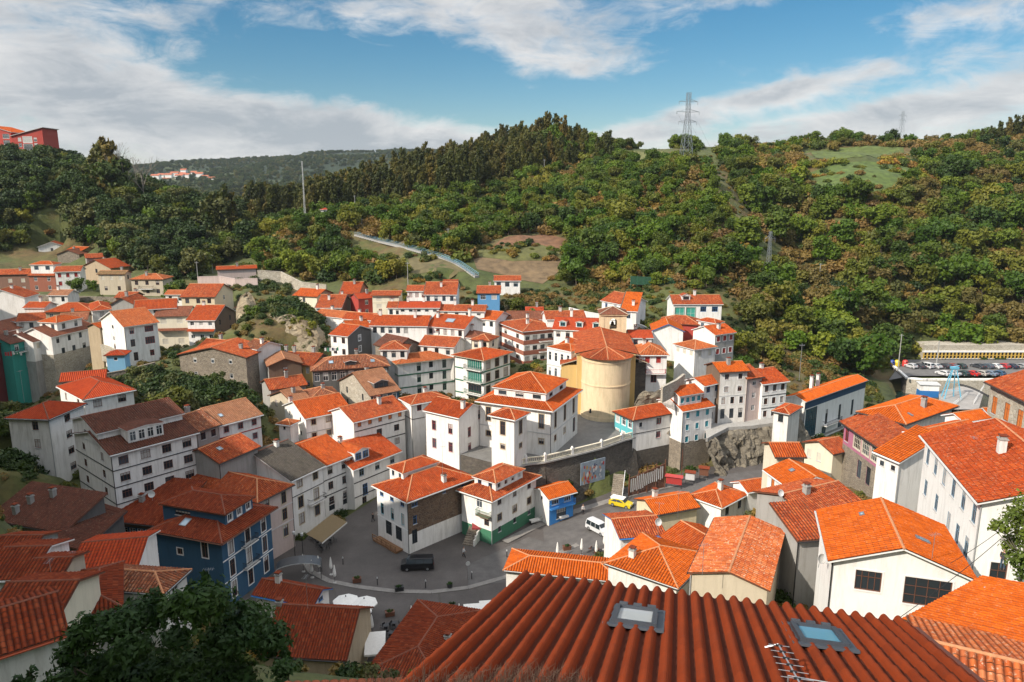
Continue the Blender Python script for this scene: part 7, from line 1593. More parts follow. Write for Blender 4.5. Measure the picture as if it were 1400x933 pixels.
# ---------------------------------------------------------------- vehicles, people, street and hillside furniture
def car(p, rz, col, label, kind='hatch', group=None, name='parked_car', roofcol=None):
    L, Wd, H = dict(hatch=(4.0, 1.72, 1.48), van=(4.9, 1.9, 1.95), mpv=(4.4, 1.8, 1.8), saloon=(4.4, 1.75, 1.42))[kind]
    root = thing(name, label, 'van' if kind in ('van', 'mpv') else 'car', p, rz, group)
    hb = .95 if kind != 'van' else 1.05
    if kind == 'van': prof = [(-.5, .35), (-.5, 1.0), (-.49, 1.15), (-.36, 1.28), (-.22, 1.9), (-.05, H), (.47, H - .03), (.5, 1.5), (.5, .35)]
    elif kind == 'mpv': prof = [(-.5, .32), (-.5, .85), (-.47, 1.0), (-.30, 1.12), (-.16, 1.7), (0, H), (.45, H - .04), (.49, 1.2), (.5, .32)]
    elif kind == 'hatch': prof = [(-.5, .28), (-.5, .68), (-.46, .80), (-.25, .93), (-.08, 1.38), (.05, H), (.32, H - .03), (.46, 1.0), (.5, .9), (.5, .28)]
    else: prof = [(-.5, .28), (-.5, .66), (-.46, .76), (-.24, .90), (-.08, 1.34), (.05, H), (.2, H - .02), (.36, .98), (.48, .93), (.5, .5), (.5, .28)]
    M = MB(); pts = [(x * L, z) for x, z in prof]
    hw = lambda z: Wd / 2 - max(0, z - hb) * .22
    sec = lambda f, s: [Vector((x, s * hw(z) * f, z)) for x, z in pts]
    # skin with rounded shoulders: three sections a side
    rings = [sec(.0, 1)] ; ring = lambda y, k: [Vector((x * (1 - .02 * k), y * hw(z), z - (.045 * k if z > hb + .3 else .02 * k))) for x, z in pts]
    secs = [ring(-1, 1), ring(-.86, 0), ring(0, -.3), ring(.86, 0), ring(1, 1)]
    for a, b in zip(secs, secs[1:]):
        for i in range(len(pts)):
            j = (i + 1) % len(pts); M.face([a[i], a[j], b[j], b[i]], 0, None, False)
    M.face(secs[0], 0); M.face(secs[-1][::-1], 0)
    cm = plain('car_' + '_'.join('%02d' % int(c * 99) for c in col), col, .28, .1, .03)
    lpart('body', M, [cm], root)
    G = MB(); xs0 = [x for x, z in pts if z > hb + .15]; 
    fx, rx = min(xs0), max(xs0); zt = H - .14; zb_ = hb + .02 if kind != 'van' else 1.2
    slope0 = {'hatch': -.25, 'saloon': -.24, 'van': -.36, 'mpv': -.30}[kind] * L; slope1 = {'hatch': .45, 'saloon': .36, 'van': .49, 'mpv': .48}[kind] * L
    for s in (-1, 1):
        y0, y1 = s * (hw(zb_) * 1.0 + .012 - .005), s * (hw(zt) * .985 + .012)
        t0 = slope0 + .32 * abs(slope0 - fx) + .1; t1 = fx + (.35 if kind != 'saloon' else .3) ; u1 = slope1 - .12; u0 = rx - .25 if kind in ('hatch', 'saloon') else slope1 - .2
        nq = 3 if kind in ('van', 'mpv') else 2
        for i in range(nq):
            a0, a1 = i / nq + .012, (i + 1) / nq - .012; b0 = t0 + (u1 - t0) * a0; b1 = t0 + (u1 - t0) * a1; c0 = max(t1, t1 + (u0 - t1) * a0); c1 = t1 + (u0 - t1) * a1
            q = [Vector((b0, y0, zb_)), Vector((b1, y0, zb_)), Vector((c1, y1, zt)), Vector((c0, y1, zt))]; G.face(q if s < 0 else q[::-1])
    pf = [p for p in prof]
    def onprof(i, j, k, dn=.02):
        a, b = Vector((pts[i][0], 0, pts[i][1])), Vector((pts[j][0], 0, pts[j][1])); d = b - a; n = Vector((-d.z, 0, d.x)).normalized()
        lo, hi = a + d * .12 + n * dn, a + d * .9 + n * dn; y0, y1 = hw(lo.z) * .84, hw(hi.z) * .84
        G.face([lo + Vector((0, -y0, 0)), lo + Vector((0, y0, 0)), hi + Vector((0, y1, 0)), hi + Vector((0, -y1, 0))])
    onprof(3, 4, 0); 
    if kind == 'saloon': onprof(6, 7, 0)
    elif kind == 'hatch': onprof(6, 7, 0)
    else: onprof(6, 7, 0)
    lpart('windows', G, [glass('car_glass', (.015, .02, .024), .05)], root)
    for sx in (-.31, .31):
        for sy in (-1, 1):
            w = MB(); c = Vector((sx * L, sy * (Wd / 2 - .1), .31)); w.tube(c - Vector((0, .11, 0)), c + Vector((0, .11, 0)), .31, n=14); o = lpart('wheel', w, [m_black], root)
            h = MB(); h.tube(c + Vector((0, sy * .1, 0)), c + Vector((0, sy * .12, 0)), .19, n=12); q = lpart('rim', h, [m_galv], root); q.parent = o
    for s in (-1, 1):
        b = MB(); b.box((-L / 2 * .985, s * Wd * .33, .72 if kind != 'van' else .9), (.035, 0, 0), (0, .2, 0), (0, 0, .09)); lpart('headlight', b, [plain('lamp_lens', (.6, .62, .62), .15)], root)
        b = MB(); b.box((L / 2 * .99, s * Wd * .38, .88 if kind != 'van' else 1.1), (.03, 0, 0), (0, .1, 0), (0, 0, .13)); lpart('tail_light', b, [m_red], root)
    b = MB(); b.bx(-L / 2 - .04, -L / 2 + .1, -Wd * .44, Wd * .44, .3, .46); b.bx(L / 2 - .1, L / 2 + .04, -Wd * .44, Wd * .44, .3, .48); lpart('bumper', b, [plain('bumper_plastic', (.05, .05, .052), .6)], root)
    if roofcol:
        b = MB(); b.box((.14 * L, 0, H + .03), (.30 * L, 0, 0), (0, Wd * .40, 0), (0, 0, .06)); b.box((.30 * L, 0, H - .12), (.10 * L, 0, 0), (0, Wd * .42, 0), (0, 0, .12)); lpart('roof_box', b, [roofcol], root)
    return root
def skin(name, verts, edges, radii, mat, parent, sub=2):
    me = bpy.data.meshes.new(name); me.from_pydata(verts, edges, []); o = link(name, me, parent)
    md = o.modifiers.new('skin', 'SKIN'); me.skin_vertices[0] if me.skin_vertices else None
    if not me.skin_vertices:
        bpy.context.view_layer.update()
    if me.skin_vertices:
        for i, r in enumerate(radii):
            sv = me.skin_vertices[0].data[i]; sv.radius = (r, r) if not isinstance(r, tuple) else r; sv.use_root = (i == 0)
    s = o.modifiers.new('sub', 'SUBSURF'); s.levels = sub; s.render_levels = sub; me.materials.append(mat); return o
def limbmesh(chains, n=9):
    """continuous tapering figure surface made of smooth lofted chains [(point, radius x, radius y)...]"""
    M = MB()
    for ch in chains:
        pts = [Vector(c[0]) for c in ch]; rings = []
        for i, p in enumerate(pts):
            d = (pts[min(i + 1, len(pts) - 1)] - pts[max(i - 1, 0)]).normalized(); u = d.cross(Vector((0, 1, 0)));
            if u.length < .1: u = Vector((1, 0, 0))
            u.normalize(); w = d.cross(u).normalized(); rx, ry = ch[i][1], ch[i][2] if len(ch[i]) > 2 else ch[i][1]
            rings.append([p + u * rx * math.cos(6.2832 * k / n) + w * ry * math.sin(6.2832 * k / n) for k in range(n)])
        for a, b in zip(rings, rings[1:]):
            for k in range(n): j = (k + 1) % n; M.face([a[k], a[j], b[j], b[k]], 0, None, True)
        M.face(rings[0][::-1]); M.face(rings[-1])
    return M
def person(p, rz, label, top, legs, hair=(.03, .02, .015), walk=.22, group=None, arms=0.0):
    root = thing('person', label, 'person', p, rz, group)
    sk = plain('skin', (.45, .26, .18), .6)
    w = walk
    hipz, shz = .92, 1.43
    Lk = lambda s, f: [((s * .10, 0, hipz), .085), ((s * .105, f * .5, .50), .058), ((s * .105, f * 1.0 - (.08 if f < 0 else 0), .09), .042), ((s * .11, f * 1.0 - .09, .04), .045), ((s * .115, f * 1.0 - .2, .03), .035)]
    Ak = lambda s, f: [((s * .17, 0, shz), .06), ((s * .235, f * .3 + .02, 1.14), .045), ((s * .25 - s * arms * .1, f * .7 - .08 - arms * .2, .90 + arms * .25), .034), ((s * .25 - s * arms * .15, f * .75 - .12 - arms * .22, .80 + arms * .27), .03)]
    torso = [((0, 0, .86), .15, .11), ((0, 0, 1.0), .155, .115), ((0, 0, 1.15), .145, .105), ((0, 0, 1.32), .185, .12), ((0, 0, 1.44), .15, .10), ((0, .01, 1.50), .06, .06), ((0, 0, 1.56), .055, .055)]
    head = [((0, 0, 1.52), .055), ((0, -.01, 1.57), .07, .08), ((0, -.01, 1.64), .078, .095), ((0, 0, 1.71), .075, .09), ((0, .01, 1.75), .045, .05)]
    nose = [((0, -.085, 1.66), .012), ((0, -.115, 1.635), .014), ((0, -.09, 1.62), .01)]
    fing = []
    for s, f in ((-1, w), (1, -w)):
        q = Vector(Ak(s, f)[-1][0])
        for k in range(4): fing.append([(tuple(q + Vector((0, -.02 + .018 * (k - 1.5), 0))), .010), (tuple(q + Vector((-s * .005, -.025 + .018 * (k - 1.5), -.075 - .012 * (1 if k in (1, 2) else 0)))), .007)])
        fing.append([(tuple(q + Vector((-s * .015, -.03, .02))), .011), (tuple(q + Vector((-s * .03, -.06, -.03))), .008)])
    lpart('body', limbmesh([torso, head, nose, Lk(-1, -w), Lk(1, w), Ak(-1, w), Ak(1, -w)] + fing), [sk], root)
    tm = plain('cloth_' + label[:18].replace(' ', '_'), top, .9); lm = plain('trousers_' + label[:18].replace(' ', '_'), legs, .9)
    G = lambda ch, k: [(c[0], c[1] + k, (c[2] if len(c) > 2 else c[1]) + k) for c in ch]
    lpart('shirt', limbmesh([G(torso[:5], .018), G(Ak(-1, w)[:3], .014), G(Ak(1, -w)[:3], .014)]), [tm], root)
    lpart('trousers', limbmesh([G([((0, 0, .80), .13, .10), ((0, 0, .98), .15, .112)], .02), G(Lk(-1, -w)[:3], .018), G(Lk(1, w)[:3], .018)]), [lm], root)
    lpart('shoes', limbmesh([G(Lk(-1, -w)[3:], .012), G(Lk(1, w)[3:], .012)]), [m_black], root)
    lpart('hair', limbmesh([[((0, .035, 1.60), .06, .06), ((0, .03, 1.67), .084, .085), ((0, .02, 1.74), .076, .085), ((0, .01, 1.775), .04, .045)]]), [plain('hair_' + label[:12].replace(' ', '_'), hair, .8)], root)
    return root
def open_parasol(p, label, group):
    r = thing('parasol', label, 'parasol', p, 0, group); M = MB(); n = 8
    for i in range(n):
        a, b = 6.2832 * i / n, 6.2832 * (i + 1) / n; q = [Vector((1.75 * math.cos(t), 1.75 * math.sin(t), 2.2)) for t in (a, b)]; M.face([q[0], q[1], Vector((0, 0, 2.85))]); M.face([q[1], q[0], q[0] - Vector((0, 0, .18)), q[1] - Vector((0, 0, .18))])
    lpart('canopy', M, [m_cloth], r); Q = MB(); Q.tube((0, 0, 0), (0, 0, 2.95), .03); Q.lathe((0, 0, 2.85), [(.09, 0), (.07, .1), (.02, .18)], 8); lpart('pole', Q, [m_dk], r); B = MB(); B.lathe((0, 0, 0), [(.3, 0), (.3, .08), (.06, .14)], 10); lpart('base', B, [W('concrete')], r)
    return r
def closed_parasol(p, label, group):
    r = thing('folded_parasol', label, 'parasol', p, 0, group); M = MB(); M.lathe((0, 0, 0), [(.05, .95), (.2, 1.1), (.24, 1.4), (.17, 2.1), (.10, 2.6), (.03, 2.85)], 8); lpart('canopy', M, [m_cloth], r)
    Q = MB(); Q.tube((0, 0, 0), (0, 0, 1.2), .03); lpart('pole', Q, [m_dk], r); B = MB(); B.lathe((0, 0, 0), [(.28, 0), (.28, .08), (.06, .14)], 10); lpart('base', B, [W('concrete')], r); return r
def cafe_set(p, rz, label, group):
    r = thing('cafe_table', label, 'table', p, rz, group); M = MB(); M.bx(-.35, .35, -.35, .35, .72, .75); lpart('tabletop', M, [m_dk], r); Q = MB(); Q.tube((0, 0, 0), (0, 0, .72), .03); Q.lathe((0, 0, 0), [(.22, 0), (.2, .03), (.04, .06)], 8); lpart('leg', Q, [m_dk], r)
def cafe_chair(p, rz, label, group, col=None):
    r = thing('cafe_chair', label, 'chair', p, rz, group); m = col or m_dk
    M = MB(); M.bx(-.22, .22, -.22, .22, .43, .46); lpart('seat', M, [m], r); B = MB(); B.bx(-.22, .22, .2, .23, .55, .88); lpart('backrest', B, [m], r)
    for x in (-.2, .2):
        for y in (-.2, .21): L_ = MB(); L_.tube((x, y, 0), (x, y, .44 if y < 0 else .88), .016, n=5); lpart('leg', L_, [m], r)
def mast(p, h, label, name='utility_pole', cat='pole', r=.14, mat=None, arm=True):
    t = thing(name, label, cat, p); M = MB(); M.tube((0, 0, -1), (0, 0, h), r, r * .65, 8); lpart('post', M, [mat or W('concrete')], t)
    if arm: A = MB(); A.bx(-.6, .6, -.05, .05, h - .5, h - .38); [A.lathe((x, 0, h - .38), [(.05, 0), (.06, .08), (.02, .16)], 6) for x in (-.5, 0, .5)]; lpart('crossarm', A, [m_galv], t)
    return t
def lattice(p, h, w0, w1, label, arms, rz=0.0, r=.07, name='power_pylon', mat=None):
    t = thing(name, label, 'pylon', p, rz); M = MB(); n = int(h / (w0 * .62)); zs = [h * (1 - (1 - i / n) ** 1.15) for i in range(n + 1)]
    wd = lambda z: (w0 + (w1 - w0) * min(1, z / (h * .72))) / 2
    C = lambda k, z: Vector(((-1, 1, 1, -1)[k] * wd(z), (-1, -1, 1, 1)[k] * wd(z), z))
    for k in range(4):
        j = (k + 1) % 4
        for a, b in zip(zs, zs[1:]): M.tube(C(k, a), C(k, b), r, n=4, cap=False); M.tube(C(k, a), C(j, b), r * .6, n=4, cap=False); M.tube(C(j, a), C(k, b), r * .6, n=4, cap=False); M.tube(C(k, b), C(j, b), r * .5, n=4, cap=False)
    lpart('lattice_tower', M, [mat or m_galv], t)
    for z, L_ in arms:
        A = MB()
        for s in (-1, 1):
            for y in (-1, 1): A.tube((s * wd(z), y * wd(z), z), (s * L_, 0, z + .1), r * .8, n=4, cap=False); A.tube((s * wd(z + 1), y * wd(z + 1), z + 1.1), (s * L_, 0, z + .1), r * .7, n=4, cap=False)
            A.tube((s * L_, 0, z + .1), (s * L_, 0, z - 1.2), r * .9, n=5)
        lpart('crossarm', A, [mat or m_galv], t)
    return t
def cable(label, a, b, sag, r=.012, mat=None):
    M = MB(); pts = [a.lerp(b, i / 14) - Vector((0, 0, sag * 4 * (i / 14) * (1 - i / 14))) for i in range(15)]; ext_tube(M, pts, r, 4); o = M.build('power_cable', [mat or m_black], None, tuple(a)); tag(o, label, 'cable')
def build_things():
    rr = random.Random(12)
    # --- vehicles on the square
    car(on_road(571, 777), R(4), (.012, .012, .014), 'black people carrier driving across the cobbled square', 'van', name='black_van')
    car(on_road(818, 727), R(128), (.60, .61, .62), 'silver van seen from behind on the sunny road', 'mpv', name='silver_van')
    car(on_road(849, 692), R(150), (.62, .47, .02), 'bright yellow car with a white roof box by the retaining wall', 'hatch', name='yellow_car', roofcol=m_white)
    # --- people
    person(on_road(510, 714), R(150), 'person in dark clothes walking up the street between the houses', (.02, .02, .025), (.03, .03, .035))
    person(on_road(634, 762), R(80), 'person in a white top and black trousers walking on the square', (.6, .6, .6), (.02, .02, .02))
    person(on_road(797, 703), R(20), 'person in a pale shirt and dark trousers near the blue shop', (.55, .52, .5), (.025, .025, .03), walk=.1)
    dp = P(1370, 778, 54); dp.z = max(hz(dp.x, dp.y), dp.z); person(dp, R(-40), 'dark haired person in a dark top standing by the white doorway at the right', (.05, .05, .06), (.04, .07, .10), walk=.03, arms=.6)
    # --- parasols and cafe furniture
    for i, (px, py) in enumerate(((474, 842), (499, 845), (466, 855), (491, 856))):
        open_parasol(on_road(px, py), ['open white parasol at the back left of the group of four', 'open white parasol at the back right of the group of four', 'open white parasol at the front left, half hidden by the red roof', 'open white parasol at the front right of the group of four'][i], 'open parasols on the square')
    cp = [(427, 790, 'by the arched shelter, leftmost of the folded ones'), (415, 782, 'small and farthest back by the arched shelter'), (436, 784, 'short and half hidden behind the red roof ridge'), (453, 786, 'tall, on the left rim of the cobbled square'), (458, 797, 'tall, nearest the open parasols'), (563, 855, 'alone before the broad dull red roof'), (628, 852, 'beside the white canopies'), (509, 868, 'just right of the tan gable wall'),
          (762, 765, 'leftmost on the sunny side of the road'), (795, 760, 'second on the sunny side of the road'), (815, 763, 'among the cafe tables on the sunny side'), (835, 757, 'tallest, beside the silver van'), (826, 752, 'behind the tallest one near the silver van')]
    for px, py, t in cp: closed_parasol(on_road(px, py), 'folded white parasol ' + t, 'folded parasols round the square')
    for px, py, t, w, d in ((652, 838, 'white square canopy at the edge of the dark red foreground roof', 3.2, 3.0), (514, 883, 'white awning beside the tan gable wall, lower middle', 2.4, 4.0), (672, 832, 'second white canopy half hidden by the foreground roof', 3, 2.6)):
        p = on_road(px, py + 22); r = thing('canopy', t, 'canopy', p, R(8)); M = MB(); M.face([(-w / 2, -d / 2, 2.4), (w / 2, -d / 2, 2.4), (w / 2, d / 2, 2.75), (-w / 2, d / 2, 2.75)]); M.face([(-w / 2, -d / 2, 2.37), (-w / 2, d / 2, 2.72), (w / 2, d / 2, 2.72), (w / 2, -d / 2, 2.37)]); M.bx(-w / 2, w / 2, -d / 2 - .02, -d / 2, 2.15, 2.4); lpart('cloth', M, [m_cloth], r)
        for x in (-1, 1):
            for y in (-1, 1): L_ = MB(); L_.tube((x * (w / 2 - .1), y * (d / 2 - .1), 0), (x * (w / 2 - .1), y * (d / 2 - .1), 2.5), .035); lpart('leg', L_, [m_galv], r)
    spots = [(528, 862), (540, 858), (535, 872), (548, 868), (522, 876), (545, 880), (812, 756), (822, 760), (832, 764), (442, 752), (436, 745), (430, 738), (452, 742)]
    nm = ['by the tan gable wall'] * 6 + ['on the sunny pavement by the silver van'] * 3 + ['under the awning of the slate roofed house'] * 4
    gr = ['below'] * 6 + ['sunny'] * 3 + ['awning'] * 4
    for (px, py), a, g in zip(spots, nm, gr):
        p = on_road(px, py); cafe_set(p, rr.uniform(0, 1.5), 'small dark cafe table ' + a, 'cafe tables, ' + g)
        for k in range(3):
            t = k * 2.1 + rr.uniform(-.3, .3); cafe_chair(p + Vector((.75 * math.sin(t), -.75 * math.cos(t), 0)), t, 'dark cafe chair ' + a, 'cafe chairs, ' + g, m_brown if g == 'sunny' else None)
    # wooden deck and cafe front of the corner house
    c = [o_ for o_ in HOUSES if o_[0].startswith('white fronted corner')][0]; e1, N_ = c[6], c[7]; n_ = Vector((-e1.y, e1.x, 0)); n_ = n_ if n_.y < 0 else -n_
    r = thing('wooden_deck', 'wooden cafe deck with rails along the white front of the corner house', 'deck', (N_.x, N_.y, 0)); M = MB(); Q = MB()
    for i in range(9): M.box(N_ + e1 * 4.6 + n_ * (.15 + i * .16) + Vector((0, 0, .32)), e1 * 3.2, n_ * .07, (0, 0, .03))
    M.box(N_ + e1 * 4.6 + n_ * .8 + Vector((0, 0, .15)), e1 * 3.1, n_ * .7, (0, 0, .14))
    for i in range(6): Q.box(N_ + e1 * (1.5 + i * 1.25) + n_ * 1.5 + Vector((0, 0, .75)), e1 * .05, n_ * .05, (0, 0, .45))
    for z in (.7, 1.15): Q.box(N_ + e1 * 4.6 + n_ * 1.5 + Vector((0, 0, z)), e1 * 3.2, n_ * .04, (0, 0, .05))
    part('deck_boards', M, [plain('deck_wood', (.22, .11, .05), .8)], r); part('railing', Q, [plain('deck_wood', (.22, .11, .05), .8)], r)
    # --- bollards, planters, sign, lamps
    for px, py, t in ((469, 772, 'on the left rim of the square'), (516, 800, 'left of the black planter in the middle'), (582, 804, 'between two planters on the kerb'), (645, 792, 'beside the round sign'), (693, 762, 'tall and bright at the sunlit road edge')):
        p = on_road(px, py); r = thing('bollard', 'slim dark bollard light ' + t, 'bollard', p, 0, 'bollard lights along the kerb'); M = MB(); M.tube((0, 0, 0), (0, 0, 1.0), .07, n=8); lpart('post', M, [m_dk], r); C = MB(); C.lathe((0, 0, 1.0), [(.08, 0), (.09, .06), (.09, .2), (.03, .27)], 8); lpart('lamp_head', C, [m_lgrey], r)
    for px, py, t in ((488, 796, 'brown planter box on the left of the kerb'), (546, 808, 'black planter box at the middle of the kerb'), (615, 804, 'dark planter box with a plant left of the round sign'), (618, 832, 'round dark planter in front of the kerb'), (622, 843, 'dark box by the folded parasol and canopies'), (775, 752, 'reddish planter at the sunny road side'), (533, 842, 'wooden crate planter before the parasols')):
        p = on_road(px, py); r = thing('planter', t, 'planter', p, rr.uniform(0, .4)); M = MB()
        if 'round' in t: M.lathe((0, 0, 0), [(.3, 0), (.42, .6), (.36, .6), (.33, .5)], 12)
        else:
            M.bx(-.6, .6, -.35, .35, .06, .62); M.bx(-.64, .64, -.39, -.35, .55, .68); M.bx(-.64, .64, .35, .39, .55, .68); M.bx(-.64, -.6, -.35, .35, .55, .68); M.bx(.6, .64, -.35, .35, .55, .68)
            for x in (-.5, .5): M.bx(x - .06, x + .06, -.3, .3, 0, .06)
        lpart('box', M, [m_brown if 'brown' in t or 'reddish' in t or 'crate' in t else m_dk], r); link('plant', leafmesh('plant', [(0, 0, .75, .45, .26, .22)], 70, .11, lf_near, int(px)), r)
    p = on_road(640, 792); r = thing('traffic_sign', 'round pale traffic sign on a thin post at the road edge', 'sign', p, R(15)); M = MB(); M.tube((0, 0, 0), (0, 0, 2.4), .035); lpart('post', M, [m_galv], r); D = MB(); D.tube((0, -.04, 2.5), (0, -.07, 2.5), .33, n=18); lpart('sign_disc', D, [m_lgrey], r)
    for px, py, t in ((404, 768, 'leftmost, beside the awning'), (415, 770, 'by the arched shelter')): 
        p = on_road(px, py); r = thing('street_lamp', 'slim street lamp post on the left of the square, ' + t, 'lamp', p); M = MB(); M.tube((0, 0, 0), (0, 0, 4.4), .06, .045); lpart('post', M, [m_dk], r); D = MB(); D.lathe((0, 0, 4.4), [(.06, 0), (.2, .15), (.24, .5), (.05, .65)], 8); lpart('lantern', D, [m_lgrey], r)
    # awning on the street row, arched shelter, shop goods
    a, b = P(416, 728, 103), P(452, 708, 110); d = Vector((b.x - a.x, b.y - a.y, 0)); L_ = d.length; d.normalize(); n = Vector((d.y, -d.x, 0)); z = 4.3; r = thing('awning', 'long olive brown awning over the cafe in the street row', 'awning', (a.x, a.y, z)); M = MB(); f = lambda u, k, z_: Vector((a.x, a.y, 0)) + d * u + n * k + Vector((0, 0, z_))
    M.face([f(0, .3, z), f(L_, .3, z), f(L_, 3.0, z - 1.0), f(0, 3.0, z - 1.0)]); M.face([f(0, 3.0, z - 1.04), f(L_, 3.0, z - 1.04), f(L_, .3, z - .04), f(0, .3, z - .04)]); M.face([f(0, 3.01, z - 1.25), f(L_, 3.01, z - 1.25), f(L_, 3.01, z - 1), f(0, 3.01, z - 1)], 1); part('cloth', M, [plain('olive_canvas', (.15, .105, .05), .9), m_cloth], r)
    Q = MB(); [Q.tube(f(u, .1, z - .1), f(u, 2.95, z - 1.05), .03) for u in (.2, L_ / 2, L_ - .2)]; part('frame', Q, [m_dk], r)
    p = on_road(410, 790); r = thing('arched_shelter', 'dark arched shelter behind the red roof on the left of the square', 'shelter', p, R(12)); M = MB()
    for i in range(10): t0, t1 = math.pi * i / 10, math.pi * (i + 1) / 10; q = lambda t, y: Vector((3.2 * math.cos(t), y, 2.0 + .9 * math.sin(t))); M.face([q(t0, -1.2), q(t1, -1.2), q(t1, 1.2), q(t0, 1.2)]); M.face([q(t0, -1.2), q(t1, -1.2), q(t1, -1.2) - Vector((0, 0, .12)), q(t0, -1.2) - Vector((0, 0, .12))], 1)
    lpart('roof', M, [plain('smoked_panel', (.06, .065, .07), .3), m_lgrey], r)
    for x in (-3.1, 3.1):
        for y in (-1.1, 1.1): Q = MB(); Q.tube((x, y, 0), (x, y, 2.0), .05); lpart('post', Q, [m_dk], r)
    for px, py, c, t in ((731, 716, (.55, .55, .52), 'white bench with cloth outside the green based house'), (770, 711, (.6, .6, .58), 'white display table outside the blue shop')):
        p = on_road(px, py); r = thing('display_table', t, 'table', p, R(30)); M = MB(); M.bx(-.9, .9, -.4, .4, .72, .78); M.bx(-.9, .9, -.42, -.4, .45, .78); lpart('tabletop', M, [m_cloth], r)
        for x in (-.8, .8):
            for y in (-.3, .3): Q = MB(); Q.tube((x, y, 0), (x, y, .72), .03); lpart('leg', Q, [m_dk], r)
    for i, (px, py, s) in enumerate(((738, 708, 1.0), (743, 712, .8), (736, 702, .9))):
        p = on_road(px, py); r = thing('potted_plant', ['tall yellow green potted plant by the blue shop', 'small potted plant in front of the blue shop', 'bushy potted plant against the green based wall'][i], 'plant', p); M = MB(); M.lathe((0, 0, 0), [(.22, 0), (.3, .45), (.26, .45), (.24, .38)], 10); lpart('pot', M, [m_brown], r); link('foliage', leafmesh('foliage', [(0, 0, 1.1 * s, .5, .5, .7 * s)], 160, .16, leaf('leaf_pot', [(.14, .16, .02), (.22, .20, .03)]), 200 + i), r)
    p = on_road(656, 742); r = thing('shop_awning', 'dark red awning over the doorway of the green based house', 'awning', (p.x, p.y + 1, 2.7)); M = MB(); M.face([(-1.3, 1.2, 0.1), (1.3, 1.2, .1), (1.3, -.4, -.5), (-1.3, -.4, -.5)][::-1]); M.bx(-1.3, 1.3, -.43, -.4, -.75, -.5); lpart('cloth', M, [plain('red_canvas', (.22, .03, .03), .9)], r)
    for px, py, t in ((921, 668, 'red'), (943, 662, 'pale'), (962, 656, 'rust')):
        p = on_road(px, py); r = thing('kiosk', t + (' covered stall' if t == 'red' else ' information board with a small tiled cap' if t == 'rust' else ' painted notice case') + ' by the road below the rock wall', 'stall', p, R(-20)); M = MB(); c = {'red': m_red, 'pale': m_lgrey, 'rust': m_brown}[t]; w = 1.4 if t == 'red' else .8
        M.bx(-w, w, -.3, .3, .9, 2.2); lpart('panel', M, [c], r)
        for x in (-w + .08, w - .08): Q = MB(); Q.tube((x, 0, 0), (x, 0, 2.4), .06); lpart('post', Q, [m_dk], r)
        C = MB(); C.face([(-w - .2, -.6, 2.3), (w + .2, -.6, 2.3), (w + .2, 0, 2.7), (-w - .2, 0, 2.7)]); C.face([(-w - .2, 0, 2.7), (w + .2, 0, 2.7), (w + .2, .6, 2.3), (-w - .2, .6, 2.3)]); lpart('cap', C, [c if t == 'red' else RF('rust')], r)
    mast(on_road(931, 664), 7, 'tall rusty post in front of the teal shuttered house', 'flag_post', 'post', .09, m_brown, False)
    # --- car park and dock
    PZ2 = lambda px, py: PZ(px, py, 2.0)
    row = [(1245, (.55, .55, .56), 'silver'), (1256, (.05, .05, .06), 'black'), (1266, (.62, .62, .62), 'white van-like'), (1278, (.5, .5, .5), 'pale grey'), (1290, (.04, .04, .05), 'dark'), (1301, (.20, .03, .03), 'dark red'), (1312, (.03, .05, .05), 'greenish black'), (1337, (.05, .055, .065), 'charcoal'), (1349, (.08, .10, .13), 'slate blue'), (1360, (.65, .65, .65), 'white'), (1371, (.45, .03, .04), 'bright red'), (1382, (.03, .04, .07), 'navy'), (1395, (.30, .31, .32), 'grey')]
    for i, (px, c, w) in enumerate(row):
        car(PZ2(px, 503), R(-70 + rr.uniform(-4, 4)), c, f'{w} car in the back row of the harbour car park', 'mpv' if 'van' in w else ('hatch', 'saloon')[i % 2], 'cars in the back row of the car park')
    for i, (px, c, w) in enumerate(((1289, (.62, .62, .62), 'white hatchback left of the blue crane'), (1303, (.55, .56, .57), 'pale silver car behind the blue crane'), (1315, (.03, .06, .06), 'dark green car right of the blue crane'), (1328, (.5, .03, .03), 'vivid red car'), (1341, (.42, .40, .36), 'beige car'), (1353, (.18, .23, .30), 'steel blue car'), (1364, (.04, .10, .18), 'dark blue car'))):
        car(PZ2(px, 513), R(-60 + rr.uniform(-4, 4)), c, w + ' in front row of the car park', ('hatch', 'saloon')[i % 2], 'cars in the front row of the car park')
    for px, c, w in ((1219, plain('bin_blue', (.02, .06, .30), .5), 'blue'), (1226, m_yellow, 'yellow'), (1237, plain('bin_red', (.55, .05, .04), .5), 'red')):
        r = thing('recycling_bin', w + ' recycling bank at the far left of the car park', 'bin', PZ2(px, 501)); M = MB(); M.lathe((0, 0, 0), [(.75, 0), (.85, .2), (.85, 1.4), (.6, 1.9), (.15, 2.05)], 10); lpart('body', M, [c], r); Q = MB(); Q.tube((0, -.80, 1.45), (0, -.88, 1.45), .2, n=10); lpart('slot', Q, [m_black], r)
    # quay walls
    def quay(label, pxs, z1, h, mat='lstone'):
        pts = [PZ(px, py, z1) for px, py in pxs]; M = MB()
        for p, q in zip(pts, pts[1:]):
            d = q - p; n = Vector((d.y, -d.x, 0)).normalized(); M.box((p + q) / 2 - Vector((0, 0, h / 2)), d / 2, n * .5, (0, 0, h / 2)); M.box((p + q) / 2 + Vector((0, 0, .15)), d / 2, n * .4, (0, 0, .3), 1)
        o = M.build('quay_wall', [W(mat), W('white')], None, tuple(pts[0])); tag(o, label, 'wall')
    quay('long stone quay wall with whitewashed parapet along the car park', [(1240, 518), (1262, 520), (1300, 520), (1345, 520), (1420, 520)], 2.2, 7); quay('dark stone return of the quay at the foot of the wooded cliff', [(1222, 502), (1240, 518)], 2.2, 7, 'dstone')
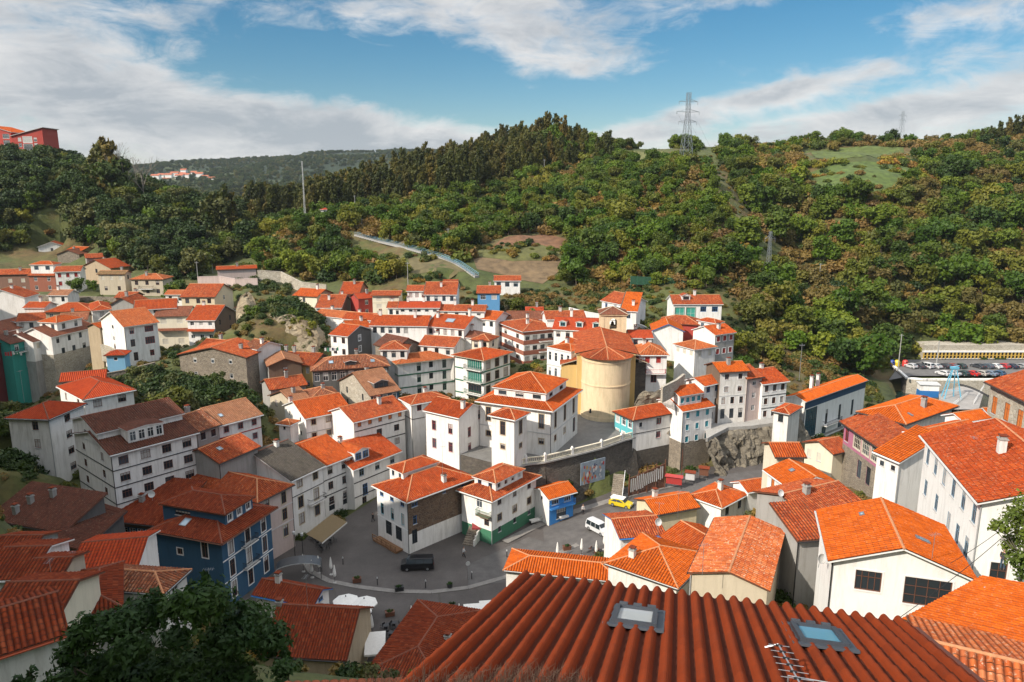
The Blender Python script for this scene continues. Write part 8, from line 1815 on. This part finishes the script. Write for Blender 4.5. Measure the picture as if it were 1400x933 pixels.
    o = sheet('slipway', [(p.x, p.y) for p in (PZ(1285, 560, 1.0), PZ(1283, 535, 1.0), PZ(1318, 528, 1.0), PZ(1345, 536, 1.0), PZ(1338, 560, 1.0))], lambda x, y: 1.0, plain('slipway_concrete', (.33, .31, .29), .9, 0, .25, .7))
    r0 = PZ(1300, 544, 1.0); r = thing('harbour_crane', 'pale blue four legged crane beside the slipway', 'crane', r0); bm = plain('crane_blue', (.13, .40, .55), .5)
    h = 8.0
    for x, y in ((-2.6, -1.4), (-1.8, 1.4), (1.8, -1.6), (1.4, 1.2)): M = MB(); M.tube((x, y, -.2), (x * .22, y * .22, h), .16, .12); lpart('leg', M, [bm], r)
    M = MB(); M.bx(-.9, .9, -.6, .6, h - .1, h + .5); M.tube((-.8, 0, h + .3), (.9, -.4, h + .9), .12); lpart('head', M, [bm], r); M = MB(); [M.tube((-2.4 * (1 - z / h) - .1, -1.3 * (1 - z / h), z), (2.0 * (1 - z / h) + .1, -1.4 * (1 - z / h), z), .06) for z in (2.2, 4.4, 6.2)]; lpart('brace', M, [bm], r)
    p = PZ(1268, 537, 1.0); r = thing('boat_hut', 'small white hut with blue base and grey roof by the slipway', 'hut', p, R(-8)); M = MB(); M.bx(-2.4, 2.4, -1.2, 1.2, -1, .8, 1); M.bx(-2.38, 2.38, -1.18, 1.18, .8, 2.5, 0); lpart('wall', M, [W('white'), m_blue], r); M = MB(); M.box((0, 0, 2.6), (2.7, 0, 0), (0, 1.5, .12), (0, -.01, .08)); lpart('roof', M, [m_lgrey], r)
    p = PZ(1335, 548, .5); r = thing('gangway', 'dark arched gangway with railings over the dock', 'gangway', p, R(-35)); M = MB()
    for y in (-.6, .6): ext_tube(M, [Vector((-4.5 + 9 * i / 12, y, .5 + 3.2 * math.sin(math.pi * (.5 + .5 * i / 12)))) for i in range(13)], .14)
    for i in range(13): M.tube((-4.5 + 9 * i / 12, -.6, .5 + 3.2 * math.sin(math.pi * (.5 + .5 * i / 12))), (-4.5 + 9 * i / 12, .6, .5 + 3.2 * math.sin(math.pi * (.5 + .5 * i / 12))), .07)
    lpart('arch', M, [m_dk], r)
    for k, (pa, pb, t) in enumerate(((PZ(1303, 556, 1), PZ(1322, 541, 1), 'left of the slipway'), (PZ(1331, 553, 1), PZ(1345, 530, 1), 'right of the slipway'))):
        r = thing('railing', 'white railing ' + t, 'railing', pa); M = MB(); nseg = 12
        for i in range(nseg + 1): q = pa.lerp(pb, i / nseg); M.tube(q, q + Vector((0, 0, 1.0)), .04)
        for z in (.5, 1.0): M.tube(pa + Vector((0, 0, z)), pb + Vector((0, 0, z)), .04)
        part('rails', M, [m_white], r)
    # long yellow louvred building under the cliff
    a = PZ(1284, 500, 2.0); b = PZ(1440, 500, 2.0); a.y = b.y = 229; r = thing('louvred_building', 'long stone building with yellow posts and white cornice under the cliff', 'building', a); M = MB(); L_ = b.x - a.x
    M.bx(a.x, b.x, a.y, a.y + 8, 1, 6.4, 0); part('wall', M, [W('lstone')], r); M = MB(); M.bx(a.x - .2, b.x, a.y - .5, a.y + .1, 4.1, 4.6); M.bx(a.x - .2, b.x, a.y - .3, a.y + .1, 1.9, 2.1); part('cornice', M, [m_white], r)
    M = MB(); k = 30; [M.bx(a.x + L_ * i / k, a.x + L_ * i / k + .32, a.y - .4, a.y - .06, 2.1, 4.1) for i in range(k)]; M.bx(a.x, b.x, a.y - .36, a.y - .1, 3.0, 3.15); part('yellow_posts', M, [plain('ochre_paint', (.55, .36, .08), .6)], r)
    M = MB(); [M.bx(a.x + L_ * i / k + .36, a.x + L_ * (i + 1) / k - .04, a.y - .05, a.y - .02, 2.15, 4.05) for i in range(k)]; part('dark_bays', M, [m_glass], r)
    mast(PZ(1280, 501, 2), 8, 'concrete pole at the left end of the louvred building', 'utility_pole', 'pole', .2, None, False)
    # --- stairs, poles, pylons
    pts = [ground(*q) for q in PATH]; M = MB(); Rl = MB()
    for p, q in zip(pts, pts[1:]):
        n_ = max(2, int((q - p).length / 1.2)); d = q - p; d.z = 0; d.normalize(); nn = Vector((-d.y, d.x, 0))
        for i in range(n_):
            c = p.lerp(q, (i + .5) / n_); M.box(c + Vector((0, 0, .1)), d * .66, nn * .9, (0, 0, .35))
            Rl.tube(c - nn * .9 + Vector((0, 0, .4)), c - nn * .9 + Vector((0, 0, 1.4)), .03, n=5)
        for s in (-1, 1): [Rl.tube(p + nn * s * .9 + Vector((0, 0, z_)), q + nn * s * .9 + Vector((0, 0, z_)), .03 if p is not pts[3] and p is not pts[4] else .06, n=5) for z_ in (.9, 1.4)]
    r = thing('hill_stairs', 'long flight of stairs with blue railings winding down the central slope', 'stairs', pts[-1]); part('steps', M, [W('concrete')], r); part('railing', Rl, [plain('pale_blue_paint', (.16, .34, .44), .5)], r)
    lattice(P(937, 231, 352), 34, 5.6, 1.6, 'tall steel lattice pylon standing on the skyline', [(21, 4.6), (25.5, 5.6), (30, 4.6)], R(12), .10)
    lattice(P(1231, 190, 520), 18, 3.4, 1.2, 'faint distant lattice pylon on the right skyline', [(12, 3), (15, 3.4)], R(20), .06)
    q = ground(1049, 384); lattice(q, 15.5, 1.6, .7, 'small lattice pylon in the cleared strip on the right hill', [(13.2, 2.4)], R(30), .06)
    lattice(P(418, 312, 330), 29, .8, .35, 'thin lattice radio mast on the knoll', [], 0, .03, 'radio_mast', m_lgrey)
    for px, py, h, t in ((1119, 396, 9, 'concrete pole in the scrub of the right hill'), (486, 297, 10, 'utility pole among the shrubs of the central ridge'), (495, 313, 4, 'short pole on the central slope'), (470, 288, 7, 'pole at the edge of the eucalyptus'), (613, 339, 7, 'utility pole beside the hill stairs'), (558, 394, 8, 'pole behind the narrow white house'), (291, 374, 7, 'utility pole at the foot of the left wood'), (271, 386, 7, 'lamp pole beside the utility pole at the left wood'), (744, 240, 8, 'small pole on the wooded central ridge')):
        mast(ground(px, py, 150), h, t)
    mast(P(1228, 502, 190), 9, 'pole rising by the cliff left of the car park')
    mast(P(1093, 515, 168), 8, 'lamp pole behind the theatre', 'utility_pole', 'pole', .09, m_galv)
    t0 = P(937, 140, 352); 
    for i in range(3): a = P(937 + (i - 1) * 12, 152 + 2 * i, 352); cable(['left power line running down to the small pylon', 'middle power line running down to the small pylon', 'right power line running down to the small pylon'][i], a, Vector((q.x + (i - 1) * 1.5, q.y, q.z + 13.5)), 4, .02, m_dk)
    cable('black cable crossing in front of the veranda house', P(1228, 846, 45), P(1420, 690, 52), .4, .022); cable('second black cable beside the white doorway', P(1300, 770, 48), P(1400, 700, 50), .2, .018)
    pp = P(1342, 833, 41); mast(Vector((pp.x, pp.y, pp.z)), 1.5, 'grey wooden post on the bright roof in the lower right', 'post', 'post', .09, None, False)
    # red modern building on the left hilltop
    p = P(35, 206, 425); r = thing('modern_building', 'red modern building with white glazed bays on the left hilltop', 'building', (p.x, p.y, p.z - 2)); N = Vector((p.x, p.y, 0)); e1 = Vector((-1, .05, 0)).normalized(); e2 = Vector((e1.y, -e1.x, 0)).normalized()
    N = Vector((P(18, 206, 425).x, 425, 0)); block(r, N, Vector((-1, .12, 0)).normalized(), Vector((.12, 1, 0)).normalized(), 26, 16, p.z + 10, p.z - 2, 'G2', 'orange', 'red', 'red', '4x3 wh w4 h2.4 g3.4 t1', '2x2 wh', 16, .8, 120, fascia=m_white)
    N = Vector((P(61, 206, 420).x, 420, 0)); block(r, N, Vector((-1, 0, 0)), Vector((0, 1, 0)), 17.5, 14, p.z + 7.5, p.z - 2, 'S4', 'orange', 'red', 'red', '2x3 wh w1.8 h2 g3 t.8;1x2 ws w5 h3.2 g4 t.3 a.25 b.75', None, 14, .8, 120, prefix='wing_', fascia=m_white)
    # white transformer tower, far cottages behind the left wood, far hamlet
    H = house
    H('little white transformer tower with red roof on the central knoll', 336, (449, 287), (438, 287), 3.6, 5, 'HIP', 'red', 'white', WL='1x1 dk w.8 h.8')
    H('half hidden house with orange roof left of the radio mast', 340, (372, 312), (350, 310), 8, 5, 'G1', 'rust', 'white')
    H('white house with red roof glimpsed between the two woods', 352, (352, 309), (337, 305), 9, 5, 'G1', 'red', 'white')
    v, nx, ny = T.far
    for i, (px, py) in enumerate(((222, 243), (232, 243), (240, 242), (249, 242), (256, 243), (266, 241), (274, 243), (282, 245), (228, 248), (246, 247), (213, 245), (290, 246), (253, 235))):
        best = min(v, key=lambda p: abs(proj(p)[0] - px) + abs(proj(p)[1] - py) + (1000 if p[1] > 2650 else 0)); pos = Vector(best)
        lab = ['leftmost white house of the distant hamlet', 'white gabled house second in the distant hamlet', 'white house at the middle of the distant hamlet row', 'white house right of the hamlet middle', 'white hamlet house with darker roof near the middle', 'white house on the upper side of the distant hamlet', 'white house near the right end of the distant hamlet', 'white house at the right end of the distant hamlet', 'lower left white house of the distant hamlet', 'lower middle white house of the distant hamlet', 'outlying white house left of the distant hamlet', 'outlying white house right of the distant hamlet', 'lone white house above the distant hamlet'][i]
        r = thing('far_house', lab, 'house', pos, 0, 'houses of the distant hamlet'); s = rr.uniform(.8, 1.2); M = MB(); w, d_, h_ = 8 * s, 6 * s, 7 * s; M.bx(-w, w, -d_, d_, -6, h_); M.face([(-w, -d_, h_), (-w, d_, h_), (-w, 0, h_ + 3)]); M.face([(w, -d_, h_), (w, d_, h_), (w, 0, h_ + 3)]); lpart('wall', M, [W('white')], r)
        M = MB(); [M.face([(-w - 1, s_ * (d_ + 1), h_ - .4), (w + 1, s_ * (d_ + 1), h_ - .4), (w + 1, 0, h_ + 3.2), (-w - 1, 0, h_ + 3.2)]) for s_ in (-1, 1)]; lpart('roof', M, [plain('far_roof', (.40, .12, .06), .9)], r)
    # laundry
    for (px, py, Y, n, t, w) in ((23, 479, 173, 7, 'dark coloured laundry hung on the balcony of the emerald green house', 4), (456, 473, 170, 6, 'coloured laundry hung across the dark sided white house', 3.4)):
        p = P(px, py, Y); M = MB(); cols = [m_navy, plain('wash_red', (.40, .04, .05), .9), plain('wash_white', (.65, .64, .62), .9), plain('wash_green', (.05, .20, .12), .9)]
        for i in range(n): x = -w / 2 + w * i / n; M.box((p.x + x, p.y - .9 + .12 * x, p.z - .5 - rr.uniform(0, .25)), (.2, .02, 0), (0, .02, 0), (0, 0, rr.uniform(.35, .6)), rr.randrange(4))
        M.tube((p.x - w / 2 - .3, p.y - .9 - .06 * w, p.z), (p.x + w / 2, p.y - .9 + .06 * w, p.z), .02); o = M.build('laundry', cols, None, tuple(p)); tag(o, t, 'laundry')
    # roof top clutter: dishes and aerials belong to no single view of a house, they stand on the roofs
    for px, py, Y, t in ((208, 682, 88, 'white satellite dish on the tiered roof of the blue mansion'), (899, 721, 74, 'white satellite dish on the wide orange roof'), (1121, 773, 56, 'round white satellite dish on the rough pillar wall'), (1066, 681, 79, 'pale satellite dish on the wall of the white gabled house')):
        p = P(px, py, Y); r = thing('satellite_dish', t, 'dish', p, R(20)); M = MB(); M.lathe((0, 0, 0), [(.02, 0), (.25, .05), (.42, .16), (.40, .17), (.24, .07), (.02, .03)], 14)
        o = lpart('dish', M, [m_lgrey], r); o.rotation_euler = (R(70), 0, 0); o.location = (0, 0, .6); Q = MB(); Q.tube((0, .15, -.3), (0, .05, .6), .03); lpart('mast', Q, [m_galv], r)
    for px, py, Y, t in ((800, 770, 0, ''),): pass
    for px, py, Y, h, t in ((420, 818, 70, 2.6, 'thin aerial on the ridged red roof'), (287, 800, 58, 1.6, 'thin aerial over the lower left red roofs'), (72, 800, 58, 2.4, 'aerial on the stepped red roof, lower left'), (103, 785, 62, 2.2, 'aerial above the smooth red orange roof'), (900, 722, 74, 3, 'aerial above the wide orange roof with blue eaves'), (927, 697, 82, 2.4, 'aerial beside the yellow ended house'), (605, 640, 104, 3.5, 'aerial on the corner house with the tower attic'), (630, 640, 103, 2.4, 'second aerial on the corner house ridge'), (1276, 749, 52, 1.2, 'aerial on the veranda house roof'), (1330, 610, 70, 1.0, 'aerial beside the white chimney of the long house'), (961, 770, 58, 1.8, 'aerial on the old mossy roof'), (32, 540, 112, 4, 'pale aerial near the tall white tower house'), (1310, 560, 98, 1.8, 'aerial on the vast gallery house roof')):
        p = P(px, py, Y); r = thing('tv_aerial', t, 'aerial', p, rr.uniform(0, 3)); M = MB(); M.tube((0, 0, -1.2), (0, 0, h), .022, n=5); lpart('mast', M, [m_galv], r); A = MB(); A.tube((-.5, 0, h - .1), (.5, 0, h - .1), .012, n=4); [A.tube((x, -.3, h - .1), (x, .3, h - .1), .008, n=4) for x in (-.45, -.25, -.05, .15, .35)]; lpart('rods', A, [m_galv], r)
m_navy = plain('wash_navy', (.02, .03, .08), .9)
def finish():
    for o in bpy.data.objects:
        if '_w' in o: del o['_w']
build_houses()
build_land(); build_ground()
build_church(); build_walls(); build_foreground()
build_protos(); build_forest(); build_near_plants()
build_things()
def build_haze():
    mb = MB(); x, y0, y1, z0, z1 = 2600, -220, 3350, -8, 230
    mb.bx(-x, x, y0, y1, z0, z1)
    m = bpy.data.materials.new('haze_air'); m.use_nodes = True; nt = m.node_tree
    for n in list(nt.nodes): nt.nodes.remove(n)
    o_ = nt.nodes.new('ShaderNodeOutputMaterial'); v = nt.nodes.new('ShaderNodeVolumePrincipled'); v.inputs['Color'].default_value = (.80, .88, .96, 1); v.inputs['Density'].default_value = HAZE
    nt.links.new(v.outputs[0], o_.inputs['Volume']); o = mb.build('haze', m); o['kind'] = 'stuff'
HAZE = 0.000045
build_haze()
finish()
